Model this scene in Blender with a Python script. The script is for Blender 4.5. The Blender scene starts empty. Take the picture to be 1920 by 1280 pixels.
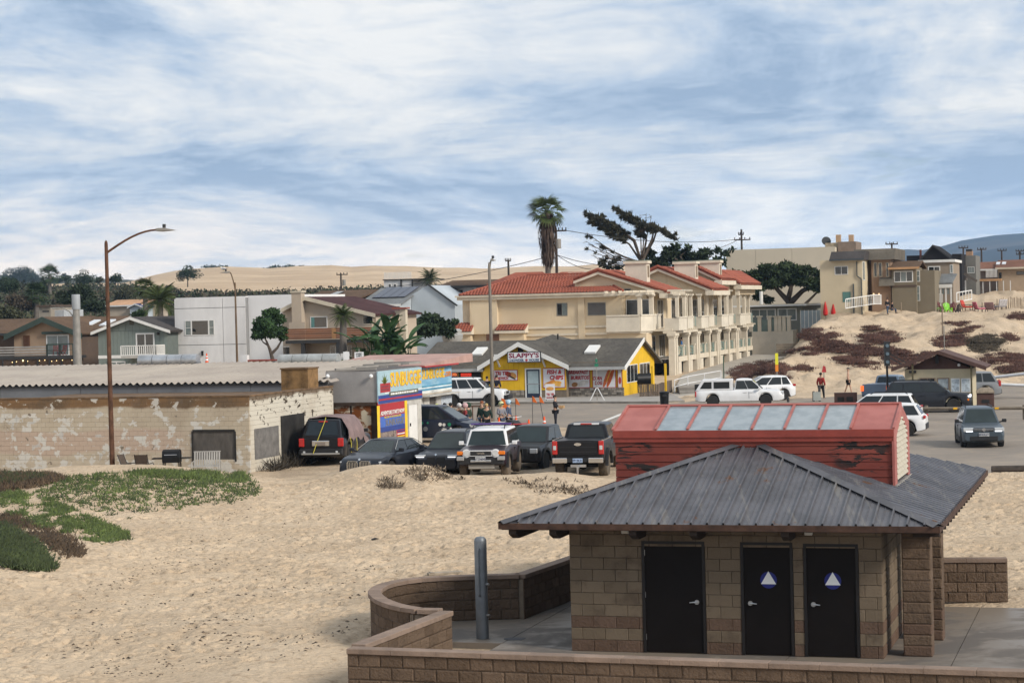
import bpy,bmesh,math,random
import numpy as np
from mathutils import Vector,Matrix
R=math.radians
rng=np.random.default_rng(7);random.seed(7)
scene=bpy.context.scene
COL=scene.collection
# ------------------------------------------------------------------ camera
FPX,ROLL,HORIZON,CAMH=3800.0,0.025,578.0,6.6
_p=math.atan((640-HORIZON)/FPX)
_F=Vector((0,math.cos(_p),-math.sin(_p)));_R0=Vector((1,0,0));_U0=Vector((0,math.sin(_p),math.cos(_p)))
_R=_R0*math.cos(ROLL)-_U0*math.sin(ROLL);_U=_R0*math.sin(ROLL)+_U0*math.cos(ROLL)
cam_d=bpy.data.cameras.new('camera');cam=bpy.data.objects.new('camera',cam_d);COL.objects.link(cam)
cam_d.sensor_width=36;cam_d.lens=36*FPX/1920;cam_d.clip_end=20000;cam_d.clip_start=.5
cm=Matrix((_R,_U,-_F)).transposed().to_4x4();cm.translation=(0,0,CAMH);cam.matrix_world=cm
scene.camera=cam
# ------------------------------------------------------------------ world: Nishita sky with a procedural cloud deck
SUN_EL,SUN_AZ=31.0,128.0
wd=bpy.data.worlds.new('World');scene.world=wd;wd.use_nodes=True
nt=wd.node_tree;nt.nodes.clear();N=nt.nodes;L=nt.links
def wn(t,**k):
 n=N.new(t)
 for a,b in k.items():setattr(n,a,b)
 return n
def wmath(op,a,b=None,c=None,clamp=False):
 n=wn('ShaderNodeMath',operation=op);n.use_clamp=clamp
 for i,q in enumerate((a,b,c)):
  if q is None:continue
  if isinstance(q,(int,float)):n.inputs[i].default_value=q
  else:L.new(q,n.inputs[i])
 return n.outputs[0]
out=wn('ShaderNodeOutputWorld');bg=wn('ShaderNodeBackground');bg2=wn('ShaderNodeBackground');mixs=wn('ShaderNodeMixShader')
sky=wn('ShaderNodeTexSky');sky.sky_type='NISHITA';sky.sun_disc=False
sky.sun_elevation=R(SUN_EL);sky.sun_rotation=R(SUN_AZ);sky.air_density=1.0;sky.dust_density=0.4;sky.ozone_density=2.5
L.new(sky.outputs[0],bg.inputs[0]);bg.inputs[1].default_value=0.07
tc=wn('ShaderNodeTexCoord');sep=wn('ShaderNodeSeparateXYZ');L.new(tc.outputs['Generated'],sep.inputs[0])
zz=wmath('MAXIMUM',sep.outputs[2],0.0)
den=wmath('ADD',zz,0.12)
cu=wmath('DIVIDE',sep.outputs[0],den);cv=wmath('DIVIDE',sep.outputs[1],den)
comb=wn('ShaderNodeCombineXYZ');L.new(cu,comb.inputs[0]);L.new(cv,comb.inputs[1])
def wnoise(scale,detail,rough,dist,sx,sy,off):
 mp=wn('ShaderNodeMapping');mp.inputs['Scale'].default_value=(sx,sy,1);mp.inputs['Location'].default_value=(off,off*.7,0)
 mp.inputs['Rotation'].default_value=(0,0,R(-4))
 L.new(comb.outputs[0],mp.inputs[0]);n=wn('ShaderNodeTexNoise');L.new(mp.outputs[0],n.inputs['Vector'])
 n.inputs['Scale'].default_value=scale;n.inputs['Detail'].default_value=detail;n.inputs['Roughness'].default_value=rough;n.inputs['Distortion'].default_value=dist
 return n.outputs['Fac']
def wramp(fac,stops):
 r=wn('ShaderNodeValToRGB');L.new(fac,r.inputs[0]);e=r.color_ramp.elements
 e[0].position,e[0].color=stops[0];e[1].position,e[1].color=stops[1]
 for p_,c_ in stops[2:]:
  q=e.new(p_);q.color=c_
 return r.outputs[0]
big=wnoise(1.0,6,.6,.5,1.0,.95,3.1)
fine=wnoise(3.6,9,.62,.5,1.0,.85,9.4)
cover=wmath('ADD',wmath('MULTIPLY',big,.68),wmath('MULTIPLY',fine,.32))
mask=wmath('MULTIPLY',wmath('SUBTRACT',cover,.28),8.0,clamp=True)
lum=wmath('ADD',wmath('MULTIPLY',wnoise(1.0,10,.62,.5,1.15,.82,27.3),.77),wmath('MULTIPLY',wnoise(4.6,9,.66,.6,1.05,.95,4.2),.23))
g=lambda r,gg,b:(r,gg,b,1)
ccol=wramp(lum,[(.39,g(.36,.48,.655)),(.455,g(.53,.645,.80)),(.515,g(.76,.815,.88)),(.59,g(1.0,.995,.975))])
warm=wramp(wmath('MULTIPLY',wmath('SUBTRACT',1.0,wmath('MULTIPLY',zz,14.0)),1.0,clamp=True),[(0.0,g(1,1,1)),(1.0,g(1.36,1.09,.84))])
west=wmath('MULTIPLY',wmath('SUBTRACT',.16,sep.outputs[0]),3.2,clamp=True)
wm=wn('ShaderNodeMix',data_type='RGBA',blend_type='MULTIPLY');L.new(west,wm.inputs['Factor']);L.new(ccol,wm.inputs['A']);L.new(warm,wm.inputs['B'])
L.new(wm.outputs['Result'],bg2.inputs[0]);L.new(wmath('ADD',.78,wmath('MULTIPLY',wmath('SUBTRACT',1.0,wmath('MULTIPLY',zz,13.0),clamp=True),.42)),bg2.inputs[1])
L.new(wmath('MULTIPLY',wmath('MAXIMUM',mask,wmath('SUBTRACT',1.0,wmath('MULTIPLY',zz,14.0)),clamp=True),.95),mixs.inputs[0]);L.new(bg.outputs[0],mixs.inputs[1]);L.new(bg2.outputs[0],mixs.inputs[2]);L.new(mixs.outputs[0],out.inputs[0])
# ------------------------------------------------------------------ sun (high thin overcast, soft edged)
sd=bpy.data.lights.new('sun','SUN');sd.energy=2.9;sd.angle=R(13);sd.color=(1,.93,.83)
sun=bpy.data.objects.new('sun',sd);COL.objects.link(sun)
_sd=Vector((math.sin(R(SUN_AZ))*math.cos(R(SUN_EL)),math.cos(R(SUN_AZ))*math.cos(R(SUN_EL)),math.sin(R(SUN_EL))))
sun.rotation_euler=_sd.to_track_quat('Z','Y').to_euler();sun.location=(60,-40,80)
vs=scene.view_settings
vs.view_transform='Standard';vs.look='None';vs.gamma=1;vs.use_curve_mapping=False;vs.exposure=0.38
scene.render.engine='CYCLES';cy=scene.cycles
cy.use_denoising=True;cy.max_bounces=6;cy.diffuse_bounces=3;cy.glossy_bounces=3;cy.transmission_bounces=4;cy.transparent_max_bounces=8
cy.volume_bounces=0;cy.caustics_reflective=False;cy.caustics_refractive=False
# ------------------------------------------------------------------ surveying helpers: sight lines meet real planes
PHI=R(17.2)
CU,SU=math.cos(PHI),math.sin(PHI)
def ray(px,py):
 return _F+_R*((px-960)/FPX)-_U*((py-640)/FPX)
def G(px,py,z=0.0):
 d=ray(px,py);t=(z-CAMH)/d.z;return Vector((d.x*t,d.y*t,z))
def D(px,py,Y):
 d=ray(px,py);t=Y/d.y;return Vector((d.x*t,Y,CAMH+d.z*t))
class Lot:
 """Local frame of one thing: x along its front, y away from the camera, z up."""
 def __init__(s,px,Y,zg=0.0,rz=-PHI,py=700):
  p=D(px,py,Y);s.o=Vector((p.x,p.y,zg));s.rz=rz
  s.m=Matrix.Rotation(-rz,3,'Z')
 def _l(s,px,py):
  return s.m@(Vector((0,0,CAMH))-s.o),s.m@ray(px,py)
 def fx(s,px,py,y=0.0):
  o,d=s._l(px,py);t=(y-o.y)/d.y;p=o+d*t;return p.x,p.z
 def fy(s,px,py,x=0.0):
  o,d=s._l(px,py);t=(x-o.x)/d.x;p=o+d*t;return p.y,p.z
 def fz(s,px,py,z=0.0):
  o,d=s._l(px,py);t=(z-o.z)/d.z;p=o+d*t;return p.x,p.y
 def rect(s,x0,y0,x1,y1,y=0.0):
  ym,xm=(y0+y1)/2,(x0+x1)/2
  return s.fx(x0,ym,y)[0],s.fx(x1,ym,y)[0],s.fx(xm,y1,y)[1],s.fx(xm,y0,y)[1]
 def recty(s,x0,y0,x1,y1,x=0.0):
  ym,xm=(y0+y1)/2,(x0+x1)/2
  return s.fy(x0,ym,x)[0],s.fy(x1,ym,x)[0],s.fy(xm,y1,x)[1],s.fy(xm,y0,x)[1]
# ------------------------------------------------------------------ materials
MATS={}
def mat(name,col=(.5,.5,.5),rough=.8,metal=0.0,var=.12,scale=1.5,bump=0.0,bscale=25.0,rnd=0.0,spec=.35,coat=0.0,emit=0.0,isl=0.0,stretch=(1,1,1),detail=5):
 if name in MATS:return MATS[name]
 m=bpy.data.materials.new(name);m.use_nodes=True;MATS[name]=m
 t=m.node_tree;n=t.nodes;l=t.links;b=n['Principled BSDF']
 b.inputs['Roughness'].default_value=rough;b.inputs['Metallic'].default_value=metal
 b.inputs['Specular IOR Level'].default_value=spec;b.inputs['Coat Weight'].default_value=coat;b.inputs['Coat Roughness'].default_value=.06
 b.inputs['Base Color'].default_value=(*col,1)
 if emit:
  b.inputs['Emission Color'].default_value=(*col,1);b.inputs['Emission Strength'].default_value=emit
 geo=n.new('ShaderNodeNewGeometry');fac=None
 mp=n.new('ShaderNodeMapping');mp.inputs['Scale'].default_value=stretch;l.new(geo.outputs['Position'],mp.inputs[0])
 def mth(op,a,bb):
  q=n.new('ShaderNodeMath');q.operation=op
  for i,x in enumerate((a,bb)):
   if isinstance(x,(int,float)):q.inputs[i].default_value=x
   else:l.new(x,q.inputs[i])
  return q.outputs[0]
 def mr(x,lo,hi,a=.3,c=.7):
  q=n.new('ShaderNodeMapRange');l.new(x,q.inputs[0]);q.inputs[1].default_value=a;q.inputs[2].default_value=c;q.inputs[3].default_value=lo;q.inputs[4].default_value=hi;return q.outputs[0]
 if var:
  nz=n.new('ShaderNodeTexNoise');nz.inputs['Scale'].default_value=scale;nz.inputs['Detail'].default_value=detail;nz.inputs['Roughness'].default_value=.65
  l.new(mp.outputs[0],nz.inputs['Vector']);fac=mr(nz.outputs['Fac'],1-var,1+var)
 if rnd:
  oi=n.new('ShaderNodeObjectInfo');r_=mr(oi.outputs['Random'],1-rnd,1+rnd,0,1);fac=r_ if fac is None else mth('MULTIPLY',fac,r_)
 if isl:
  r_=mr(geo.outputs['Random Per Island'],1-isl,1+isl,0,1);fac=r_ if fac is None else mth('MULTIPLY',fac,r_)
 if fac is not None:
  sc=n.new('ShaderNodeVectorMath');sc.operation='SCALE';sc.inputs[0].default_value=col;l.new(fac,sc.inputs['Scale']);l.new(sc.outputs[0],b.inputs['Base Color'])
 if bump:
  nb=n.new('ShaderNodeTexNoise');nb.inputs['Scale'].default_value=bscale;nb.inputs['Detail'].default_value=4;l.new(mp.outputs[0],nb.inputs['Vector'])
  bp=n.new('ShaderNodeBump');bp.inputs['Strength'].default_value=bump;bp.inputs['Distance'].default_value=.03;l.new(nb.outputs['Fac'],bp.inputs['Height']);l.new(bp.outputs[0],b.inputs['Normal'])
 return m
class NT:
 """Small node-graph writer for the richer materials."""
 def __init__(s,name):
  s.m=bpy.data.materials.new(name);s.m.use_nodes=True;MATS[name]=s.m
  s.n=s.m.node_tree.nodes;s.l=s.m.node_tree.links;s.b=s.n['Principled BSDF'];s.geo=s.n.new('ShaderNodeNewGeometry')
  s.pos=s.geo.outputs['Position'];sp=s.n.new('ShaderNodeSeparateXYZ');s.l.new(s.pos,sp.inputs[0]);s.x,s.y,s.z=sp.outputs
 def put(s,sock,v):
  if isinstance(v,(int,float)):sock.default_value=v
  elif isinstance(v,tuple):sock.default_value=(*v,1) if len(sock.default_value)==4 else v
  else:s.l.new(v,sock)
 def math(s,op,a,b=0.0,clamp=False):
  q=s.n.new('ShaderNodeMath');q.operation=op;q.use_clamp=clamp;s.put(q.inputs[0],a);s.put(q.inputs[1],b);return q.outputs[0]
 def noise(s,scale,detail=5,rough=.6,dist=0.0,st=(1,1,1),rot=0.0):
  mp=s.n.new('ShaderNodeMapping');mp.inputs['Scale'].default_value=st;mp.inputs['Rotation'].default_value=(0,0,rot);s.l.new(s.pos,mp.inputs[0])
  q=s.n.new('ShaderNodeTexNoise');q.inputs['Scale'].default_value=scale;q.inputs['Detail'].default_value=detail;q.inputs['Roughness'].default_value=rough;q.inputs['Distortion'].default_value=dist
  s.l.new(mp.outputs[0],q.inputs['Vector']);return q.outputs['Fac']
 def vor(s,scale,st=(1,1,1),feature='F1',rnd=1.0):
  mp=s.n.new('ShaderNodeMapping');mp.inputs['Scale'].default_value=st;s.l.new(s.pos,mp.inputs[0])
  q=s.n.new('ShaderNodeTexVoronoi');q.inputs['Scale'].default_value=scale;q.feature=feature;q.inputs['Randomness'].default_value=rnd;s.l.new(mp.outputs[0],q.inputs['Vector']);return q
 def step(s,v,a,b):
  q=s.n.new('ShaderNodeMapRange');q.interpolation_type='SMOOTHSTEP';s.put(q.inputs[0],v);q.inputs[1].default_value=a;q.inputs[2].default_value=b;return q.outputs[0]
 def mix(s,f,a,b,mode='MIX'):
  q=s.n.new('ShaderNodeMix');q.data_type='RGBA';q.blend_type=mode;s.put(q.inputs['Factor'],f);s.put(q.inputs['A'],a);s.put(q.inputs['B'],b);return q.outputs['Result']
 def scale(s,c,f):
  q=s.n.new('ShaderNodeVectorMath');q.operation='SCALE';s.put(q.inputs[0],c);s.put(q.inputs['Scale'],f);return q.outputs[0]
 def rand(s):return s.n.new('ShaderNodeObjectInfo').outputs['Random']
 def bump(s,h,strength=.5,dist=.03):
  q=s.n.new('ShaderNodeBump');q.inputs['Strength'].default_value=strength;q.inputs['Distance'].default_value=dist;s.l.new(h,q.inputs['Height']);s.l.new(q.outputs[0],s.b.inputs['Normal'])
 def done(s,col,rough=.85,spec=.3,metal=0.0):
  s.put(s.b.inputs['Base Color'],col);s.put(s.b.inputs['Roughness'],rough);s.put(s.b.inputs['Metallic'],metal);s.put(s.b.inputs['Specular IOR Level'],spec);return s.m
# ------------------------------------------------------------------ mesh writer
class MB:
 def __init__(s):s.v=[];s.f=[];s.mi=[];s.k=0
 def add(s,vs_,fs,k=None):
  o=len(s.v);s.v.extend(tuple(q) for q in vs_)
  for f in fs:s.f.append(tuple(i+o for i in f));s.mi.append(s.k if k is None else k)
  return s
 def box(s,x0,x1,y0,y1,z0,z1,k=None):
  if x0>x1:x0,x1=x1,x0
  if y0>y1:y0,y1=y1,y0
  if z0>z1:z0,z1=z1,z0
  return s.add([(x0,y0,z0),(x1,y0,z0),(x1,y1,z0),(x0,y1,z0),(x0,y0,z1),(x1,y0,z1),(x1,y1,z1),(x0,y1,z1)],
                     [(0,3,2,1),(4,5,6,7),(0,1,5,4),(1,2,6,5),(2,3,7,6),(3,0,4,7)],k)
 def bar(s,a,b,w,h=None,k=None,up=(0,0,1)):
  """A straight board from a to b, w wide across, h thick along `up`."""
  a,b=Vector(a),Vector(b);h=w if h is None else h;d=(b-a).normalized();u=Vector(up)
  if abs(d.dot(u))>.99:u=Vector((0,1,0)) if abs(d.y)<.9 else Vector((1,0,0))
  c=d.cross(u).normalized()*(w/2);t=c.cross(d).normalized()*(h/2)
  return s.add([a-c-t,a+c-t,a+c+t,a-c+t,b-c-t,b+c-t,b+c+t,b-c+t],
                     [(0,3,2,1),(4,5,6,7),(0,1,5,4),(1,2,6,5),(2,3,7,6),(3,0,4,7)],k)
 def prism(s,pts,a,b,axis='y',k=None):
  """2-D outline swept along an axis: axis y -> pts are (x,z); x -> (y,z); z -> (x,y)."""
  def P(p,t):return{'y':(p[0],t,p[1]),'x':(t,p[0],p[1]),'z':(p[0],p[1],t)}[axis]
  n=len(pts);v=[P(p,a) for p in pts]+[P(p,b) for p in pts]
  return s.add(v,[tuple(range(n))[::-1],tuple(range(n,2*n))]+[(i,(i+1)%n,n+(i+1)%n,n+i) for i in range(n)],k)
 def tube(s,path,rad,n=8,k=None,cap=True):
  path=[Vector(p) for p in path];rad=rad if isinstance(rad,(list,tuple)) else[rad]*len(path);o=[];pv=None
  for i,p in enumerate(path):
   d=(path[min(i+1,len(path)-1)]-path[max(i-1,0)]).normalized()
   if pv is None:
    pv=d.cross(Vector((0,0,1)) if abs(d.z)<.9 else Vector((1,0,0))).normalized()
   pv=(pv-d*pv.dot(d)).normalized();w=d.cross(pv)
   o+=[p+(pv*math.cos(2*math.pi*j/n)+w*math.sin(2*math.pi*j/n))*rad[i] for j in range(n)]
  m=len(path);f=[(i*n+j,i*n+(j+1)%n,(i+1)*n+(j+1)%n,(i+1)*n+j) for i in range(m-1) for j in range(n)]
  if cap:f+=[tuple(range(n))[::-1],tuple(range((m-1)*n,m*n))]
  return s.add(o,f,k)
 def cyl(s,a,b,r0,r1=None,n=10,k=None):return s.tube([a,b],[r0,r0 if r1 is None else r1],n,k)
 def lathe(s,prof,c=(0,0,0),n=12,k=None):
  v=[(c[0]+r*math.cos(2*math.pi*j/n),c[1]+r*math.sin(2*math.pi*j/n),c[2]+z) for r,z in prof for j in range(n)]
  m=len(prof);return s.add(v,[(i*n+j,i*n+(j+1)%n,(i+1)*n+(j+1)%n,(i+1)*n+j) for i in range(m-1) for j in range(n)]+[tuple(range(n))[::-1],tuple(range((m-1)*n,m*n))],k)
 def ball(s,c,r,n=8,k=None):
  r=r if isinstance(r,(tuple,list)) else(r,r,r);m=max(4,n//2+1)
  v=[(c[0]+r[0]*math.sin(math.pi*i/m)*math.cos(2*math.pi*j/n),c[1]+r[1]*math.sin(math.pi*i/m)*math.sin(2*math.pi*j/n),c[2]+r[2]*math.cos(math.pi*i/m)) for i in range(m+1) for j in range(n)]
  return s.add(v,[(i*n+j,(i+1)*n+j,(i+1)*n+(j+1)%n,i*n+(j+1)%n) for i in range(m) for j in range(n)],k)
 def poly(s,pts,k=None):return s.add(pts,[tuple(range(len(pts)))],k)
 def slab(s,pts,t,k=None):
  """A flat polygon given thickness t along its normal (downwards from the face)."""
  p=[Vector(q) for q in pts];nn=(p[1]-p[0]).cross(p[-1]-p[0]).normalized()*t;n=len(p)
  return s.add(p+[q-nn for q in p],[tuple(range(n)),tuple(range(n,2*n))[::-1]]+[(i,n+i,n+(i+1)%n,(i+1)%n) for i in range(n)],k)
 def mesh(s,name,mats,smooth=False,fix=True):
  me=bpy.data.meshes.new(name);me.from_pydata(s.v,[],s.f)
  for m in(mats if isinstance(mats,(list,tuple)) else[mats]):me.materials.append(m)
  me.polygons.foreach_set('material_index',s.mi)
  if fix:
   bm=bmesh.new();bm.from_mesh(me);bmesh.ops.remove_doubles(bm,verts=bm.verts,dist=1e-5);bmesh.ops.recalc_face_normals(bm,faces=bm.faces);bm.to_mesh(me);bm.free()
  if smooth:
   me.polygons.foreach_set('use_smooth',[True]*len(me.polygons));me.set_sharp_from_angle(angle=R(smooth if smooth>1 else 40))
  me.update();return me
 def build(s,name,mats,parent=None,smooth=False,bev=0.0,fix=True):
  me=s.mesh(name,mats,smooth,fix)
  if bev:bevel(me,bev,smooth)
  return link(name,me,parent)
def bevel(me,w,smooth=False):
 bm=bmesh.new();bm.from_mesh(me)
 es=[e for e in bm.edges if len(e.link_faces)==2 and e.calc_face_angle(0)>.5]
 bmesh.ops.bevel(bm,geom=es,offset=w,segments=2 if smooth else 1,affect='EDGES',profile=.5,clamp_overlap=True)
 bm.to_mesh(me);bm.free()
 if smooth:
  me.polygons.foreach_set('use_smooth',[True]*len(me.polygons));me.set_sharp_from_angle(angle=R(35))
def link(name,me,parent=None):
 o=bpy.data.objects.new(name,me);COL.objects.link(o)
 if parent is not None:o.parent=parent
 return o
def thing(name,label,cat,loc=(0,0,0),rz=0.0,group=None,kind=None):
 o=bpy.data.objects.new(name,None);COL.objects.link(o);o.location=loc;o.rotation_euler=(0,0,rz);o.empty_display_size=.3
 return tag(o,label,cat,group,kind)
def tag(o,label=None,cat=None,group=None,kind=None):
 for k,v in(('label',label),('category',cat),('group',group),('kind',kind)):
  if v:o[k]=v
 return o
def lthing(name,label,cat,lot,group=None):return thing(name,label,cat,lot.o,lot.rz,group)
def struct(o):o['kind']='structure';return o
def stuff(o):o['kind']='stuff';return o
def copy_tree(o,parent=None):
 c=o.copy();COL.objects.link(c)
 if parent is not None:c.parent=parent
 for ch in o.children:copy_tree(ch,c)
 return c
def np_mesh(name,verts,faces,mats,smooth=False):
 verts=np.asarray(verts,dtype=np.float32);faces=np.asarray(faces,dtype=np.int32);me=bpy.data.meshes.new(name);k=faces.shape[1]
 me.vertices.add(len(verts));me.vertices.foreach_set('co',verts.ravel());me.loops.add(faces.size);me.loops.foreach_set('vertex_index',faces.ravel())
 me.polygons.add(len(faces));me.polygons.foreach_set('loop_start',np.arange(0,faces.size,k,dtype=np.int32))
 for m in(mats if isinstance(mats,(list,tuple)) else[mats]):me.materials.append(m)
 if smooth:me.polygons.foreach_set('use_smooth',np.ones(len(faces),dtype=bool))
 me.update(calc_edges=True);return me
def leaves(pts,size,elong=1.6,droop=0.0,r=rng,dirs=None,jit=1.0):
 """Quad leaves at pts -> (verts, faces)."""
 pts=np.asarray(pts,float);n=len(pts);a=r.normal(size=(n,3))
 if dirs is not None:a=dirs+a*.35*jit
 a[:,2]-=droop;a/=np.linalg.norm(a,axis=1)[:,None]+1e-9
 b=np.cross(a,r.normal(size=(n,3)));b/=np.linalg.norm(b,axis=1)[:,None]+1e-9
 s_=size*r.uniform(.6,1.35,n)[:,None];A=a*s_*elong;B=b*s_
 v=np.stack([pts-A*.1,pts+A*.45-B*.5,pts+A,pts+A*.45+B*.5],1).reshape(-1,3)
 return v,np.arange(4*n).reshape(n,4)
def cloud(c,rad,n,r=rng,shell=.45):
 """Points in a lumpy ellipsoid, denser towards the skin."""
 d=r.normal(size=(n,3));d/=np.linalg.norm(d,axis=1)[:,None];q=r.uniform(shell,1,n)[:,None]**.6
 return np.asarray(c)+d*q*np.asarray(rad)
FONT=None
def text(body,size,loc,parent,m,rz=0.0,name='lettering',align='CENTER',bold=.0,shear=0.0,sx=1.0,depth=.006,fit=None,tilt=90):
 """Flat raised lettering standing upright, facing local -y before rz; fit = (w,h) scales it to a box."""
 cu_=bpy.data.curves.new('t','FONT');cu_.body=body;cu_.size=size;cu_.align_x=align;cu_.align_y='CENTER';cu_.offset=bold;cu_.shear=shear;cu_.extrude=depth;cu_.resolution_u=2;cu_.space_line=.9
 o=bpy.data.objects.new('t',cu_);COL.objects.link(o);dg=bpy.context.evaluated_depsgraph_get();me=bpy.data.meshes.new_from_object(o.evaluated_get(dg),depsgraph=dg)
 bpy.data.objects.remove(o);bpy.data.curves.remove(cu_)
 me.materials.clear();me.materials.append(m);me.name=name
 if fit and len(me.vertices):
  a=np.empty(len(me.vertices)*3,np.float32);me.vertices.foreach_get('co',a);a=a.reshape(-1,3);lo,hi=a.min(0),a.max(0);c=(lo+hi)/2
  k=(fit[0]/max(hi[0]-lo[0],1e-6),fit[1]/max(hi[1]-lo[1],1e-6),1);a=(a-c*[1,1,0])*k;me.vertices.foreach_set('co',a.astype(np.float32).ravel())
 me.transform(Matrix.Translation(loc)@Matrix.Rotation(rz,4,'Z')@Matrix.Rotation(R(tilt),4,'X')@Matrix.Scale(sx,4,(1,0,0)))
 return link(name,me,parent)
# ================================================================== TERRAIN
def vnoise(x,y,seed=0):
 xi=np.floor(x).astype(np.int64);yi=np.floor(y).astype(np.int64);fx=x-xi;fy=y-yi;fx=fx*fx*(3-2*fx);fy=fy*fy*(3-2*fy)
 def h(a,b):
  k=(a*374761393+b*668265263+seed*974711)&0xffffffff;k=((k^(k>>13))*1274126177)&0xffffffff;return((k^(k>>16))&0xffff)/65535.0
 return(h(xi,yi)*(1-fx)+h(xi+1,yi)*fx)*(1-fy)+(h(xi,yi+1)*(1-fx)+h(xi+1,yi+1)*fx)*fy
def fbm(x,y,seed=0,o=4):
 s_=0;a=1;t=0
 for i in range(o):s_=s_+a*vnoise(x*2**i,y*2**i,seed+i);t+=a;a*=.5
 return s_/t
def sst(a,b,x):
 t=np.clip((x-a)/(b-a),0,1);return t*t*(3-2*t)
NEARX=[-80,-10,1,5.5,8,10.5,13,18.7,60];NEARY=[134,114.5,112.4,108,96,84,77,74.8,62]
FARX=[-80,-8,1.4,10.9,13,17,21,26,37,90];FARY=[162,142,139.5,135,139,136.5,139,143,147,158]
_dm=[]
for px,py,Y,sx,sy,a in((1400,700,168,3.2,4,1.0),(1345,705,160,2.2,3,.6),(1470,695,170,3.0,4,1.0),(1560,690,172,4,4,.9),(1500,640,200,4.5,7,.5),(1560,655,190,4,5,.9),(1640,660,186,4,5,.7),
                             (1640,625,200,3.4,5,.9),(1700,655,184,3.5,4,.9),(1790,640,190,5,5,.9),(1850,620,200,4,5,.8),(1880,680,175,5,4,.8),(1560,615,206,4,5,.5),(1850,555,255,9,9,1.5),(1790,560,262,7,8,.7),(1910,545,270,9,9,1.4),(1890,600,212,6,6,.7),(1740,605,212,8,4,.4)):
 q=D(px,py,Y);_dm.append((q.x,q.y,sx,sy,a))
ORX,ORY=1.0,38.87
def uv(x,y):
 return(x-ORX)*CU-(y-ORY)*SU,(x-ORX)*SU+(y-ORY)*CU
def ground_z(x,y):
 x=np.asarray(x,float);y=np.asarray(y,float)
 sand=(vnoise(x/6,y/6,3)-.5)*.22+(vnoise(x/2.1,y/2.1,5)-.5)*.10
 cr=.62*sst(-8.5,-5,x)*(1-.62*sst(-3.4,-2.2,x))*(1-sst(1.2,4.2,x))+.42*(1-sst(-14,-8.5,x))+.12
 yc=75.5+.4*np.sin(x*.9)-.06*np.clip(x,-10,10)
 berm=np.where(y<yc,np.exp(-((y-yc)/6.0)**2),np.exp(-((y-yc)/1.3)**2)*(x>-9)+np.exp(-((y-yc)/9.0)**2)*(x<=-9))*cr
 sand=sand+berm
 sand+=.42*np.exp(-((x+15.5)/7)**2-((y-75)/6)**2)
 sand+=.36*np.exp(-((x+14.0)/6.2)**2-((y-69.5)/np.where(y>69.5,6.5,3.6))**2)
 sand+=.85*np.exp(-((x+14.6)/3.6)**2-((y-53)/5)**2)+.35*np.exp(-((x+16)/4)**2-((y-63)/4)**2)
 sand-=.18*np.exp(-((x+6)/5)**2-((y-60)/9)**2)
 near=1-sst(70,80,y)
 fp=vnoise(x/.33,y/.40,11);fp2=vnoise(x/.17,y/.21,12)
 calm=.35+.65*sst(.38,.6,vnoise(x/5,y/7,21))
 sand-=near*calm*(.05*sst(.55,.85,fp)+.04*sst(.5,.85,fp2));sand+=near*.02*fp2
 lot=(vnoise(x/4,y/4,9)-.5)*.10+.03*vnoise(x/.8,y/.8,10)
 yn=np.interp(x,NEARX,NEARY);yf=np.interp(x,FARX,FARY)
 k=sst(77,80.5,y)*(x<12)
 h=np.where(x<12,sand*(1-k)+lot*k,sand)
 wig=(fbm(x/5,y/5,31)-.5)*4
 inside=sst(-1.2,1.4,np.minimum(y-yn,yf-y)+wig*.8)
 h=h*(1-inside)-.07*inside+.045*(1-inside)*sst(74,78,y)
 xl=13.4+(y-148)*.236
 dn=sst(144,152,y)*sst(0,4.5,x-xl)
 hh=5.2*sst(149,236,y)+1.9*sst(225,330,y)
 for cx,cy_,sx,sy,a in _dm:hh=hh+.7*a*np.exp(-((x-cx)/sx)**2-((y-cy_)/sy)**2)
 hh=hh+(fbm(x/6,y/8,40)-.5)*1.5+(fbm(x/1.5,y/2.2,44,3)-.5)*.85+.1
 hh=hh*(1-.3*sst(345,420,y))
 town=-.1+1.2*sst(150,185,y)*sst(4,-12,x)*1+.5*sst(170,215,y)
 h2=town*(1-dn)+hh*dn
 far=sst(143,149,y-0.0*x)
 h=h*(1-far)+h2*far
 hill=9.6*sst(230,560,y)*(1-.75*sst(640,1000,y))*sst(60,-40,x-.02*y)
 hill=hill+(fbm(x/60,y/90,50)-.45)*6*sst(260,420,y)+9.5*sst(420,860,y)*sst(-.15,-.195,x/y)
 h=h+hill*(x<.1*y)
 u,v=uv(x,y)
 pad=sst(-3.6,-3.1,u)*sst(-6.2,-5.7,v)*(1-sst(6.4,7.0,v))+sst(-1.0,-.6,u)*(v>=6)*(1-sst(14,14.6,v))*(1-sst(7,8,u))*0
 pad=np.clip(pad,0,1)*(1-sst(20,21,u))
 h=h*(1-pad)+-.12*pad
 left=np.exp(-((u+5.2)/1.2)**2)*(v>-6)*(v<6);h=h+.12*left*(1-pad)
 return h
def gz(x,y):return float(ground_z(np.array([x]),np.array([y]))[0])
ys=np.concatenate([np.array([6,12,18,22,25]),np.linspace(27,82,760),np.linspace(82.4,150,130),np.linspace(150.5,235,210),np.linspace(237,420,70),np.geomspace(426,7000,46)])
ts=np.concatenate([np.linspace(-.9,-.30,10),np.linspace(-.285,.30,560),np.linspace(.32,.9,10)])
TX=ts[None,:]*ys[:,None];TY=np.repeat(ys[:,None],len(ts),1);TZ=ground_z(TX,TY)
_fr=np.random.default_rng(17)
_fx=_fr.uniform(-15,22,9500);_fy=_fr.uniform(30,75,9500);_k=_fr.random(9500)<np.clip(fbm(_fx/5,_fy/8,19)*3.0-.85,.06,1);_u,_v=uv(_fx,_fy);_k&=~((_u>-5.6)&(_u<21)&(_v>-6.4)&(_v<7.5));_fx,_fy=_fx[_k],_fy[_k]
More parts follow.
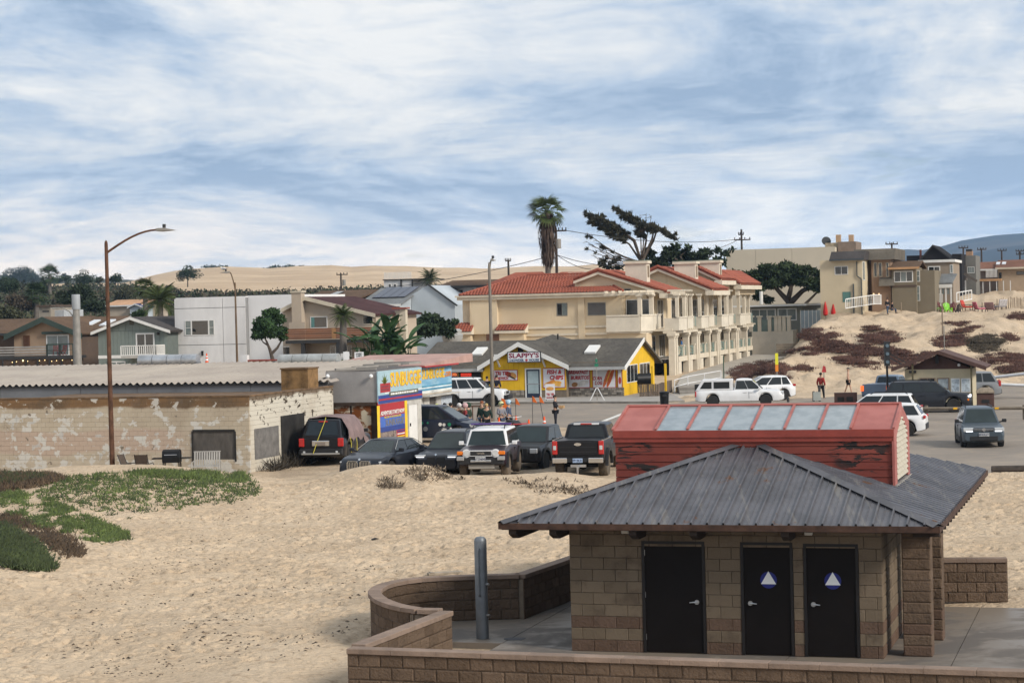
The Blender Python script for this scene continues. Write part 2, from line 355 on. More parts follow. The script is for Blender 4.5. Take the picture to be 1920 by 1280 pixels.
for fx_,fy_,an,dp in zip(_fx,_fy,_fr.normal(.6,.7,len(_fx)),_fr.uniform(.035,.095,len(_fx))):
 i0,i1=np.searchsorted(ys,(fy_-.4,fy_+.4));j0,j1=np.searchsorted(ts,((fx_-.4)/fy_,(fx_+.4)/fy_))
 if i1-i0<2 or j1-j0<2:continue
 dx,dy=TX[i0:i1,j0:j1]-fx_,TY[i0:i1,j0:j1]-fy_;a_=(dx*math.cos(an)+dy*math.sin(an))/.17;b_=(-dx*math.sin(an)+dy*math.cos(an))/.085;q_=a_*a_+b_*b_
 TZ[i0:i1,j0:j1]+=-dp*np.exp(-q_)+dp*.38*np.exp(-(np.sqrt(q_)-1.55)**2*4)
nr,nc=TX.shape;idx=np.arange(nr*nc).reshape(nr,nc)
gf=np.stack([idx[:-1,:-1],idx[:-1,1:],idx[1:,1:],idx[1:,:-1]],-1).reshape(-1,4)
k=NT('sand');n1=k.noise(.35,4,.6);n2=k.noise(3.2,6,.65);n3=k.noise(22,4,.6);grit=k.vor(7.0,(1,1,.2))
base=k.mix(k.step(n1,.35,.65),(.485,.372,.256),(.56,.438,.308))
base=k.mix(k.step(n2,.52,.72),base,(.36,.262,.172));nf=k.noise(7.5,5,.6,.6,(.8,1.2,1));base=k.mix(k.math('MULTIPLY',k.step(nf,.58,.68),.6),base,(.25,.175,.115))  # dark flecks put the shade of footprint dimples into the sand colour
deb=k.math('MULTIPLY',k.step(k.noise(9,5,.7),.62,.70),k.step(k.noise(.16,3,.5),.48,.60))
base=k.mix(k.math('MULTIPLY',deb,.75),base,(.13,.098,.07))
dirt=k.math('MULTIPLY',k.step(k.y,76.5,80),k.math('MULTIPLY',k.step(k.noise(.5,4,.6),.42,.6),k.math('SUBTRACT',1.0,k.step(k.x,9,14))))
base=k.mix(k.math('MULTIPLY',dirt,.55),base,(.27,.205,.145))
town=k.math('MULTIPLY',k.step(k.y,225,260),k.math('SUBTRACT',1.0,k.step(k.math('DIVIDE',k.x,k.y),.06,.09)))
scrub=k.mix(k.step(k.noise(.06,6,.7),.45,.62),(.042,.044,.028),(.082,.068,.046))
base=k.mix(town,base,scrub)
hgt=k.math('ADD',k.math('MULTIPLY',nf,-1.3),k.math('ADD',k.math('MULTIPLY',n2,.8),k.math('ADD',k.math('MULTIPLY',n3,.25),k.math('MULTIPLY',grit.outputs['Distance'],.35))))
k.bump(hgt,.75,.10);k.done(base,.95,.15)
ground=link('ground',np_mesh('ground',np.stack([TX,TY,TZ],-1).reshape(-1,3),gf,MATS['sand'],True));struct(ground)
k=NT('asphalt');n1=k.noise(.22,5,.6);n2=k.noise(2.4,6,.7,0,(.35,1,1));n3=k.noise(30,3)
c=k.mix(k.step(n1,.35,.7),(.215,.185,.155),(.285,.240,.195));c=k.mix(k.step(n2,.52,.72),c,(.37,.29,.205));c=k.mix(k.step(k.noise(.9,6,.7),.62,.72),c,(.155,.135,.115))
k.bump(n3,.3,.01);k.done(c,.92,.2)
m=MB();pts=[(x,y-2.5) for x,y in zip(NEARX,NEARY)]+[(x,y+2.0) for x,y in zip(FARX[::-1],FARY[::-1])]
m.poly([(x,y,0) for x,y in pts]);struct(m.build('road',MATS['asphalt'],fix=False))
m=MB();wl=mat('road_paint',(.62,.60,.55),.8,var=.25,scale=4)
def stripe(a,b,w,z=.005):
 a,b=Vector(a),Vector(b);c=(b-a).cross(Vector((0,0,1))).normalized()*w/2
 m.add([a-c,b-c,b+c,a+c],[(0,1,2,3)])
for p0,p1,w in(((1132,789),(1182,769.5),.32),((1172,781),(1215,770),.3),((1238,770),(1285,762),.2)):
 stripe(G(*p0,.005),G(*p1,.005),w)
o=m.build('road_marking',wl);struct(o)
conc=mat('concrete',(.30,.275,.245),.9,var=.22,scale=1.1,bump=.3,bscale=40)
concd=mat('concrete_dark',(.21,.19,.165),.9,var=.3,scale=1.4,bump=.3,bscale=40)
m=MB();fy=lambda x:np.interp(x,FARX,FARY)
xs=np.linspace(-9,11.5,12);kerb=[(x,float(fy(x))+.1) for x in xs];back=[(x,float(fy(x))+14) for x in xs[::-1]]
m.prism(kerb+back,-.1,.13,'z');struct(m.build('pavement',conc))
m=MB();m.prism([(x,y-.16) for x,y in kerb]+[(x,y-.003) for x,y in kerb[::-1]],-.1,.14,'z');struct(m.build('kerb',concd))
m=MB();A=[D(1256,746,142),D(1279,704,184),D(1345,684,205),D(1412,665,226)];B=[D(1330,735,146),D(1362,704,182),D(1412,684,203),D(1490,665,226)]
for q in A+B:q.z+=.02
for i in range(3):m.slab([A[i],B[i],B[i+1],A[i+1]],.5)
struct(m.build('walkway',mat('walk_concrete',(.36,.325,.275),.9,var=.18,scale=.8)))
def prof(pts,px):return np.interp(px,[p[0] for p in pts],[p[1] for p in pts])
def ridge_land(name,prof_pts,Y0,Y1,px0,px1,npx,ny,base_py,m,rough,seed,back=.25):
 pxs=np.linspace(px0,px1,npx);tt=np.linspace(0,1+back,ny);V=[]
 for t in tt:
  Y=Y0+(Y1-Y0)*t;top=prof(prof_pts,pxs)
  for px,py in zip(pxs,top):
   p1=D(px,py,Y1);p0=D(px,base_py,Y0);s_=min(t,1.0);e=s_**.75
   z=p0.z*(1-e)+p1.z*e-(max(t-1,0)*60);x=p1.x/Y1*Y
   V.append((x,Y,z))
 V=np.array(V);nz=(fbm(V[:,0]/rough,V[:,1]/(rough*1.6),seed,5)-.5)
 tcol=np.repeat(tt,npx);V[:,2]+=nz*rough*.09*np.clip(np.minimum(tcol,1.0)*1.2,0,1)*np.where(tcol>.93,.35,1)
 ix=np.arange(npx*ny).reshape(ny,npx);f_=np.stack([ix[:-1,:-1],ix[:-1,1:],ix[1:,1:],ix[1:,:-1]],-1).reshape(-1,4)
 return struct(link(name,np_mesh(name,V,f_,m,True)))
k=NT('dune_sand');n1=k.noise(.012,6,.6,0,(1,2.5,6));n2=k.noise(.05,5,.65,.3,(.5,1.6,8))
c=k.mix(k.step(n1,.4,.62),(.46,.335,.215),(.56,.42,.275));c=k.mix(k.math('MULTIPLY',k.step(n2,.55,.70),.6),c,(.33,.235,.16))
k.bump(n2,.5,3.0);k.done(c,.95,.1)
DP=[(-300,540),(150,532),(230,531),(262,523),(290,515),(330,507),(372,503),(420,500),(500,502),(556,499),(590,499),(620,497.7),(660,501),(700,498),(760,498.4),(820,501.5),(860,501),(905,502.5),(960,500),(1000,498),(1030,497.5),(1070,499),(1112,495.5),(1180,498),(1300,505),(1500,525),(1700,560),(1900,575)]
ridge_land('dune',DP,1000,1500,-300,1900,460,60,560,MATS['dune_sand'],60,61)
k=NT('mountain_scrub');n1=k.noise(.0035,6,.6);c=k.mix(k.step(n1,.42,.6),(.035,.045,.05),(.085,.075,.065));k.done(c,.95,.1)
MP=[(1450,574),(1540,520),(1640,474),(1680,467),(1700,466),(1730,468),(1760,462),(1780,456),(1800,450),(1830,446),(1860,441),(1900,438),(1930,436),(2000,440),(2100,428),(2300,432),(2600,450),(2900,480)]
ridge_land('mountain',MP,4800,6200,1450,2900,240,34,572,MATS['mountain_scrub'],420,71,.15)
MP2=[(1600,570),(1700,505),(1750,492),(1800,478),(1840,470),(1880,462),(1930,458),(2050,470),(2200,462),(2500,480),(2800,498)]
ridge_land('hill',MP2,4000,4700,1600,2800,160,24,572,MATS['mountain_scrub'],300,75,.15)
BP=[(-500,512),(-100,506),(0,515),(60,520),(150,521),(240,524),(330,530),(480,545)]
k=NT('hill_scrub');n1=k.noise(.02,6,.65);c=k.mix(k.step(n1,.42,.6),(.035,.045,.03),(.11,.095,.06));k.done(c,.95,.1)
ridge_land('hill',BP,1500,2100,-500,480,120,24,545,MATS['hill_scrub'],90,81)
# ================================================================== RESTROOM (street grid, origin at its front left foot)
RL=Lot(960,40);RL.o=Vector((ORX,ORY,0));RL.m=Matrix.Rotation(PHI,3,'Z')
k=NT('cmu_tan');r_=k.rand();n1=k.noise(2.2,6,.65);n2=k.noise(26,4,.6)
c=k.mix(r_,(.138,.105,.072),(.166,.127,.088));c=k.mix(k.step(n1,.46,.72),c,(.092,.068,.048));k.bump(n2,.55,.02);k.done(c,.92,.2)
k=NT('cmu_brown');r_=k.rand();n1=k.noise(2.6,6,.65);n2=k.noise(20,4,.65)
c=k.mix(r_,(.104,.066,.046),(.130,.084,.060));c=k.mix(k.step(n1,.5,.75),c,(.082,.055,.04));k.bump(n2,.8,.03);k.done(c,.92,.2)
k=NT('cmu_rough');r_=k.rand();n1=k.noise(3,6,.7);n2=k.noise(14,5,.7)
c=k.mix(r_,(.112,.076,.051),(.158,.109,.075));c=k.mix(k.step(n1,.48,.75),c,(.075,.052,.036));k.bump(n2,1.0,.06);k.done(c,.92,.2)
capm=mat('wall_cap',(.215,.155,.118),.9,var=.22,scale=2.2,bump=.4,bscale=30,rnd=.1)
mort=mat('mortar',(.17,.135,.10),.95,var=.2,scale=6)
BLK={}
def block_mesh(w,d,h,m,rough=0.0,key=''):
 q=(round(w,3),round(d,3),round(h,3),m.name,key)
 if q not in BLK:
  b=MB();b.box(-w/2,w/2,-d/2,d/2,-h/2,h/2);me=b.mesh('block',m)
  bm=bmesh.new();bm.from_mesh(me)
  if rough:
   fr=[f for f in bm.faces if f.normal.y<-.9]
   bmesh.ops.inset_region(bm,faces=fr,thickness=min(h,w)*.16,depth=0)
   rr=random.Random(hash(key)&255)
   for f in bm.faces:
    if f.normal.y<-.9 and f.calc_area()>w*h*.3:
     for v_ in f.verts:v_.co.y-=rough*rr.uniform(.5,1.3)
  else:
   bmesh.ops.bevel(bm,geom=[e for e in bm.edges if all(v_.co.y<0 for v_ in e.verts)],offset=.006,segments=1,affect='EDGES')
  bm.to_mesh(me);bm.free();BLK[q]=me
 return BLK[q]
def blocks(parent,x0,x1,z0,z1,y,holes=(),bw=.4,bh=.2,m=None,mfun=None,axis='x',rough=0.0,t=.05,gap=.007,limit=300,name='block',back=None,seed=1):
 """Courses of single blocks on a face at local y (outer face looks to -y), or at local x when axis = 'y' (face looks to +x)."""
 rr=random.Random(seed);n=0;left=MB();row=0;z=z0
 while z<z1-.02:
  h=min(bh,z1-z);x=x0-(bw/2 if row%2 else 0)
  while x<x1-.015:
   a,b=max(x,x0),min(x+bw,x1);x+=bw
   segs=[(a,b)]
   for hx0,hx1,hz0,hz1 in holes:
    if z+h/2>hz0 and z+h/2<hz1:
     ns=[]
     for a_,b_ in segs:
      if b_<=hx0 or a_>=hx1:ns.append((a_,b_));continue
      if a_<hx0-.02:ns.append((a_,hx0))
      if b_>hx1+.02:ns.append((hx1,b_))
     segs=ns
   for a_,b_ in segs:
    if b_-a_<.03:continue
    mm=mfun(row) if mfun else m;w=b_-a_-gap
    if n<limit:
     me=block_mesh(w,t,h-gap,mm,rough,str(rr.randint(0,3)) if rough else '');o=link(name,me,parent);n+=1
     if axis=='x':o.location=((a_+b_)/2,y+t/2-rr.uniform(0,.004),z+h/2)
     else:o.location=(y-t/2,(a_+b_)/2,z+h/2);o.rotation_euler=(0,0,R(90))
    else:
     if axis=='x':left.box(a_+gap/2,b_-gap/2,y-.002,y+t,z+gap/2,z+h-gap/2)
     else:left.box(y-t,y+.002,a_+gap/2,b_-gap/2,z+gap/2,z+h-gap/2)
  z+=h;row+=1
 if left.v:stuff(left.build('block',m or mfun(0),parent,fix=False))
 return n
rest=thing('restroom_building','brown block public restroom with ribbed metal hip roof and red skylight monitor','restroom',(ORX,ORY,0),-PHI)
W,DEP,HW=5.95,7.4,2.42
doors=[RL.rect(1205,1014,1323,1228),RL.rect(1390,1016,1488,1233),RL.rect(1508,1019,1611,1238)]
HOL=[(d[0],d[1],-.1,d[3]) for d in doors]
band=lambda row:MATS['cmu_brown'] if row in(0,2) else MATS['cmu_tan']
m=MB();m.box(.012,W-.012,.04,DEP,0,HW)
m.build('wall_core',mort,rest)
blocks(rest,0,W,0,HW,0,HOL,.45,.225,mfun=band,limit=300)
blocks(rest,0.05,DEP,0,HW,W,(),.45,.225,mfun=band,axis='y',rough=.012,seed=4)
blackd=mat('door_paint',(.0065,.0045,.004),.6,var=.2,scale=3,spec=.15);framem=mat('door_frame',(.010,.008,.0075),.55,var=.1);steel=mat('steel',(.55,.55,.55),.3,.9,var=.1)
blue=mat('sign_blue',(.012,.018,.16),.5,var=0);white=mat('white_plastic',(.75,.75,.74),.5,var=.05)
for i,(x0,x1,z0,z1) in enumerate(doors):
 m=MB();fw=.055
 for a in((x0,x0+fw,0.01,z1),(x1-fw,x1,0.01,z1),(x0+fw,x1-fw,z1-fw,z1)):m.box(a[0],a[1],-.012,.06,a[2],a[3])
 fr=m.build('door_frame',framem,rest)
 m=MB();m.box(x0+fw+.003,x1-fw-.003,.006,.038,.02,z1-fw-.003);dr=m.build('door',blackd,rest,bev=.004)
 hx=x1-.17 if i==0 else x0+.17;s_=-1 if i==0 else 1
 m=MB();m.cyl((hx,.006,.98),(hx,-.012,.98),.045,n=14);m.cyl((hx,-.01,.98),(hx,-.055,.98),.014);m.tube([(hx,-.05,.98),(hx+s_*.05,-.055,.985),(hx+s_*.13,-.05,.975)],[.014,.013,.009]);m.build('handle',steel,dr,smooth=True)
 m=MB()
 for hz in(.25,1.05,1.85):m.box(x0+fw-.012 if i==0 else x1-fw-.004,x0+fw+.006 if i==0 else x1-fw+.014,-.004,.012,hz,hz+.11)
 m.build('hinge',steel if i==0 else framem,dr)
 if i:
  cx=(x0+x1)/2+.03;cz=1.42;m=MB();m.cyl((cx,.006,cz),(cx,-.002,cz),.155,n=32);m.build('sign_disc',blue,dr)
  m=MB();m.prism([(cx-.142,cz-.075),(cx+.142,cz-.075),(cx,cz+.165)],-.002,-.006);m.build('sign_triangle',white,dr)
for v0,u0 in((.35,6.27),(2.2,6.30)):
 pr=thing('stone_pier','square split face block pier, %s of the two beside the restroom end wall'%('nearer' if v0<1 else 'farther'),'pier',RL.o+Vector((u0*CU+v0*SU,-u0*SU+v0*CU,0)),-PHI,'piers under the restroom eave')
 for r in range(12):
  me=block_mesh(.52,.42,.196,MATS['cmu_rough'] if r not in(0,2) else MATS['cmu_brown'],.018,'p%d'%(r%3));b=link('block',me,pr);b.location=(.26,.21,.1+r*.2)
 m=MB();m.box(.03,.49,.03,.39,.001,2.4);m.build('mortar_core',mort,pr)
E0,E1,V0,V1,ZE,ZR=-1.12,7.06,-.82,11.2,2.52,3.78
HWD=(E1-E0)/2;UC=(E0+E1)/2;SL=(ZR-ZE)/HWD
k=NT('roof_metal');n1=k.noise(1.0,6,.65);n2=k.noise(7,6,.7,0,(1,1,1));n3=k.noise(40,3)
c=k.mix(k.step(n1,.35,.65),(.075,.074,.082),(.118,.116,.128));c=k.mix(k.math('MULTIPLY',k.step(n2,.60,.72),.55),c,(.22,.205,.185))
st1_=k.noise(5,6,.7,0,(1,.07,.3),PHI);c=k.mix(k.math('MULTIPLY',k.step(st1_,.52,.66),.6),c,(.20,.185,.165));c=k.mix(k.math('MULTIPLY',k.step(k.noise(1.4,7,.72),.61,.67),.85),c,(.115,.05,.018));k.bump(n3,.12,.01);k.done(c,k.math('ADD',.30,k.math('MULTIPLY',n2,.25)),.5,.35)
rustm=mat('rust_edge',(.055,.028,.018),.8,var=.45,scale=5)
k=NT('red_paint');n1=k.noise(1.3,5,.6,0,(.6,.6,2.0));pl=k.math('MULTIPLY',k.step(k.noise(2.6,10,.68,.8,(.6,.6,2.6)),.515,.54),k.step(k.noise(.8,3,.5),.40,.50))
c=k.mix(k.step(n1,.35,.65),(.145,.030,.022),(.195,.046,.032));c=k.mix(pl,c,(.018,.014,.013));k.done(c,.75,.3)
k=NT('red_flashing');n1=k.noise(1.6,5,.6);c=k.mix(k.step(n1,.35,.65),(.30,.090,.074),(.37,.125,.105));c=k.mix(k.step(k.noise(4,6,.7),.68,.74),c,(.16,.06,.05));k.done(c,.55,.4)
def rz_(u,v):return ZE+SL*min(u-E0,E1-u,v-V0,V1-v)
PW=.305
def roof_panel(a0,a1,side):
 """One ribbed panel: runs up the slope between eave coordinate a0 and a1, cut by the hip lines."""
 m=MB();rib=.05
 prof_=[(0,0),(.08,0),(.13,rib),(.22,rib),(.27,0),(.60,0),(.62,.012),(.66,.012),(.68,0),(1,0)] if side=='f' else[(0,0),(.15,0),(.25,.055),(.5,.055),(.6,0),(1,0)]
 P_=[]
 for t,h in prof_:
  a=a0+(a1-a0)*t
  if side=='f':run=max(min(a-E0,E1-a),0.0);lo=Vector((a,V0,ZE+h));hi=Vector((a,V0+run,ZE+run*SL+h))
  else:run=max(min(a-V0,V1-a,HWD),0.0);lo=Vector((E1,a,ZE+h));hi=Vector((E1-run,a,ZE+run*SL+h))
  if side=='l':lo.x=E0;hi.x=E0+run
  P_.append((lo,hi))
 for(l0,h0),(l1,h1) in zip(P_[:-1],P_[1:]):
  m.poly([l0,l1,h1,h0]);d=Vector((0,0,-.02));m.poly([l0+d,h0+d,h1+d,l1+d])
 m.build('roof_panel',MATS['roof_metal'],rest,fix=False)
n=round((E1-E0)/PW)
for i in range(n):roof_panel(E0+(E1-E0)*i/n,E0+(E1-E0)*(i+1)/n,'f')
n=round((V1-V0)/PW)
for i in range(n):roof_panel(V0+(V1-V0)*i/n,V0+(V1-V0)*(i+1)/n,'r');
m=MB()
m.poly([(E0,V0,ZE),(UC,V0+HWD,ZR),(UC,V1-HWD,ZR),(E0,V1,ZE)]);m.poly([(E0,V1,ZE),(UC,V1-HWD,ZR),(E1,V1,ZE)]);m.build('roof_sheet',MATS['roof_metal'],rest,fix=False)
for a,b in(((E0,V0,ZE+.02),(UC,V0+HWD,ZR+.03)),((E1,V0,ZE+.02),(UC,V0+HWD,ZR+.03)),((UC,V0+HWD,ZR+.02),(UC,V1-HWD,ZR+.02))):
 m=MB();a,b=Vector(a),Vector(b);d=(b-a).normalized();sd_=Vector((d.y,-d.x,0)).normalized()*.13
 up=Vector((0,0,.045));dn_=Vector((0,0,-.012))
 m.add([a-sd_+dn_,a+up,a+sd_+dn_,b-sd_+dn_,b+up,b+sd_+dn_],[(0,1,4,3),(1,2,5,4),(0,3,5,2)]);m.build('ridge_cap',MATS['roof_metal'],rest)
m=MB();m.box(E0-.012,E1+.012,V0-.03,V0-.004,ZE-.10,ZE+.014);m.box(E1+.004,E1+.03,V0-.03,V1,ZE-.10,ZE+.014);m.box(E0-.03,E0-.004,V0-.03,V1,ZE-.10,ZE+.014);m.build('fascia',rustm,rest)
brn=mat('beam_brown',(.030,.020,.015),.8,var=.3,scale=4)
for u_,v_ in((-.9,V0+.05),(.0-.1,V0+.05),(1.45,V0+.05),(2.6,V0+.05),(4.3,V0+.05)):
 m=MB();m.prism([(v_,ZE-.12),(v_,ZE-.20),(v_+.25,ZE-.30),(1.0,ZE-.30),(1.0,ZE-.12)],u_-.07,u_+.07,'x');m.build('rafter_tail',brn,rest)
m=MB();m.box(E0+.02,E1-.02,V0+.02,V1-.02,ZE-.115,ZE-.105);m.build('soffit',brn,rest)
for v_ in np.arange(V0+.4,V1,.62):
 m=MB();m.box(E1-.5,E1-.02,v_,v_+.09,ZE-.22,ZE-.117);m.build('rafter_tail',brn,rest)
for u_ in(1.13,4.62):
 m=MB();m.box(u_-.07,u_+.07,-.10,-.002,2.27,2.40);m.build('lamp_housing',mat('offwhite_plastic',(.62,.60,.55),.5,var=.05),rest,bev=.01)
U0,U1,M0,M1,MZ,MR=.21,5.84,2.95,5.55,4.03,4.45;MC=(M0+M1)/2;FZ=3.80
m=MB()
m.prism([(M0+.02,2.7),(M0+.02,MZ-.02),(MC,MR-.03),(M1-.02,MZ-.02),(M1-.02,2.7)],U0+.02,U1-.02,'x');m.build('monitor_wall',MATS['red_paint'],rest)
bz=np.arange(2.62,FZ-.02,.155)
for i,z in enumerate(bz):
 ub=[u_ for u_ in(U0,U1)];zz0=z;m=MB();m.prism([(M0+.018,z+.15),(M0-.002,z+.15),(M0-.016,z+.004),(M0+.018,z+.004)],U0,U1,'x');m.build('board',MATS['red_paint'],rest)
m=MB();m.box(U0-.03,U1+.03,M0-.05,M0-.018,FZ,MZ+.0);m.box(U0-.035,U1+.035,M0-.075,M0-.053,FZ+.09,MZ+.004);m.build('monitor_fascia',mat('red_trim',(.235,.042,.030),.6,var=.2,scale=3),rest)
sl=Vector((0,MC-M0,MR-MZ));nrm=Vector((0,-sl.z,sl.y)).normalized()
def mon(u_,t,h=0.0,back=False):
 p=Vector((u_,M0-.06,MZ+.004))+Vector((0,(MC-M0+.06),MR-MZ))*t+nrm*h
 if back:p.y=2*MC-p.y
 return p
us=[RL.fx(x,785,3.6)[0] for x in(1163,1228,1288,1350,1411,1474,1543,1606)];us=[U0-.04+(U1-U0+.08)*t for t in(0,.158,.274,.389,.505,.621,.742,.852,1.0)]
glassm=NT('skylight_glass');n1=glassm.noise(3,4);cc=glassm.mix(glassm.step(n1,.35,.65),(.20,.235,.25),(.27,.305,.32));glassm.done(cc,.12,.6);glassm=glassm.m
redf=MATS['red_flashing']
for i in range(8):
 a,b=us[i],us[i+1];solid=i in(0,7)
 m=MB();m.slab([mon(a+.003,0,.004),mon(b-.003,0,.004),mon(b-.003,1,.004),mon(a+.003,1,.004)],.02)
 m.build('roof_sheet' if solid else 'skylight_pane',redf if solid else glassm,rest)
for u_ in us:
 m=MB();m.bar(mon(u_,.01,.022),mon(u_,.985,.022),.05,.03,up=nrm);m.build('glazing_bar',redf,rest)
m=MB();m.slab([mon(us[0],0,0,True),mon(us[0],1,0,True),mon(us[-1],1,0,True),mon(us[-1],0,0,True)],.02);m.build('roof_sheet',redf,rest)
m=MB();m.tube([mon(us[0]-.01,1,.018),mon(us[-1]+.01,1,.018)],.035,6);m.build('ridge_cap',redf,rest)
m=MB()
gx=U1+.0;o_=[(M0-.05,2.72),(M0-.05,MZ),(MC,MR+.01),(M1+.05,MZ),(M1+.05,2.72)];i_=[(M0+.34,2.95),(M0+.34,MZ-.16),(MC,MR-.22),(M1-.34,MZ-.16),(M1-.34,2.95)]
m.add([(gx,*p) for p in o_]+[(gx,*p) for p in i_]+[(gx+.05,*p) for p in o_]+[(gx+.05,*p) for p in i_],
      [(10+a,10+b,15+b,15+a) for a,b in((0,1),(1,2),(2,3),(3,4))]+[(a,b,5+b,5+a) for a,b in((0,1),(1,2),(2,3),(3,4))]+[(a,a+1,10+a+1,10+a) for a in range(4)]+[(5+a,5+a+1,15+a+1,15+a) for a in range(4)])
m.build('gable_frame',MATS['red_flashing'],rest)
lou=mat('louvre_cream',(.42,.38,.30),.7,var=.15,scale=6)
m=MB();m.prism(i_,gx+.004,gx+.008,'x');m.build('louvre_backing',framem,rest)
for z in np.arange(3.0,4.2,.105):
 hw_=(M1-M0)/2-.34 if z<MZ-.17 else((M1-M0)/2-.34)*max(0,(MR-.22-z)/(MR-.22-(MZ-.16)))
 if hw_<.06:continue
 m=MB();m.prism([(gx+.01,z+.09),(gx+.055,z),(gx+.065,z+.01),(gx+.02,z+.1)],MC-hw_,MC+hw_,'y');m.build('louvre_slat',lou,rest)
m=MB();m.box(gx-.02,gx+.09,M0-.04,M1+.04,2.60,2.93);m.build('louvre_sill',conc,rest)
slabm=NT('slab_wet');n1=slabm.noise(.45,5,.6,.4);c=slabm.mix(slabm.step(n1,.42,.58),(.205,.170,.135),(.120,.104,.090));c=slabm.mix(slabm.step(slabm.noise(2,6,.7),.6,.72),c,(.26,.235,.20));slabm.bump(slabm.noise(30,3),.25,.01);slabm.done(c,slabm.math('ADD',.42,slabm.math('MULTIPLY',slabm.step(n1,.42,.58),.4)),.4);slabm=slabm.m
def rw(u_,v_,z=0.0):return RL.o+Vector((u_*CU+v_*SU,-u_*SU+v_*CU,z))
GA=-5.6;cuts_u=[-4.9,-1.6,1.3,4.2,7.2,9.6,12.0,15.0,19];cuts_v=[-5.5,-2.4,0.6,3.6,6.6]
m=MB()
pad=thing('concrete_slab','stained grey concrete slab in jointed panels around the restroom','paving',(ORX,ORY,0),-PHI)
for a,b in zip(cuts_u[:-1],cuts_u[1:]):
 for c0,c1 in zip(cuts_v[:-1],cuts_v[1:]):
  if a<-4 and c0<-1:continue
  m=MB();m.box(a+.008,b-.008,c0+.008,c1-.008,-.2,.0);o=m.build('slab_panel',slabm,pad)
for(x,y_,w_,d_) in((-.05,1.2,.52,.3),(-1.65,1.02,.34,.3)):
 px_,py_=x,y_;m=MB();m.box(x,x+w_,y_,y_+d_,.001,.006);m.build('drain_grate',mat('drain_iron',(.05,.05,.055),.6,.3,var=.2),pad)
m=MB();q=RL.fz(960,1197,0);m.cyl((q[0],q[1],.001),(q[0],q[1],.007),.17,n=20);m.build('manhole_cover',MATS['drain_iron'],pad)
# ------------------------------------------------------------------ low block walls with caps
def low_wall(label,path,H,closed=False,name='low_wall',z0=0.0,face=-1):
 """Path of world (x,y) points along the visible face; blocks follow it one by one, each capped."""
 o_=Vector((path[0][0],path[0][1],0));t_=thing(name,label,'wall',o_,0);segs=[Vector((p[0],p[1],0))-o_ for p in path]
 rr=random.Random(len(label));ln=[0]
 for a,b in zip(segs[:-1],segs[1:]):ln.append(ln[-1]+(b-a).length)
 def at(s_):
  s_=min(max(s_,0),ln[-1])
  for i in range(len(segs)-1):
   if s_<=ln[i+1]+1e-9:return segs[i].lerp(segs[i+1],(s_-ln[i])/max(ln[i+1]-ln[i],1e-9)),(segs[i+1]-segs[i]).normalized()
 brk=[l_ for l_ in ln];straight=len(segs)==2
 def cutlist(step,off):
  c_=[0.0];x=step-off
  while x<ln[-1]-.08:c_.append(x);x+=step
  c_.append(ln[-1]);return c_
 rows=int(round((H-.09-z0)/.2));hh=(H-.09-z0)/rows
 for r in range(rows):
  c_=cutlist(.4,.2 if r%2 else 0)
  for a,b in zip(c_[:-1],c_[1:]):
   pa,_=at(a);pb,_=at(b);d=pb-pa
   if d.length<.02:continue
   o=link('block',block_mesh(round(d.length-.012,2),.19,hh-.01,MATS['cmu_rough'] if straight is False else MATS['cmu_rough'],.012,'w%d'%rr.randint(0,3)),t_)
   o.location=(pa+pb)/2+Vector((0,0,z0+hh*(r+.5)));o.rotation_euler=(0,0,math.atan2(d.y,d.x))
 c_=cutlist(.8 if straight else.42,0)
 for a,b in zip(c_[:-1],c_[1:]):
  pa,_=at(a);pb,_=at(b);d=pb-pa;m=MB();w_=.135
  m.box(-d.length/2+.001,d.length/2-.001+(0.012 if not straight else 0),-w_,w_,0,.09);me=m.mesh('cap_stone',capm);bevel(me,.008)
  o=link('cap_stone',me,t_);o.location=(pa+pb)/2+Vector((0,0,H-.09+.001));o.rotation_euler=(0,0,math.atan2(d.y,d.x))
 m=MB()
 for i in range(len(segs)-1):m.bar(segs[i]+Vector((0,0,(H-.1)/2)),segs[i+1]+Vector((0,0,(H-.1)/2)),.15,H-.12)
 m.build('mortar_core',mort,t_);return t_
def gw(px,py,z):q=G(px,py,z);return(q.x,q.y)
HW_=.95
low_wall('straight front block wall with cap stones before the restroom doors',[gw(655,1213,HW_),gw(655+1300,1213+44,HW_)],HW_)
low_wall('short diagonal block wall joining the front wall to the curved wall',[gw(672,1207,HW_),gw(838,1144,HW_)],HW_)
low_wall('curved block wall looping round behind the shower post',[gw(*p,HW_) for p in((826,1141),(780,1140),(745,1133),(718,1124),(703,1113),(702,1104),(715,1096),(738,1089),(775,1083),(830,1079.5),(900,1077),(972,1075))],HW_)
low_wall('angled block wall running from the curved wall to the restroom',[gw(974,1076,HW_),gw(1078,1041,HW_)],HW_)
low_wall('short end of low block wall right of the restroom piers',[gw(1740,1046,HW_),gw(1888,1045,HW_)],HW_)
pq=G(905,1196,0);sp_=thing('shower_post','tall grey steel beach shower post inside the curved wall','shower',pq)
greym=mat('galvanised',(.17,.185,.20),.5,.5,var=.2,scale=3);H_=2.02
m=MB();m.lathe([(.125,0),(.125,H_-.07),(.115,H_-.02),(.08,H_+.02),(.0,H_+.03)],n=20);m.build('post',greym,sp_,smooth=True)
m=MB();m.lathe([(.129,.001),(.129,.25)],n=20);m.build('base_sleeve',greym,sp_,smooth=True)
m=MB();m.tube([(-.03,-.12,H_-.22),(-.04,-.18,H_-.2),(-.045,-.19,H_-.35),(-.045,-.17,.9),(-.03,-.12,.86)],.02,8);m.build('water_pipe',greym,sp_,smooth=True)
for zz_ in(1.1,.48):m=MB();m.cyl((.1,-.08,zz_),(.15,-.13,zz_),.025);m.build('push_button',steel,sp_,smooth=True)
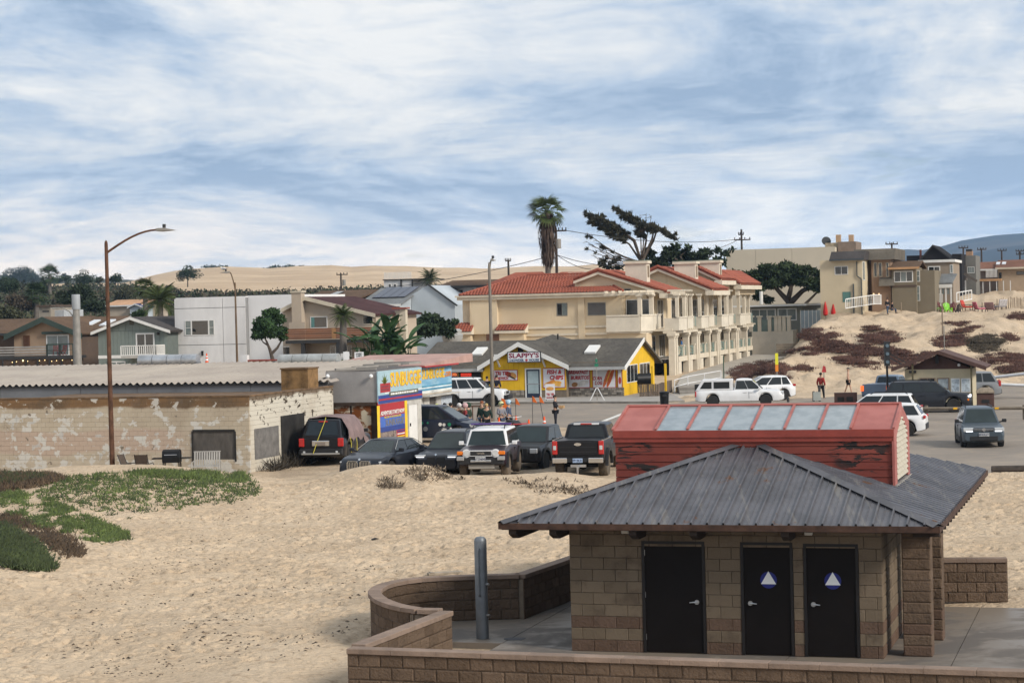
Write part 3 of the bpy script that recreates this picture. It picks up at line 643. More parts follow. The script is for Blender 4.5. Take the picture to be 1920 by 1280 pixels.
# ================================================================== BUILDINGS
glass=mat('window_glass',(.012,.016,.018),.07,var=.3,scale=.5,spec=.7)
glassg=mat('curtained_glass',(.14,.17,.165),.12,var=.25,scale=1.5,spec=.6)
glassl=mat('door_glass_pale',(.34,.42,.44),.12,var=.2,scale=1.2,spec=.6)
whitef=mat('white_trim',(.66,.65,.62),.6,var=.08);darkf=mat('dark_trim',(.03,.03,.03),.6,var=.1)
def wall(p,x0,x1,y0,y1,z0,z1,m,name='wall'):
 b=MB();b.box(x0,x1,y0,y1,z0,z1);return b.build(name,m,p)
def window(p,x0,x1,z0,z1,y=0.0,cols=2,fr=None,gl=None,face='f',fw=.06,name='window',rows=1,proud=.035,gls=None):
 """Frame with recessed panes. face f looks to -y, r looks to +x (then x0,x1 are y values and y is the x of the wall)."""
 fr=fr or whitef;gl=gl or glass
 def B(b,a0,a1,d0,d1,c0,c1):
  if face=='f':b.box(a0,a1,y-d1,y-d0,c0,c1)
  else:b.box(y+d0,y+d1,a0,a1,c0,c1)
 b=MB();B(b,x0,x1,.0,proud,z0,z0+fw);B(b,x0,x1,0,proud,z1-fw,z1);B(b,x0,x0+fw,0,proud,z0+fw,z1-fw);B(b,x1-fw,x1,0,proud,z0+fw,z1-fw)
 cw=(x1-x0-2*fw)/cols;ch=(z1-z0-2*fw)/rows
 for i in range(1,cols):B(b,x0+fw+cw*i-fw*.35,x0+fw+cw*i+fw*.35,.001,proud-.002,z0+fw,z1-fw)
 for i in range(1,rows):B(b,x0+fw,x1-fw,.002,proud-.004,z0+fw+ch*i-fw*.3,z0+fw+ch*i+fw*.3)
 w=b.build(name,fr,p)
 for i in range(cols):
  for j in range(rows):
   b=MB();B(b,x0+fw+cw*i+.002,x0+fw+cw*(i+1)-.002,.004,proud*.4,z0+fw+ch*j+.002,z0+fw+ch*(j+1)-.002)
   b.build('pane',gls[i] if gls else gl,w)
 return w
def roof_u(p,x0,x1,y0,y1,ze,zr,m,t=.16,name='roof',fas=None,yr=None,only=None):
 """Ridge along x."""
 yr=(y0+y1)/2 if yr is None else yr;o=[]
 if only!='b':
  b=MB();b.slab([(x0,y0,ze),(x1,y0,ze),(x1,yr,zr),(x0,yr,zr)],t);o.append(b.build(name,m,p))
 b=MB();b.slab([(x1,y1,ze),(x0,y1,ze),(x0,yr+.004,zr),(x1,yr+.004,zr)],t);o.append(b.build(name,m,p))
 if fas:b=MB();b.box(x0-.01,x1+.01,y0-.045,y0-.005,ze-t-.06,ze+.012);b.build('fascia',fas,p)
 return o
def roof_v(p,x0,x1,y0,y1,zl,zr,m,xr=None,zR=None,t=.16,name='roof',fas=None,rake=.2):
 """Ridge along y at xr; left eave height zl, right eave height zR."""
 xr=(x0+x1)/2 if xr is None else xr;zR=zl if zR is None else zR
 b=MB();b.slab([(x0,y0,zl),(xr,y0,zr),(xr,y1,zr),(x0,y1,zl)],t);b.build(name,m,p)
 b=MB();b.slab([(xr+.004,y0,zr),(x1,y0,zR),(x1,y1,zR),(xr+.004,y1,zr)],t);b.build(name,m,p)
 if fas:
  for a,c in(((x0,zl),(xr,zr)),((xr,zr),(x1,zR))):
   b=MB();b.prism([(a[0],a[1]+.015),(c[0],c[1]+.015),(c[0],c[1]-rake),(a[0],a[1]-rake)],y0-.05,y0-.006);b.build('rake_board',fas,p)
def gable_wall(p,x0,x1,y0,y1,z0,ze,zr,m,xr=None,zeR=None):
 xr=(x0+x1)/2 if xr is None else xr;b=MB();b.prism([(x0,z0),(x1,z0),(x1,ze if zeR is None else zeR),(xr,zr),(x0,ze)],y0,y1);return b.build('wall',m,p)
def railing(p,a,b,h,m,n,post=.05,rail=.05,bal=.025,solid=None,name='railing',rails_only=0):
 """Balusters each a part when few; rails and posts in one frame part."""
 a,b=Vector(a),Vector(b);q=MB();up=Vector((0,0,h))
 q.bar(a+up,b+up,post,rail);
 if rails_only:
  for i in range(1,rails_only):q.bar(a+up*(i/rails_only),b+up*(i/rails_only),bal,bal)
  for t in(0,1):c=a.lerp(b,t);q.bar(c,c+up,post)
  if n:
   for i in range(1,n):c=a.lerp(b,i/n);q.bar(c,c+up,post)
  return q.build(name,m,p)
 q.bar(a+Vector((0,0,.08)),b+Vector((0,0,.08)),rail)
 for t in(0,1):c=a.lerp(b,t);q.bar(c,c+up,post)
 r_=q.build(name,m,p);me=None
 for i in range(1,n):
  c=a.lerp(b,i/n)
  if me is None:k_=MB();k_.box(-bal/2,bal/2,-bal/2,bal/2,.08,h-.02);me=k_.mesh('baluster',m)
  o=link('baluster',me,r_);o.location=c
 return r_
def boards(p,x0,x1,z0,z1,y,n,m,t=.03,vert=True,name='plank',gap=.012,holes=(),face='f',top=None):
 for i in range(n):
  b=MB()
  if vert:
   a0=x0+(x1-x0)*i/n+gap/2;a1=x0+(x1-x0)*(i+1)/n-gap/2;zt0=zt1=z1
   if top:zt0,zt1=top(a0),top(a1)
   if zt0<z0+.05 and zt1<z0+.05:continue
   spans=[(z0,None)]
   for hx0,hx1,hz0,hz1 in holes:
    if a1>hx0 and a0<hx1:
     spans=[(max(z0,hz1),None)]
     for q0,q1 in((a0,min(a1,hx0)),(max(a0,hx1),a1)):
      if q1-q0>.03:k2=MB();k2.box(q0,q1,y-t,y-.001,z0,min(hz1,z1));k2.build(name,m,p)
   for s0,_ in spans:
    P_=[(a0,s0),(a1,s0),(a1,max(zt1,s0+.02)),(a0,max(zt0,s0+.02))]
    if face=='f':b.prism(P_,y-t,y-.001)
    else:b.prism(P_,y+.001,y+t,'x')
  else:
   c0=z0+(z1-z0)*i/n+gap/2;c1=z0+(z1-z0)*(i+1)/n-gap/2
   if face=='f':b.box(x0,x1,y-t,y-.001,c0,c1)
   else:b.box(y+.001,y+t,x0,x1,c0,c1)
  b.build(name,m,p)
def tile_roof(p,O,A,B,m,cl=None,cr=None,bw=.3,rh=.38,name='roof_tile'):
 """Barrel tiles in overlapping courses as real relief. O eave corner, A along the eave, B up the slope; cl/cr trim the ends per course."""
 O,A,B=Vector(O),Vector(A),Vector(B);La,Lb=A.length,B.length;a,b=A/La,B/Lb;nn=a.cross(b).normalized()
 if nn.z<0:nn=-nn
 V=[];F_=[];rows=max(1,int(round(Lb/rh)));st=Lb/rows
 for r in range(rows):
  t0,t1=r*st,(r+1)*st+.05;lo=cl(t0) if cl else 0;hi=cr(t0) if cr else La
  if hi-lo<bw*.6:continue
  nb=max(1,int(round((hi-lo)/bw)));w=(hi-lo)/nb;prev=None
  for i in range(nb*4+1):
   ph=(i%4)/4;h=(0,.065,.09,.065)[i%4];s_=lo+w*i/4
   q=O+a*s_+nn*h;o=len(V)
   V+=[q+b*t0+nn*.045-nn*.05,q+b*t0+nn*.045,q+b*min(t1,Lb)]
   if prev is not None:F_+=[(prev,o,o+1,prev+1),(prev+1,o+1,o+2,prev+2)]
   prev=o
 if F_:return stuff(link(name,np_mesh(name,[tuple(v) for v in V],F_,m),p))
# ------------------------------------------------------------------ weathered block building, left
CL=Lot(465,84.2)
cmu=lthing('block_building','long low block building with peeling cream and pink paint and boarded windows','building',CL)
k=NT('peeling_paint');n1=k.noise(.7,6,.6);n2=k.noise(1.9,9,.62,.3,(1,1,1.2));n3=k.noise(14,4);blo=k.noise(.33,3,.5)
cream=k.mix(k.rand(),(.44,.37,.275),(.485,.415,.315));c=k.mix(k.step(n1,.4,.7),cream,(.39,.32,.235))
zz_=k.math('ADD',k.z,k.math('MULTIPLY',k.math('SUBTRACT',blo,.5),.9))
pk=k.math('MULTIPLY',k.math('MULTIPLY',k.step(zz_,.75,.95),k.math('SUBTRACT',1.0,k.step(zz_,1.75,1.95))),k.math('SUBTRACT',1.0,k.step(k.x,-14.8,-13.2)))
c=k.mix(pk,c,(.45,.345,.265));nb=k.math('ADD',n2,k.math('MULTIPLY',k.math('SUBTRACT',k.rand(),.5),.13));c=k.mix(k.step(nb,.55,.575),c,(.56,.53,.47));c=k.mix(k.math('MULTIPLY',k.step(k.noise(1.5,8,.6,.3),.60,.63),.8),c,(.50,.49,.455))
c=k.mix(k.step(k.noise(2.8,8,.6),.66,.69),c,(.20,.165,.125))
top=k.math('MULTIPLY',k.step(k.math('ADD',k.z,k.math('MULTIPLY',k.math('SUBTRACT',n1,.5),.5)),2.72,2.86),k.math('SUBTRACT',1.0,k.math('MULTIPLY',k.step(n2,.56,.60),.85)))
c=k.mix(k.math('MULTIPLY',top,.9),c,k.mix(k.step(n1,.4,.6),(.17,.085,.03),(.10,.06,.03)));k.bump(n3,.3,.01);k.done(c,.9,.2)
k=NT('chipped_white_paint');n1=k.noise(.9,6,.6);n2=k.noise(2.4,9,.65,.4,(1,1,1.6))
c=k.mix(k.step(n1,.4,.7),(.53,.49,.41),(.46,.41,.33));up=k.step(k.z,1.2,3.2)
c=k.mix(k.step(k.math('ADD',n2,k.math('MULTIPLY',up,.10)),.655,.68),c,(.07,.055,.04));pk=k.math('SUBTRACT',1.0,k.step(k.math('ADD',k.z,n1),1.2,1.6));c=k.mix(k.math('MULTIPLY',pk,k.step(k.y,90,91)),c,(.44,.28,.21))
c=k.mix(k.math('MULTIPLY',k.step(k.math('ADD',k.z,k.math('MULTIPLY',n1,.4)),3.18,3.3),.85),c,(.09,.055,.03));k.done(c,.9,.2)
CH=3.2;XW=CL.fx(-60,800)[0];YE=CL.fy(625,760)[0]
blk1=CL.rect(362,808,441,865);blk2=CL.recty(477,800,523,858,0);drr=CL.recty(527,776,571,880,0);blk3=CL.recty(580,780,610,815,0)
wall(cmu,XW,-.012,.06,.3,0,CH,MATS['peeling_paint'],'wall_core');wall(cmu,-.3,-.06,.31,YE,0,CH,MATS['chipped_white_paint'],'wall_core')
blocks(cmu,XW,0,.6,CH,0,[(blk1[0],blk1[1],blk1[2],blk1[3])],.4,.2,m=MATS['peeling_paint'],limit=300,gap=.006,t=.057)
blocks(cmu,XW,0,0,.6,0,(),.4,.2,m=MATS['peeling_paint'],limit=0,gap=.006,t=.057)
blocks(cmu,.07,YE,0,CH,0,[(blk2[0],blk2[1],blk2[2],blk2[3]),(drr[0],drr[1],-1,drr[3])],.4,.2,m=MATS['chipped_white_paint'],axis='y',limit=0,gap=.008,t=.055)
ply=mat('weathered_plywood',(.085,.075,.065),.9,var=.4,scale=2.5,stretch=(1,1,.4));dk=mat('burnt_door',(.022,.020,.018),.85,var=.6,scale=1.5)
m=MB();m.box(blk1[0]+.01,blk1[1]-.01,.012,.05,blk1[2]+.01,blk1[3]-.01);bb=m.build('boarded_window',ply,cmu)
m=MB()
for a in((blk1[0],blk1[1],blk1[3]-.02,blk1[3]+.07),(blk1[1]-.02,blk1[1]+.05,blk1[2],blk1[3]-.02),(blk1[0]-.05,blk1[0]+.02,blk1[2],blk1[3]-.02)):m.box(a[0],a[1],-.03,.01,a[2],a[3])
m.build('frame',dk,bb)
m=MB();m.box(-.05,.012,blk2[0]+.01,blk2[1]-.01,blk2[2]+.01,blk2[3]-.01);m.build('boarded_window',mat('grey_board',(.15,.14,.13),.9,var=.35,scale=3),cmu)
m=MB();m.box(-.05,.03,drr[0]+.01,drr[1]-.01,0.02,drr[3]-.01);m.build('door',dk,cmu)
blocks(cmu,blk3[0],blk3[1],blk3[2],blk3[3],.022,(),.4,.2,m=mat('grey_block',(.27,.26,.235),.9,var=.2,scale=3,rnd=.12),axis='y',t=.02,limit=60)
m=MB();m.box(XW,.03,-.02,.32,CH+.002,CH+.07);m.box(-.32,.03,.322,YE,CH+.002,CH+.07);m.build('coping',mat('rusty_coping',(.14,.085,.045),.85,var=.5,scale=2),cmu)
c0=CL.rect(531,692,581,725,6.5);m=MB();m.box(c0[0]-.1,c0[1]-.1,6.5,7.7,2.6,c0[3]);fl=m.build('chimney',NT('rusty_block') and mat('chimney_rust',(.19,.11,.045),.9,var=.5,scale=2.2,bump=.4,bscale=15),cmu);m=MB();m.box(c0[0]-.14,c0[1]-.06,6.45,7.75,c0[3]+.001,c0[3]+.06);m.build('cap',MATS['rusty_coping'],fl)
greyp=mat('grey_panel',(.175,.18,.19),.6,.2,var=.15,scale=.7);YF=9.4;zf1=3.42
pn=[XW-15]+[CL.fx(x,735,YF)[0] for x in(0,151,257,358,470)]+[-.35]
for a,b in zip(pn[:-1],pn[1:]):
 m=MB();m.box(a+.01,b-.01,YF,YF+.06,0,zf1-.06);m.build('wall_panel',greyp,cmu)
m=MB();m.box(pn[0],-.3,YF-.10,YF-.01,zf1-.07,zf1+.01);m.build('gutter',darkf,cmu)
wall(cmu,XW,-.31,.31,YF-.02,2.95,3.02,MATS['rusty_coping'],'flat_roof')
cor=NT('corrugated_sheet');n1=cor.noise(.35,5,.6);n2=cor.noise(2,6,.7,0,(1,.3,1));c=cor.mix(cor.step(n1,.35,.7),(.36,.315,.265),(.29,.25,.215));c=cor.mix(cor.math('MULTIPLY',cor.step(n2,.55,.75),.5),c,(.17,.135,.11));cor.done(c,.75,.3);cor=cor.m
def corrugated(p,x0,x1,y0,y1,z0,z1,per,amp,m,name='roof_sheet',sheet=1.1):
 x=x0
 while x<x1-.05:
  xe=min(x+sheet,x1);nn=max(2,int((xe-x)/per*6));V=[];F_=[]
  for i in range(nn+1):
   xx=x+(xe-x)*i/nn;h=amp*math.sin(2*math.pi*xx/per);V+=[(xx,y0,z0+h),(xx,y1,z1+h)]
   if i:F_.append((2*i-2,2*i,2*i+1,2*i-1))
  link(name,np_mesh(name,V,F_,m,True),p);x=xe
xr1=-.2
corrugated(cmu,XW-16,xr1-1.3,YF-.15,21.5,3.47,4.08,.36,.06,cor);corrugated(cmu,xr1-1.3,xr1+.1,YF-.15,YF+.9,3.47,3.52,.36,.06,cor)
wall(cmu,XW-15,xr1-1.5,YF+.07,21.2,0,3.36,greyp,'wall')
for px0,px1,py in((262,372,676),(524,636,675)):
 yv=21.0;a,z=CL.fx(px0,py,yv);b,_=CL.fx(px1,py,yv)
 v_=lthing('roof_ventilator','long %s ridge ventilator tube on the corrugated roof'%('shiny metal' if px0<300 else 'mottled grey'),'ventilator',CL,'ridge ventilators')
 for i in range(4):
  x0=a+(b-a)*i/4;x1=a+(b-a)*(i+1)/4-.03;m=MB();m.cyl((x0,yv,z),(x1,yv,z),.30,n=16);m.build('vent_section',mat('vent_metal' if px0<300 else 'vent_mottled',(.42,.43,.44) if px0<300 else(.36,.37,.36),.35,.7 if px0<300 else.2,var=.3,scale=1.4),v_,smooth=True)
 for i in range(5):x0=a+(b-a)*i/4-.02;m=MB();m.box(x0-.03,x0+.05,yv-.25,yv+.25,3.95,z-.1);m.build('saddle',greyp,v_)
# ------------------------------------------------------------------ buggy hire building with painted signs
SB=Lot(706,93.6)
bug=lthing('hire_shop','grey hire shop with rusty doors and bright painted surf signs','shop',SB)
xl_=SB.fx(611,760)[0];yb=SB.fy(789,720)[0];zt=SB.fx(640,697)[1];zm=SB.fx(650,757)[1]
greyw=mat('grey_render',(.30,.285,.275),.85,var=.15,scale=.9);dirtyw=mat('dirty_white',(.46,.44,.40),.8,var=.25,scale=1.5)
wall(bug,xl_,-.03,0.05,yb,zm,zt,greyw);wall(bug,xl_+.15,-.06,.12,yb,0,zm,mat('rust_dark',(.05,.032,.022),.85,var=.4,scale=3))
k=NT('rust_peel');n1=k.noise(1.1,7,.62,.3,(1,1,1.6));c=k.mix(k.step(n1,.50,.57),(.50,.44,.34),(.17,.055,.014));c=k.mix(k.step(k.noise(2.5,7,.65),.62,.66),c,(.07,.028,.012));k.done(c,.8,.25)
dl=SB.rect(627,760,657,808,.1);dr_=SB.rect(660,760,697,808,.1)
for a in(dl,dr_):
 m=MB();m.box(a[0]+.02,a[1]-.02,.06,.115,.1,zm-.1);m.build('rusty_door',MATS['rust_peel'],bug)
m=MB();m.box(xl_+.1,-.05,-.02,.10,zm-.1,zm+.06);m.build('door_lintel',MATS['rust_dark'],bug)
for px in(616,697):
 a,z=SB.fx(px,705);m=MB();m.ball((a,-.10,z),.10,8);m.cyl((a,.05,z),(a,-.08,z),.03);m.build('floodlight',white,bug,smooth=True)
m=MB();
for i in range(5):m.bar((xl_+.1,.1+i*1.5,zt+.02+i*.05),(-.05,.1+i*1.5,zt+.12+i*.03),.08)
m.bar((xl_+.4,.3,zt+.1),(.0,yb,zt+.22),.1);m.build('roof_beam',mat('weathered_beam',(.26,.24,.215),.85,var=.2),bug)
wall(bug,xl_+.02,-.04,.07,yb,zt+.002,zt+.05,mat('roof_felt',(.13,.12,.115),.9,var=.3),'roof')
sx0,sx1=-.05,0
wall(bug,-.06,-.005,.14,yb,.02,zm-.02,dirtyw,'side_wall')
def side_rect(px0,py0,px1,py1,x=0.0):return SB.recty(px0,py0,px1,py1,x)
paint=lambda n,c,**k_:mat(n,c,.6,var=.12,scale=2.5,**k_)
skyb=NT('sign_surf');n1=skyb.noise(1.3,5,.6,.3,(.5,.5,3));zc=skyb.z
c=skyb.mix(skyb.step(n1,.4,.65),(.15,.33,.48),(.27,.46,.57));skyb.done(c,.6,.3)
S1=side_rect(706,692,789,752);d1=.06
panel=MB();panel.box(.01,d1,S1[0]+.02,S1[1],S1[2],S1[3]);sg=panel.build('sign',paint('sign_paleblue',(.32,.45,.50)),bug)
H1=S1[3]-S1[2];W1=S1[1]-S1[0];
def sband(y0,y1,z0,z1,m,par,d=d1,t=.006,nm='band'):b=MB();b.box(d+.001,d+t,y0,y1,z0,z1);return b.build(nm,m,par)
navy=paint('sign_navy',(.03,.055,.22));redp=paint('sign_red',(.36,.03,.035));yel=paint('sign_yellow',(.72,.50,.03));orange=paint('sign_orange',(.62,.20,.02));whitep=paint('sign_white',(.70,.70,.68));blackp=paint('sign_black',(.015,.015,.015));bluep=paint('sign_blue_mid',(.06,.13,.42))
sband(S1[0]+.03,S1[1]-.01,S1[2]+.01,S1[2]+H1*.26,navy,sg);sband(S1[0]+.04,S1[1]-.01,S1[2]+H1*.10,S1[2]+H1*.15,redp,sg,d1+.007);sband(S1[0]+.9,S1[1]-.01,S1[2]+H1*.30,S1[2]+H1*.33,whitep,sg)
sband(S1[0]+W1*.05,S1[0]+W1*.27,S1[2]+H1*.34,S1[2]+H1*.62,redp,sg)
tr=dict(rz=R(90));dT=d1+.012
def stext(body,y0,y1,z0,z1,mm,par,d=dT,**k_):return text(body,1,(d,(y0+y1)/2,(z0+z1)/2),par,mm,rz=R(90),fit=(y1-y0,z1-z0),**k_)
stext('SUNBUGGIE',S1[0]+W1*.275,S1[1]-W1*.02,S1[2]+H1*.47,S1[2]+H1*.93,orange,sg,d=dT-.005,bold=.035);stext('SUNBUGGIE',S1[0]+W1*.27,S1[1]-W1*.03,S1[2]+H1*.485,S1[2]+H1*.93,yel,sg,bold=.012)
sband(S1[0]+W1*.24,S1[0]+W1*.90,S1[2]+H1*.20,S1[2]+H1*.33,mat('sign_olive_dark',(.10,.10,.06),.6),sg,d1+.010)
def small_print(p,y0,y1,z0,z1,d,m,rows=1,front=False,seed=1):
 '''Print too small to read in the photograph: dashes of word length.'''
 r_=random.Random(seed);b=MB();h_=(z1-z0)/rows
 for i in range(rows):
  y=y0
  while y<y1-.02:
   w=min(r_.uniform(.04,.11)*(y1-y0)/.9,y1-y)
   if front:b.box(y,y+w*.8,d-.004,d,z0+h_*(i+.2),z0+h_*(i+.8))
   else:b.box(d,d+.004,y,y+w*.8,z0+h_*(i+.2),z0+h_*(i+.8))
   y+=w
 return stuff(b.build('small_print',m,p,fix=False))
small_print(sg,S1[0]+W1*.27,S1[0]+W1*.87,S1[2]+H1*.22,S1[2]+H1*.31,d1+.017,whitep);small_print(sg,S1[0]+W1*.07,S1[0]+W1*.25,S1[2]+H1*.38,S1[2]+H1*.57,d1+.008,paint('sign_maroon_print',(.22,.05,.06)),2,seed=3)
m=MB()
for i in range(9):
 a=R(20+i*17.5);yy,zz0=S1[0]+W1*.15,S1[2]+H1*.62;L_=H1*(.22 if i%2 else.30);m.prism([(yy+.09*math.cos(a+1.57),zz0+.09*math.sin(a+1.57)),(yy+L_*math.cos(a),zz0+L_*math.sin(a)),(yy+.09*math.cos(a-1.57),zz0+.09*math.sin(a-1.57))],d1+.001,d1+.006,'x')
m.build('sunburst',paint('sign_olive',(.10,.13,.02)),sg)
S2=side_rect(708,750,761,832);H2=S2[3]-S2[2];W2=S2[1]-S2[0];S2=(S2[0],S2[1],max(S2[2],.12),S2[3])
b=MB();b.box(.0,d1-.02,S2[0],S2[1],S2[2],S2[3]);sg2=b.build('banner',redp,bug);dd=d1-.02
def b2(y0,y1,z0,z1,mm,t=.005):sband(S2[0]+W2*y0,S2[0]+W2*y1,S2[2]+H2*z0,S2[2]+H2*z1,mm,sg2,dd,t)
b2(-.04,.05,.02,.92,yel,.008);b2(.94,1.03,.02,.97,yel,.008);b2(.06,.93,.42,.66,bluep);b2(.06,.93,.30,.42,navy);b2(.06,.62,.13,.31,mat('photo_print',(.20,.16,.14),.6,var=.8,scale=6));b2(.06,.93,.0,.11,redp)
def t2(s_,y0,y1,z0,z1,mm,**k_):stext(s_,S2[0]+W2*y0,S2[0]+W2*y1,S2[2]+H2*z0,S2[2]+H2*z1,mm,sg2,d=dd+.012,**k_)
t2('ADVENTURE STARTS NOW',.08,.92,.685,.78,whitep,bold=.02);t2('WELCOME TO THE OCEANO DUNES',.2,.8,.61,.655,yel);t2('SUNBUGGIE',.24,.9,.43,.58,mat('sign_grey',(.16,.16,.18),.6,var=.1),bold=.03);[small_print(sg2,S2[0]+W2*.65,S2[0]+W2*.92,S2[2]+H2*z0,S2[2]+H2*(z0+.05),dd+.008,c_,seed=i) for i,(z0,c_) in enumerate(((.24,navy),(.18,whitep),(.12,yel)))];t2('FUN NEVER ENDS',.25,.92,.02,.09,whitep,bold=.015)
D2=side_rect(766,758,782,836);m=MB();m.box(.0,.03,D2[0],D2[1],.06,D2[3]);od=m.build('door',whitef,bug);m=MB();m.box(.031,.08,D2[0]+.1,D2[0]+.16,1.05,1.2);m.build('handle',dk,od)
m=MB();m.box(0,.05,D2[0]-.08,D2[0]-.01,0.03,D2[3]+.08);m.box(0,.05,D2[1]+.01,D2[1]+.1,.03,D2[3]+.08);m.box(0,.05,D2[0]-.01,D2[1]+.01,D2[3]+.01,D2[3]+.08);m.build('door_frame',dirtyw,bug)
S2L=Lot(789,112.5);mur=lthing('surf_mural_shop','shop end wall with sky blue surf mural and pink flat roof','shop',S2L)
M1_=S2L.recty(789.5,688,846,738,0);zt2=M1_[3]+.12
wall(mur,-6,-.03,0,M1_[1],0,zt2,dirtyw);b=MB();b.box(-.02,.03,M1_[0]+.02,M1_[1],M1_[2],M1_[3]);ms=b.build('mural_panel',MATS['sign_surf'],mur)
Hm,Wm=M1_[3]-M1_[2],M1_[1]-M1_[0]
for z0,z1,c in((.0,.07,(.42,.36,.28)),(.07,.17,(.60,.60,.56)),(.17,.24,(.06,.22,.34)),(.24,.29,(.60,.66,.66)),(.29,.36,(.08,.26,.38))):
 sband(M1_[0]+.03,M1_[1]-.02,M1_[2]+Hm*z0+.005,M1_[2]+Hm*z1,mat('mural_%d'%int(z0*100),c,.6,var=.35,scale=2,stretch=(.5,.5,4)),ms,.031,.004)
stext('SUNBUGGIE',M1_[0]+Wm*.02,M1_[0]+Wm*.76,M1_[2]+Hm*.58,M1_[2]+Hm*.97,orange,ms,d=.036,bold=.04);stext('SUNBUGGIE',M1_[0]+Wm*.015,M1_[0]+Wm*.75,M1_[2]+Hm*.595,M1_[2]+Hm*.965,yel,ms,d=.042,bold=.015);stext('.com',M1_[0]+Wm*.77,M1_[0]+Wm*.97,M1_[2]+Hm*.60,M1_[2]+Hm*.80,orange,ms,d=.042,bold=.02)
pinkr=mat('pink_roof',(.40,.25,.21),.85,var=.2,scale=1);m=MB();m.prism([(-.3,zt2+.001),(-.3,zt2+.08),(M1_[1]+3,zt2+.5),(M1_[1]+3,zt2+.001)],-6.2,.35,'x');m.build('roof',pinkr,mur);m=MB();m.box(.351,.39,-.3,M1_[1]+.3,zt2-.06,zt2+.02);m.box(-6.2,.35,-.34,-.301,zt2-.03,zt2+.04);m.build('fascia',redp,mur)
m=MB();m.box(.03,.5,M1_[0],M1_[1]+.2,M1_[2]-.07,M1_[2]-.01);m.build('awning',dirtyw,mur)
M2_=S2L.recty(826,739,846,757,0);b=MB();b.box(-.02,.04,M2_[0],M2_[1],M2_[2],M2_[3]-.1);b.build('notice_board',mat('notice',(.42,.46,.50),.7,var=.4,scale=5),mur)
for i,px in enumerate((795,806,818)):
 y_=S2L.fy(px,760)[0];m=MB();m.box(-.02,.02,y_,y_+.9,.1,2.0);m.build('door',ply if i%2 else dirtyw,mur)
# ------------------------------------------------------------------ yellow chowder restaurant
SL_=Lot(845,149.0,0.1)
sl_=lthing('chowder_restaurant','yellow chowder restaurant with grey shingle roof and front gable','restaurant',SL_)
k=NT('shingle');n1=k.noise(.5,5,.6);n2=k.noise(5,5,.75,0,(1,1,2));c=k.mix(k.step(n1,.35,.65),(.088,.080,.070),(.125,.113,.096));c=k.mix(k.step(n2,.4,.75),c,(.055,.05,.044));k.bump(n2,.6,.04);k.done(c,.95,.1)
yellow=mat('yellow_boards',(.66,.40,.012),.65,var=.10,scale=1.5,rnd=.06)
X0=SL_.fx(790,700)[0];XR=SL_.fx(1168,735)[0];ZE_=SL_.fx(1000,690.5,-.9)[1]+.02;ZR_=SL_.fx(1060,636,5.2)[1]
wall(sl_,X0,XR-.06,.06,10,0,ZE_+.35,mort,'wall_core')
gx0,gx1=SL_.fx(906,720,-.7)[0],SL_.fx(1062,720,-.7)[0];px_,pz_=SL_.fx(971,637,-1.3);gl_,gzl=SL_.fx(895,688,-1.3);gr_,gzr=SL_.fx(1066,685,-1.3)
xr_end=SL_.fx(1171,693,-.9)[0]
for xa_,xb_,y_ in((X0-.5,gl_+.35,-.9),(gl_+.351,gr_-.301,.3),(gr_-.3,xr_end,-.9)):
 z_=ZE_+(y_+.9)*(ZR_-ZE_)/6.1;b=MB();b.slab([(xa_,y_,z_),(xb_,y_,z_),(xb_,5.2,ZR_),(xa_,5.2,ZR_)],.16);b.build('roof',MATS['shingle'],sl_)
b=MB();b.slab([(xr_end,11.2,ZE_),(X0-.5,11.2,ZE_),(X0-.5,5.21,ZR_),(xr_end,5.21,ZR_)],.16);b.build('roof',MATS['shingle'],sl_)
b=MB();b.box(X0-.5,gl_+.3,-.96,-.905,ZE_-.2,ZE_+.015);b.box(gr_-.2,xr_end+.01,-.96,-.905,ZE_-.2,ZE_+.015);b.build('gutter',mat('gutter_grey',(.36,.36,.35),.6,var=.1),sl_)
sl2=(ZR_-ZE_)/6.1;yb_=lambda z:-.9+(z-ZE_)/sl2
pz_=min(pz_,ZR_-.05);gzl=max(min(gzl,gzr),ZE_+.05)
for e,s_ in((gl_,-1),(gr_,1)):
 b=MB();b.slab([(px_,-1.3,pz_),(e,-1.3,gzl),(e,yb_(gzl)+.1,gzl),(px_,yb_(pz_)+.1,pz_)] if s_>0 else[(e,-1.3,gzl),(px_,-1.3,pz_),(px_,yb_(pz_)+.1,pz_),(e,yb_(gzl)+.1,gzl)],.12);b.build('roof',MATS['shingle'],sl_)
 b=MB();b.prism([(px_,pz_+.03),(e,gzl+.03),(e,gzl-.30),(px_,pz_-.30)],-1.36,-1.305);b.build('rake_board',whitef,sl_)
gtop=lambda x:pz_-.16-(pz_-gzl)*((px_-x)/(px_-gl_) if x<px_ else(x-px_)/(gr_-px_))
dS=SL_.rect(985,690,1015,747,-.7);gy=-.7
b=MB();b.prism([(gx0,0),(gx1,0),(gx1,gtop(gx1)-.02),(px_,gtop(px_)-.02),(gx0,gtop(gx0)-.02)],gy,.05);b.build('wall',mort,sl_)
boards(sl_,gx0,gx1,.55,2.2,gy,16,yellow,vert=True,holes=[(dS[0],dS[1],0,dS[3])],top=gtop)
boards(sl_,gx1+.02,XR,.68,ZE_+.2,.055,15,yellow)
boards(sl_,X0,gx0-.02,.3,ZE_+.2,.055,12,yellow)
b=MB();b.prism([(px_-.55,gtop(px_-.55)),(px_+.55,gtop(px_+.55)),(px_,gtop(px_))],gy-.04,gy-.032);
wv=SL_.rect(978,648,988,657,gy);b=MB();b.box(px_-.2,px_+.22,gy-.045,gy-.032,pz_-.95,pz_-.4);b.build('gable_vent',dk,sl_)
st1=mat('field_stone',(.21,.185,.155),.9,var=.35,scale=3,isl=.5,bump=.4);
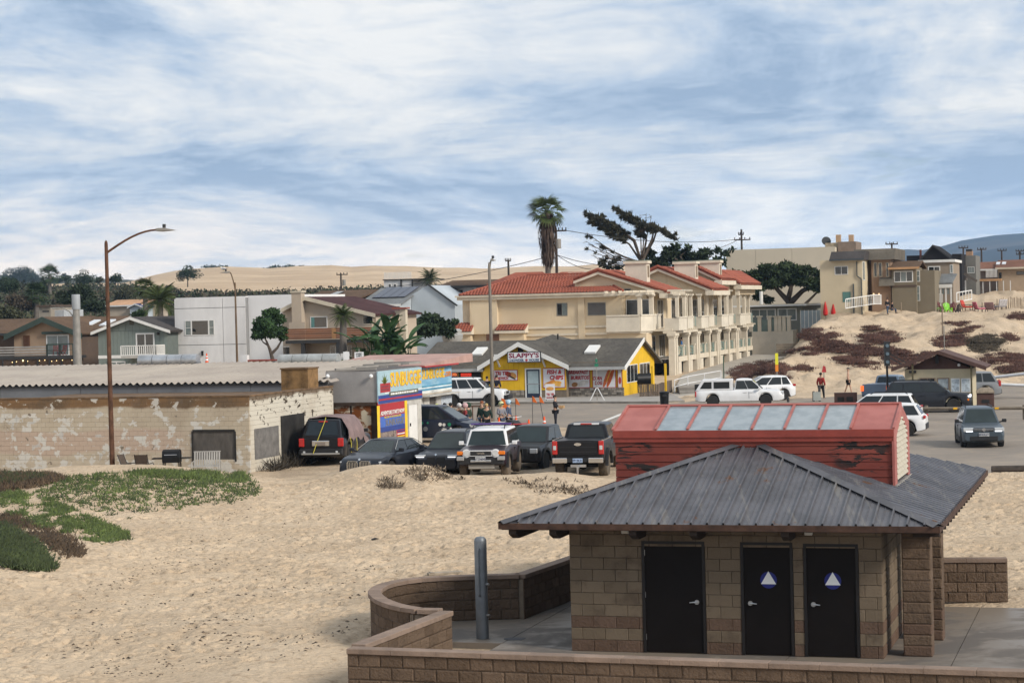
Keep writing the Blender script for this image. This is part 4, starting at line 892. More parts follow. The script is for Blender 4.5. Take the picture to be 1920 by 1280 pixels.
def stones(p,x0,x1,z0,z1,y,seed=1):
 r_=random.Random(seed);b=MB();z=z0
 while z<z1-.05:
  h=r_.uniform(.14,.22);x=x0
  while x<x1:
   w=r_.uniform(.16,.42);b.box(x+.01,min(x+w,x1)-.01,y-r_.uniform(.05,.09),y+.02,z+.01,min(z+h,z1)-.01);x+=w
  z+=h
 return stuff(b.build('stone',st1,p,fix=False))
stones(sl_,gx1+.02,XR+.1,0,.68,.02);stones(sl_,gx0+.1,dS[0]-.1,0,.6,gy-.02,2)
b=MB();
for a in((dS[0],dS[0]+.09,.02,dS[3]),(dS[1]-.09,dS[1],.02,dS[3]),(dS[0]+.09,dS[1]-.09,dS[3]-.09,dS[3])):b.box(a[0],a[1],gy-.06,gy,a[2],a[3])
b.build('door_frame',whitef,sl_)
b=MB();b.box(dS[0]+.1,dS[1]-.1,gy-.03,gy-.002,.03,dS[3]-.1);sd_=b.build('door',mat('door_slate',(.02,.03,.055),.5),sl_)
b=MB();b.box(dS[0]+.2,dS[1]-.2,gy-.036,gy-.031,.32,dS[3]-.2);b.build('pane',glassl,sd_);b=MB();b.box(dS[0]+.13,dS[1]-.13,gy-.05,gy-.031,.98,1.03);b.build('push_bar',steel,sd_)
s0=SL_.rect(951,659,1014,679.5,-1.45);gy0,gy=gy,-1.25;b=MB();b.box(s0[0],s0[1],gy-.2,gy-.12,s0[2],s0[3]);b.box(s0[0]+.3,s0[0]+.4,gy-.119,gy0,s0[2]+.2,s0[2]+.3);b.box(s0[1]-.4,s0[1]-.3,gy-.119,gy0,s0[2]+.2,s0[2]+.3);ns=b.build('sign',blackp,sl_);b=MB();b.box(s0[0]+.06,s0[1]-.06,gy-.212,gy-.201,s0[2]+.06,s0[3]-.06);b.build('sign_face',mat('sign_face_pale',(.62,.63,.64),.6,var=.06),ns)
hs=s0[3]-s0[2];ws=s0[1]-s0[0];cxs=(s0[0]+s0[1])/2;maroon=paint('sign_maroon',(.20,.02,.05));tealb=paint('sign_slate',(.03,.07,.14))
text("SLAPPY'S",1,(cxs,gy-.216,s0[2]+hs*.66),ns,maroon,fit=(ws*.90,hs*.46),bold=.03);text('CHOWDER',1,(s0[0]+ws*.27,gy-.216,s0[2]+hs*.22),ns,tealb,fit=(ws*.46,hs*.24),bold=.03);text('HOUSE',1,(s0[0]+ws*.80,gy-.216,s0[2]+hs*.22),ns,tealb,fit=(ws*.30,hs*.24),bold=.03)
b=MB();b.cyl((s0[0]+ws*.575,gy-.213,s0[2]+hs*.22),(s0[0]+ws*.575,gy-.222,s0[2]+hs*.22),hs*.12,n=14);b.build('emblem',redp,ns);gy=gy0
def poster(px0,py0,px1,py1,y,lines,food,label=None,edge=None):
 r_=SL_.rect(px0,py0,px1,py1,y);b=MB();b.box(r_[0],r_[1],y-.05,y-.034,r_[2],r_[3]);p_=b.build('poster',edge or redp,sl_)
 w_,h_=r_[1]-r_[0],r_[3]-r_[2];b=MB();b.box(r_[0]+.05,r_[1]-.05,y-.056,y-.051,r_[2]+.05,r_[3]-.05);b.build('poster_face',mat('poster_face',(.60,.59,.60),.6,var=.1,scale=1),p_)
 for s_,cx,cz,fw_,fh_ in lines:text(s_,1,(r_[0]+w_*cx,y-.062,r_[2]+h_*cz),p_,mat('poster_red',(.36,.012,.015),.6,var=.08),fit=(w_*fw_,h_*fh_),bold=.045,shear=.15)
 for i,(shape,c,cx,cz,rx,rz_2,ang) in enumerate(food):
  q=[(r_[0]+w_*cx+(rx*w_*math.cos(t)*math.cos(ang)-rz_2*h_*math.sin(t)*math.sin(ang)),r_[2]+h_*cz+(rx*w_*math.cos(t)*math.sin(ang)+rz_2*h_*math.sin(t)*math.cos(ang))) for t in np.linspace(0,2*math.pi,15)[:-1]]
  q=[(min(max(u_,r_[0]+.06),r_[1]-.06),min(max(v_,r_[2]+.06),r_[3]-.06)) for u_,v_ in q]
  b=MB();b.prism(q,y-.058-.002*i,y-.0565);b.build('food_picture',mat('food_'+shape,c,.6,var=.35,scale=5),p_)
Yw=.02
bread=(.50,.24,.06);meat=(.26,.04,.02);fry=(.62,.30,.05);wrap=(.55,.52,.48)
poster(926,693,971,713.5,gy,[('TRI TIP',.34,.68,.55,.36),('SANDWICH',.32,.24,.58,.26)],[('bread',bread,.80,.48,.17,.26,-.5),('meat',meat,.62,.58,.12,.24,-.7),('dark',(.05,.03,.02),.76,.30,.18,.08,-.5)])
poster(1018,689.5,1060,727,gy,[('FISH &',.52,.80,.66,.22),('CHIPS',.62,.52,.62,.22)],[('fry',fry,.45,.22,.40,.13,.1),('meat2',(.55,.20,.04),.35,.26,.22,.10,.5),('fry2',(.66,.36,.08),.62,.18,.20,.09,-.3)])
poster(1064,690,1106.5,727,Yw,[('BREAKFAST',.5,.80,.88,.20),('BURRITOS',.56,.52,.80,.20)],[('wrap',wrap,.62,.22,.34,.13,.25),('filling',(.30,.14,.05),.32,.17,.14,.12,.2)])
poster(1111,690.5,1155,727,Yw,[('CORN',.22,.50,.40,.20),('DOG',.26,.26,.32,.20)],[('dog',(.52,.12,.03),.62,.55,.46,.10,1.2),('dog2',(.46,.09,.02),.78,.55,.46,.10,1.2),('mustard',(.62,.42,.02),.70,.62,.30,.02,1.2)])
poster(1158,692,1167,727,Yw,[],[('cup',(.40,.05,.05),.5,.4,.3,.2,0)])
r_=SL_.rect(846,697,858,707,Yw);b=MB();b.box(r_[0],r_[1],Yw-.06,Yw-.04,r_[2],r_[3]);os_=b.build('open_sign',navy,sl_);text('OPEN',1,((r_[0]+r_[1])/2,Yw-.066,(r_[2]+r_[3])/2),os_,mat('neon_orange',(.9,.22,.05),.5,var=0,emit=.7),fit=(.9*(r_[1]-r_[0]),.6*(r_[3]-r_[2])),bold=.03)
r_=SL_.rect(861,697,890,708,Yw);b=MB();b.box(r_[0],SL_.fx(902,700,Yw)[0],Yw-.06,Yw-.04,r_[2],r_[3]);os_=b.build('display_board',blackp,sl_);small_print(os_,r_[0]+(r_[1]-r_[0])*.12,r_[0]+(r_[1]-r_[0])*.82,r_[2]+(r_[3]-r_[2])*.2,r_[2]+(r_[3]-r_[2])*.8,Yw-.061,mat('led_red',(.9,.06,.03),.5,var=0,emit=.9),2,True)
r_=SL_.rect(861,708.5,902,745,Yw);b=MB();b.box(r_[0],r_[1],Yw-.055,Yw-.04,r_[2],r_[3]);b.build('poster',mat('poster_grey',(.50,.49,.49),.6,var=.35,scale=2),sl_)
for px,py in((934,668),(1019,668)):
 a,z=SL_.fx(px,py,gy);b=MB();b.box(a-.16,a+.16,gy-.5,gy-.03,z-.22,z+.15);b.bar((a,gy-.4,z-.15),(a+.12,gy-.05,z-.75),.1);b.build('bracket',whitef,sl_)
for px0,py0,px1,py1 in((893,652,905,667),(1104,646,1117,661)):
 y_=2.6;zc=ZE_+(y_+.9)*sl2;a=SL_.fx((px0+px1)/2,(py0+py1)/2,y_)[0];b=MB();b.slab([(a-.42,y_-.75,zc-.75*sl2+.16),(a+.42,y_-.75,zc-.75*sl2+.16),(a+.42,y_+.75,zc+.75*sl2+.16),(a-.42,y_+.75,zc+.75*sl2+.16)],.14);sk=b.build('skylight',whitef,sl_)
b=MB();b.prism([(.07,0),(10,0),(10,ZE_+.4),(5.2,ZR_-.25),(.07,ZE_+.3)],XR-.06,XR,'x');b.build('wall',yellow,sl_)
b=MB();b.prism([(-.9,ZE_+.02),(5.2,ZR_+.02),(5.2,ZR_-.28),(-.9,ZE_-.28)],xr_end+.004,xr_end+.06,'x');b.build('rake_board',whitef,sl_)
window(sl_,1.2,4.5,.9,2.2,XR,3,whitef,glass,'r');window(sl_,5.2,8.4,.9,2.2,XR,3,whitef,glass,'r')
b=MB();a,z=SL_.fx(1033,627,7);b.add([(a-1.6,6,ZR_-.2),(a+1.6,6,ZR_-.2),(a+1.6,9,ZR_-.2),(a-1.6,9,ZR_-.2),(a,7.5,z)],[(0,1,4),(1,2,4),(2,3,4),(3,0,4),(3,2,1,0)]);b.build('roof_hip',MATS['shingle'],sl_)
a,z=SL_.fx(1046,632,5.6);b=MB();b.cyl((a,5.6,ZR_-.2),(a,5.6,z+.25),.06);b.build('vent_pipe',dk,sl_)
for px,z1 in((1223,665),(1248,657)):
 q=D(px,712,146);pt=thing('patio_post','square yellow post, the one %s'%('behind the black smoker' if px<1230 else 'nearest the plank fence corner'),'post',(q.x,q.y,.05),-PHI,'yellow patio posts');b=MB();b.box(-.07,.07,-.07,.07,0,2.15 if px<1230 else 2.3);b.build('post',yellow,pt);b=MB();b.box(-.1,.1,-.1,.1,0.001,.12);b.build('base',whitef,pt)
q=G(1208,738,.1);smk=thing('barrel_smoker','black barrel barbecue smoker behind the plank fence','smoker',(q.x,q.y+1.2,.1),R(20))
blk=mat('black_iron',(.012,.012,.013),.5,.4,var=.2,scale=4)
b=MB();b.tube([(-.7,0,1.05),(-.6,0,1.05),(.6,0,1.05),(.7,0,1.05)],[.3,.42,.42,.3],16);b.build('barrel',blk,smk,smooth=True);b=MB();b.tube([(.5,0,1.4),(.5,0,2.1)],.08);b.build('flue',blk,smk)
for sx in(-.5,.5):
 for sy in(-.3,.3):b=MB();b.bar((sx,sy,0),(sx,sy*.6,.8),.06);b.build('leg',blk,smk)
fn=thing('plank_fence','low weathered plank fence around the restaurant patio','fence',G(1199,744,.1),0);fo=fn.location.copy();plk=mat('grey_plank',(.115,.085,.062),.9,var=.3,scale=3,rnd=.25)
p0,p1,p2=G(1199,744,.1)-fo,G(1234,743,.1)-fo,G(1260,735,.1)-fo
for a,c,n in((p0,p1,11),(p1,p2,9)):
 for i in range(n):
  q=a.lerp(c,(i+.5)/n);d=(c-a);b=MB();w_=d.length/n-.02;hh_=.88+.05*random.random();b.box(-w_/2,w_/2,-.02,.02,0,hh_);o=b.build('plank',plk,fn);o.location=q;o.rotation_euler=(0,0,math.atan2(d.y,d.x))
b=MB();b.bar(p0+Vector((0,.04,.3)),p1+Vector((0,.04,.3)),.04,.08);b.bar(p1+Vector((0,.04,.3)),p2+Vector((0,.04,.3)),.04,.08);b.build('rail',plk,fn)
# ------------------------------------------------------------------ red tiled apartments (street grid; x = 0 is the terrace line facing the beach)
CO=Lot(1262,186,0.25)
co=lthing('beach_apartments','cream two storey beach apartments with red barrel tile roofs and balconies','apartments',CO)
k=NT('cream_stucco');n1=k.noise(.22,6,.6);n2=k.noise(1.1,6,.7,0,(1,1,.25));c=k.mix(k.step(n1,.35,.65),(.57,.455,.305),(.64,.525,.365));c=k.mix(k.math('MULTIPLY',k.step(n2,.56,.72),.5),c,(.42,.32,.205));k.bump(k.noise(12,4),.2,.01);k.done(c,.9,.2);stc=k.m
trimc=mat('cream_trim',(.60,.53,.42),.85,var=.12,scale=1.2)
k=NT('red_tile');n1=k.noise(.5,5,.65);n2=k.noise(4,5,.7);c=k.mix(k.step(n1,.35,.7),(.29,.085,.052),(.20,.060,.040));c=k.mix(k.step(n2,.5,.72),c,(.36,.125,.075));c=k.mix(k.step(k.noise(1.3,6,.7),.66,.74),c,(.12,.05,.035));k.done(c,.8,.25);tile=k.m
XL=CO.fx(868,600)[0];XB=CO.fx(1137,600,0)[0];ZT=CO.fx(1000,560)[1];Z2=CO.fx(1100,620)[1];XC=CO.fx(1228,600)[0]
YD=40.0;XS=-2.6
wall(co,XL,XB+1.5,0,15,-.2,ZT+.05,stc);wall(co,XB+1.0,XS,1.2,YD,-.2,ZT+.05,stc)
pj=(CO.fx(884,600)[0],CO.fx(935,600)[0]);wall(co,pj[0],pj[1],-.45,-.004,Z2-.1,ZT,stc,'bay')
pj2=(CO.fx(1085,600)[0],CO.fx(1097,600)[0]);wall(co,pj2[0],pj2[1],-.16,-.004,-.2,ZT,stc,'pilaster')
m=MB();m.box(XL-.35,XB+1.2,-.62,-.06,ZT,ZT+.28);m.box(XL-.5,XB+1.3,-.78,-.1,ZT+.282,ZT+.46);m.build('cornice',trimc,co)
for py in(613.5,627):z=CO.fx(1050,py)[1];m=MB();m.box(CO.fx(984,620)[0],XB,-.1,-.004,z-.1,z+.1);m.build('string_course',trimc,co)
r_=CO.rect(1044,568,1064,592);window(co,r_[0],r_[1],r_[2],r_[3],0,2,mat('window_grey',(.20,.20,.18),.6,var=.1),glass,gls=[glass,glassg])
r_=CO.rect(1102,567,1136,591);window(co,r_[0],r_[1],r_[2],r_[3],0,1,MATS['window_grey'],mat('blind_dark',(.10,.095,.09),.5,var=.1))
E_l,zE=CO.fx(861,553,-.8);zE=ZT+.46;E_r=CO.fx(1168,548,-.8)[0];ZRD=CO.fx(1040,516,7.5)[1];yR=7.2
rl,rr=CO.fx(987,516,yR)[0],CO.fx(1106,515,yR)[0];A=Vector((E_r-E_l,0,0));B=Vector((0,yR+.8,ZRD-zE));LB=B.length
b=MB();b.poly([(E_l,-.8,zE-.04),(E_r,-.8,zE-.04),(rr,yR,ZRD-.04),(rl,yR,ZRD-.04)]);b.poly([(E_l,-.8,zE-.04),(rl,yR,ZRD-.04),(E_l,15.5,zE-.04)]);b.poly([(E_l,15.5,zE-.05),(rl,yR,ZRD-.05),(rr,yR,ZRD-.05),(E_r,15.5,zE-.05)]);b.build('roof',tile,co,fix=False)
tile_roof(co,(E_l,-.8,zE),A,B,tile,cl=lambda t:(rl-E_l)*t/LB,cr=lambda t:A.length-(E_r-rr)*t/LB,bw=.30,rh=.42)
for p,q in(((E_l,-.8,zE+.08),(rl,yR,ZRD+.1)),((E_r,-.8,zE+.08),(rr,yR,ZRD+.1)),((rl,yR,ZRD+.1),(rr,yR,ZRD+.1))):
 n_=int((Vector(q)-Vector(p)).length/.45);b=MB()
 for i in range(n_):b.cyl(Vector(p).lerp(Vector(q),i/n_),Vector(p).lerp(Vector(q),(i+1.1)/n_),.13,.10,6)
 b.build('ridge_tiles',tile,co)
for px0,px1,py0,py1 in((958,1022,511,520),(1044,1100,510,520)):
 y_=22;a,z1=CO.fx(px0,py0,y_);c_,_=CO.fx(px1,py0,y_);d_=3.0;z0=z1-1.6
 b=MB();b.add([(a-3,y_-d_,z0),(c_+2,y_-d_,z0),(c_-.3,y_,z1),(a+.5,y_,z1),(a-3,y_+d_,z0),(c_+2,y_+d_,z0)],[(0,1,2,3),(3,2,5,4),(0,3,4),(1,5,2)]);b.build('roof',tile,co,fix=False)
 if px0>1000:a2,z2=CO.fx(1062,515,20);b=MB();b.slab([(a2,19.4,z2-.35),(a2+2.2,19.4,z2-.35),(a2+2.2,20.6,z2+.25),(a2,20.6,z2+.25)],.1);b.build('skylight',trimc,co)
for px0,px1,py0,py1 in((934,985,609,619),(846,885,606,622)):
 a,z1=CO.fx(px0,py0,0);c_,z0=CO.fx(px1,py1,-1.0);tile_roof(co,(a,-1.2,z0),(c_-a,0,0),(0,1.2,z1-z0),tile,bw=.3,rh=.35);b=MB();b.prism([(-1.2,z0-.03),(0,z1-.03),(0,z0-.25),(-1.2,z0-.25)],a,c_,'x');b.build('lean_to',trimc,co)
 wall(co,a+.3,c_-.2,-.9,-.004,-.2,z0-.252,stc,'porch')
r_=CO.rect(912,626,936,641,-.9);wall(co,r_[0],r_[1],-.96,-.905,r_[2]-1.2,r_[3],mat('brown_door',(.12,.055,.03),.7,var=.2),'door')
urn=lthing('stone_urn','grey stepped concrete cap piece beside the apartments left corner','urn',Lot(850,181,0));z=CO.fx(850,634)[1]
b=MB();b.lathe([(.5,0),(.5,3.3),(.75,3.6),(.95,4.0),(1.0,4.35),(.85,4.5),(.9,4.75),(.7,4.9)],n=10);b.build('urn_body',mat('cast_stone',(.30,.30,.29),.85,var=.2,scale=2),urn,smooth=True)
def column(p,x,y,z0,z1,w=.42,cap=.2):
 b=MB();b.box(x-w/2,x+w/2,y-w/2,y+w/2,z0,z1-cap);b.box(x-w/2-.05,x+w/2+.05,y-w/2-.05,y+w/2+.05,z1-cap+.001,z1-cap*.6);b.box(x-w/2-.13,x+w/2+.13,y-w/2-.13,y+w/2+.13,z1-cap*.6+.001,z1)
 return b.build('column',trimc,p)
railm=mat('rail_green',(.24,.36,.33),.6,var=.1);scr=mat('balcony_stucco',(.60,.54,.44),.88,var=.12,scale=.8)
bx0,bx1=CO.fx(1137,606,-1.6)[0],CO.fx(1200,606,-1.6)[0];bz0=CO.fx(1170,623,-1.6)[1];bz1=CO.fx(1170,591,-1.6)[1];bx2=CO.fx(1222,606,-.2)[0]
pl_=[(bx0,-1.6),(bx1,-1.6),(bx2,.2),(bx2,3.2)]
b=MB()
for(xa,ya),(xb,yb2) in zip(pl_[:-1],pl_[1:]):b.bar((xa,ya,(bz0+bz1)/2),(xb,yb2,(bz0+bz1)/2),.18,bz1-bz0-.12);b.bar((xa,ya,bz1-.03),(xb,yb2,bz1-.03),.30,.14)
b.prism([(bx0,-1.5),(bx1,-1.5),(bx2-.1,.2),(bx2-.1,3.2),(bx0,3.2)],bz0-.1,bz0+.05,'z');b.build('balcony',scr,co)
wall(co,bx0+.1,bx2-.3,-1.2,1.1,-.2,bz0-.11,stc,'wall')
for x,y in((bx1,-1.5),(bx2-.1,.3)):column(co,x,y,bz1+.05,ZT+.1,.36)
b=MB();b.bar((bx0-.2,-1.5,ZT+.2),(bx2+.4,-1.5,ZT+.2),.2,.22);b.bar((bx2,-1.9,ZT+.21),(bx2,4,ZT+.21),.2,.22);
for i in range(7):x=bx0+(bx2-bx0)*i/6;b.bar((x,-2.0,ZT+.42),(x,3.0,ZT+.42),.08,.18)
b.build('pergola',trimc,co);window(co,bx0+.3,bx0+1.0,bz0+.1,ZT-.3,1.19,1,whitef,glassl);window(co,bx0+1.2,bx2-.5,bz0+.1,ZT-.3,1.19,2,whitef,glass)
Zt=1.35;Zf=Z2
NU=4;UL=YD/NU
for i in range(NU):
 y0=i*UL+.6;ph=i%2
 g_=.16*i
 wall(co,-.25,-.03,y0+2.2 if i==0 else y0,y0+UL,Zt-.35+g_*.2,Zt+.12+g_*.2,trimc,'terrace_edge')
 wall(co,XS+.01,-.06,y0,y0+UL-.01,Zt-.06,Zt+.05,conc,'terrace')
 for j in range(2):
  yj=y0+UL*j/2;wall(co,-.24,-.06,yj+2.2,yj+3.4,-.25,Zt-.36,scr,'plinth')
 wall(co,-1.0,-.8,y0,y0+UL,-.25,Zt-.08,dk,'undercroft')  # near-black sheet: the shade of the openings under the terrace, put in as colour
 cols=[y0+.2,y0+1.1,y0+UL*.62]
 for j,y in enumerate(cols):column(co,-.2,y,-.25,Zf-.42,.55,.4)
 posts=[y0+1.6,y0+4.4,y0+9.2]
 for y in posts:b=MB();b.box(-.32,0,y-.16,y+.16,Zt+.125,Zt+1.05);b.box(-.37,.05,y-.21,y+.21,Zt+1.051,Zt+1.17);b.build('rail_post',trimc,co)
 for a,c_ in zip(posts[:-1],posts[1:]):railing(co,(-.16,a+.17,Zt+.13),(-.16,c_-.17,Zt+.13),.85,railm,0,.05,.05,.04,rails_only=6)
 window(co,y0+1.2,y0+3.6,Zt+.06,Zf-.6,XS,3,whitef,glass,'r');window(co,y0+5.2,y0+7.6,Zt+.06,Zf-.6,XS,3,whitef,glass,'r')
 wall(co,XS+.003,XS+.8,y0+8.2,y0+UL-.02,Zt+.06,Zf-.4,stc,'party_wall')
 b=MB();b.box(-1.0,.12,y0+.0,y0+UL-.01,Zf-.42,Zf-.2);b.box(XS+.02,-.1,y0,y0+UL-.01,Zf-.19,Zf);b.build('floor_beam',trimc,co)
 for j in range(9):b=MB();b.box(-1.0,.55,y0+.3+j*1.05,y0+.42+j*1.05,Zf-.19,Zf-.03) if ph==1 else b.box(-.1,.35,y0+.3+j*1.05,y0+.42+j*1.05,Zf-.19,Zf-.03);b.build('joist_end',trimc,co)
 for a,c_,xo in((y0+.2,y0+3.6,.5),(y0+5.4,y0+8.0,.18)):
  b=MB();b.box(xo-.18,xo,a,c_,Zf-.15,Zf+.98);b.box(xo-.24,xo+.06,a-.05,c_+.05,Zf+.981,Zf+1.1);b.box(-.9,xo-.181,a,a+.16,Zf-.15,Zf+.98);b.build('balcony',scr,co)
  for y in(a+.2,c_-.2):column(co,xo-.2,y,Zf+1.101,ZT+.1,.3,.24)
 railing(co,(0,y0+3.1,Zf+.05),(0,y0+4.3,Zf+.05),.95,railm,0,.05,.05,.04,rails_only=6);railing(co,(0,y0+7.3,Zf+.05),(0,y0+UL-.1,Zf+.05),.95,railm,0,.05,.05,.04,rails_only=6)
 window(co,y0+.8,y0+3.2,Zf+.05,ZT-.4,XS,3,whitef,glass,'r');window(co,y0+4.9,y0+7.2,Zf+.05,ZT-.4,XS,2,whitef,glass,'r',rows=2)
 if ph==0 or i==3:
  b=MB();b.bar((-.1,y0,ZT+.2),(-.1,y0+5.5,ZT+.2),.2,.24)
  for j in range(8):b.bar((XS,y0+.3+j*.7,ZT+.42),(.75,y0+.3+j*.7,ZT+.42),.09,.18)
  b.build('pergola',trimc,co)
for i,(pk,lo,yy,chx,chy) in enumerate((((1121,506),(1250,546),.9,(1169,1215,489),2.6),((1233,500),(1336,541),11.0,(1261,1306,490),2.2),((1303,499),(1352,522),19.5,(1309,1351,488),2.4),((1347,506),(1388,531),27.0,None,0))):
 xp,zp=CO.fx(*pk,yy);xe,ze_=CO.fx(*lo,yy);xw=xp-(2.4 if i==0 else 3.5);zw=zp-(zp-ze_)/(xe-xp)*(xp-xw);yl=8.2 if i<3 else 12
 b=MB();b.prism([(xw,ZT),(xe-.6,ZT),(xe-.6,ze_-.25),(xp,zp-.3),(xw,zw-.3)],yy+.5,yy+yl-.3);b.build('gable_wall',stc,co)
 b=MB();b.slab([(xp,yy,zp-.05),(xe,yy,ze_-.05),(xe,yy+yl,ze_-.05),(xp,yy+yl,zp-.05)],.12);b.slab([(xw,yy,zw-.05),(xp,yy,zp-.05),(xp,yy+yl,zp-.05),(xw,yy+yl,zw-.05)],.12);b.build('roof',tile,co)
 tile_roof(co,(xe,yy,ze_),(0,yl,0),(xp-xe,0,zp-ze_),tile,bw=.34,rh=.42)
 for(xa,za),(xb,zb) in(((xw,zw),(xp,zp)),((xp,zp),(xe,ze_))):
  b=MB();n_=max(2,int(math.hypot(xb-xa,zb-za)/.45))
  for j in range(n_):b.cyl((xa+(xb-xa)*j/n_,yy,za+(zb-za)*j/n_+.06),(xa+(xb-xa)*(j+1.1)/n_,yy,za+(zb-za)*(j+1.1)/n_+.06),.15,.15,6)
  b.build('ridge_tiles',tile,co)
  b=MB();b.prism([(xa,za-.10),(xb,zb-.10),(xb,zb-.42),(xa,za-.42)],yy+.02,yy+.22);b.build('rake_board',trimc,co)
 b=MB();b.box(xe-.7,xe+.12,yy-.05,yy+yl,ze_-.62,ze_-.2);b.box(xe-.6,xe-.2,yy+.1,yy+.6,ZT-.1,ze_-.62);b.build('eave_moulding',trimc,co)
 if chx:
  a,z1=CO.fx(chx[0],chx[2],yy+chy);c_,_=CO.fx(chx[1],chx[2],yy+chy);zb_=ze_-.1
  b=MB();b.box(a+.15,c_-.15,yy+chy,yy+chy+1.3,zb_,z1-.3);ch_=b.build('chimney',scr,co)
  b=MB();b.box(a,c_,yy+chy-.15,yy+chy+1.45,z1-.3,z1-.06);b.build('cap',trimc,ch_);b=MB();b.box(a+.02,c_-.02,yy+chy-.12,yy+chy+1.4,z1-.058,z1+.02);b.build('cap_flashing',mat('verdigris',(.13,.16,.12),.7,var=.2),ch_)
  b=MB();b.box(c_-.149,c_-.13,yy+chy+.3,yy+chy+1.0,z1-1.6,z1-.5);b.build('flue_slot',mat('slot_shade',(.20,.15,.10),.9),ch_)
fac=CO.fx(1160,530,.9)
window(co,CO.fx(1171,547,1.4)[0],CO.fx(1183,547,1.4)[0],CO.fx(1177,553,1.4)[1],CO.fx(1177,541,1.4)[1],1.38,1,MATS['window_grey'],glass)
# ------------------------------------------------------------------ houses on the left
def shingle(nm,c):
 if nm in MATS:return MATS[nm]
 k=NT(nm);n1=k.noise(.4,5,.6);n2=k.noise(4.5,5,.75,0,(1,1,2.5));cc=k.mix(k.step(n1,.35,.65),c,tuple(q*1.35 for q in c));cc=k.mix(k.step(n2,.45,.75),cc,tuple(q*.6 for q in c));k.bump(n2,.6,.05);return k.done(cc,.95,.1)
sh_brown=shingle('brown_shingle',(.105,.068,.045));sh_dark=shingle('charcoal_shingle',(.058,.052,.050));sh_mar=shingle('maroon_shingle',(.062,.031,.031));sh_grey=shingle('grey_shingle',(.15,.155,.155));sh_red=shingle('rust_shingle',(.16,.08,.055))
H1=Lot(92,186,.6);hb=lthing('brown_house','tan house with brown shingle roof, dark green gable trim and deck','house',H1)
tan=mat('tan_stucco',(.34,.235,.155),.9,var=.12,scale=.6);tand=mat('brown_stucco',(.09,.062,.046),.9,var=.15,scale=.6);gtrim=mat('green_trim',(.035,.055,.045),.7,var=.1)
xp,zp=H1.fx(79,594,-.6);xl,zl=H1.fx(7,628,-.6);xr,zr=xp+(xp-xl),zl
gable_wall(hb,xl+.7,xr-.4,0,3.0,0,zl-.02,zp-.22,tan);roof_v(hb,xl,xr,-.6,9,zl,zp,sh_brown,fas=gtrim,rake=.5);wall(hb,xr-.398,xr-.36,.02,2.99,0,zl-.2,tand,'side_wall')  # panel darkens the gable side: brown paint, with shade put into its colour
zrr=H1.fx(200,593,8)[1];xa,xb=H1.fx(-70,600,4)[0],H1.fx(186,620,2.2)[0];ze_=H1.fx(165,621,2.2)[1]
roof_u(hb,xa,xb,2.2,14,ze_,zrr,sh_brown,fas=darkf);wall(hb,xa+.5,xb-.6,3,13.4,0,ze_+.2,tand)
r_=H1.rect(87,627,130,667);window(hb,r_[0],r_[1],r_[2],r_[3],0,2,whitef,glassg,fw=.12);b=MB();b.box(r_[0]-.3,r_[1]+.1,-.3,-.04,r_[3]+.05,r_[3]+.28);b.build('lintel',gtrim,hb)
r_=H1.rect(45,629,56,649);b=MB();n_=6
for i in range(n_):t=i/(n_-1);b.box(r_[0]+(r_[1]-r_[0])*t-.02,r_[0]+(r_[1]-r_[0])*t+.02,-.08,-.04,r_[2],r_[3])
for i in range(9):t=i/8;b.box(r_[0],r_[1],-.11,-.081,r_[2]+(r_[3]-r_[2])*t-.02,r_[2]+(r_[3]-r_[2])*t+.02)
b.build('trellis',mat('trellis_brown',(.13,.055,.03),.8),hb)
for p0,p1 in(((164,599),(184,606)),((194,599),(213,604))):
 y_=5.2;sl3=(zrr-ze_)/5.9;a=H1.fx(p0[0]+2,602,y_)[0];c_=H1.fx(p1[0]-6,602,y_)[0];z=ze_+(y_-2.2)*sl3;b=MB();b.slab([(a,y_-1.1,z-1.1*sl3+.13),(c_,y_-1.1,z-1.1*sl3+.13),(c_,y_+1.1,z+1.1*sl3+.13),(a,y_+1.1,z+1.1*sl3+.13)],.12);b.build('skylight',mat('skylight_pale',(.62,.64,.66),.4,var=.05),hb)
dz=H1.fx(60,668,-2.4)[1];dzt=H1.fx(60,648,-2.4)[1];dx0,dx1=H1.fx(-40,660,-2.4)[0],H1.fx(137,660,-2.4)[0];dm_=H1.fx(88,660,-2.4)[0]
wall(hb,dx0,dx1,-2.4,-.01,dz-.25,dz,darkf,'deck')
boards(hb,dx0,dm_,dz+.05,dzt,-2.38,4,mat('deck_grey',(.27,.26,.245),.8,var=.2,rnd=.3),vert=False,gap=.10);railing(hb,(dm_,-2.38,dz),(dx1,-2.38,dz),H1.fx(110,645,-2.4)[1]-dz,gtrim,0,.1,.09,.03,rails_only=2);railing(hb,(dm_,-2.38,dz),(dm_,-.1,dz),1.0,gtrim,0,.1,.08,.03,rails_only=2)
lat=mat('lattice_brown',(.10,.065,.045),.9,var=.2);zb0=max(0.05,H1.fx(60,692,-2.4)[1]);xs_=np.linspace(dx0,dx1,9)
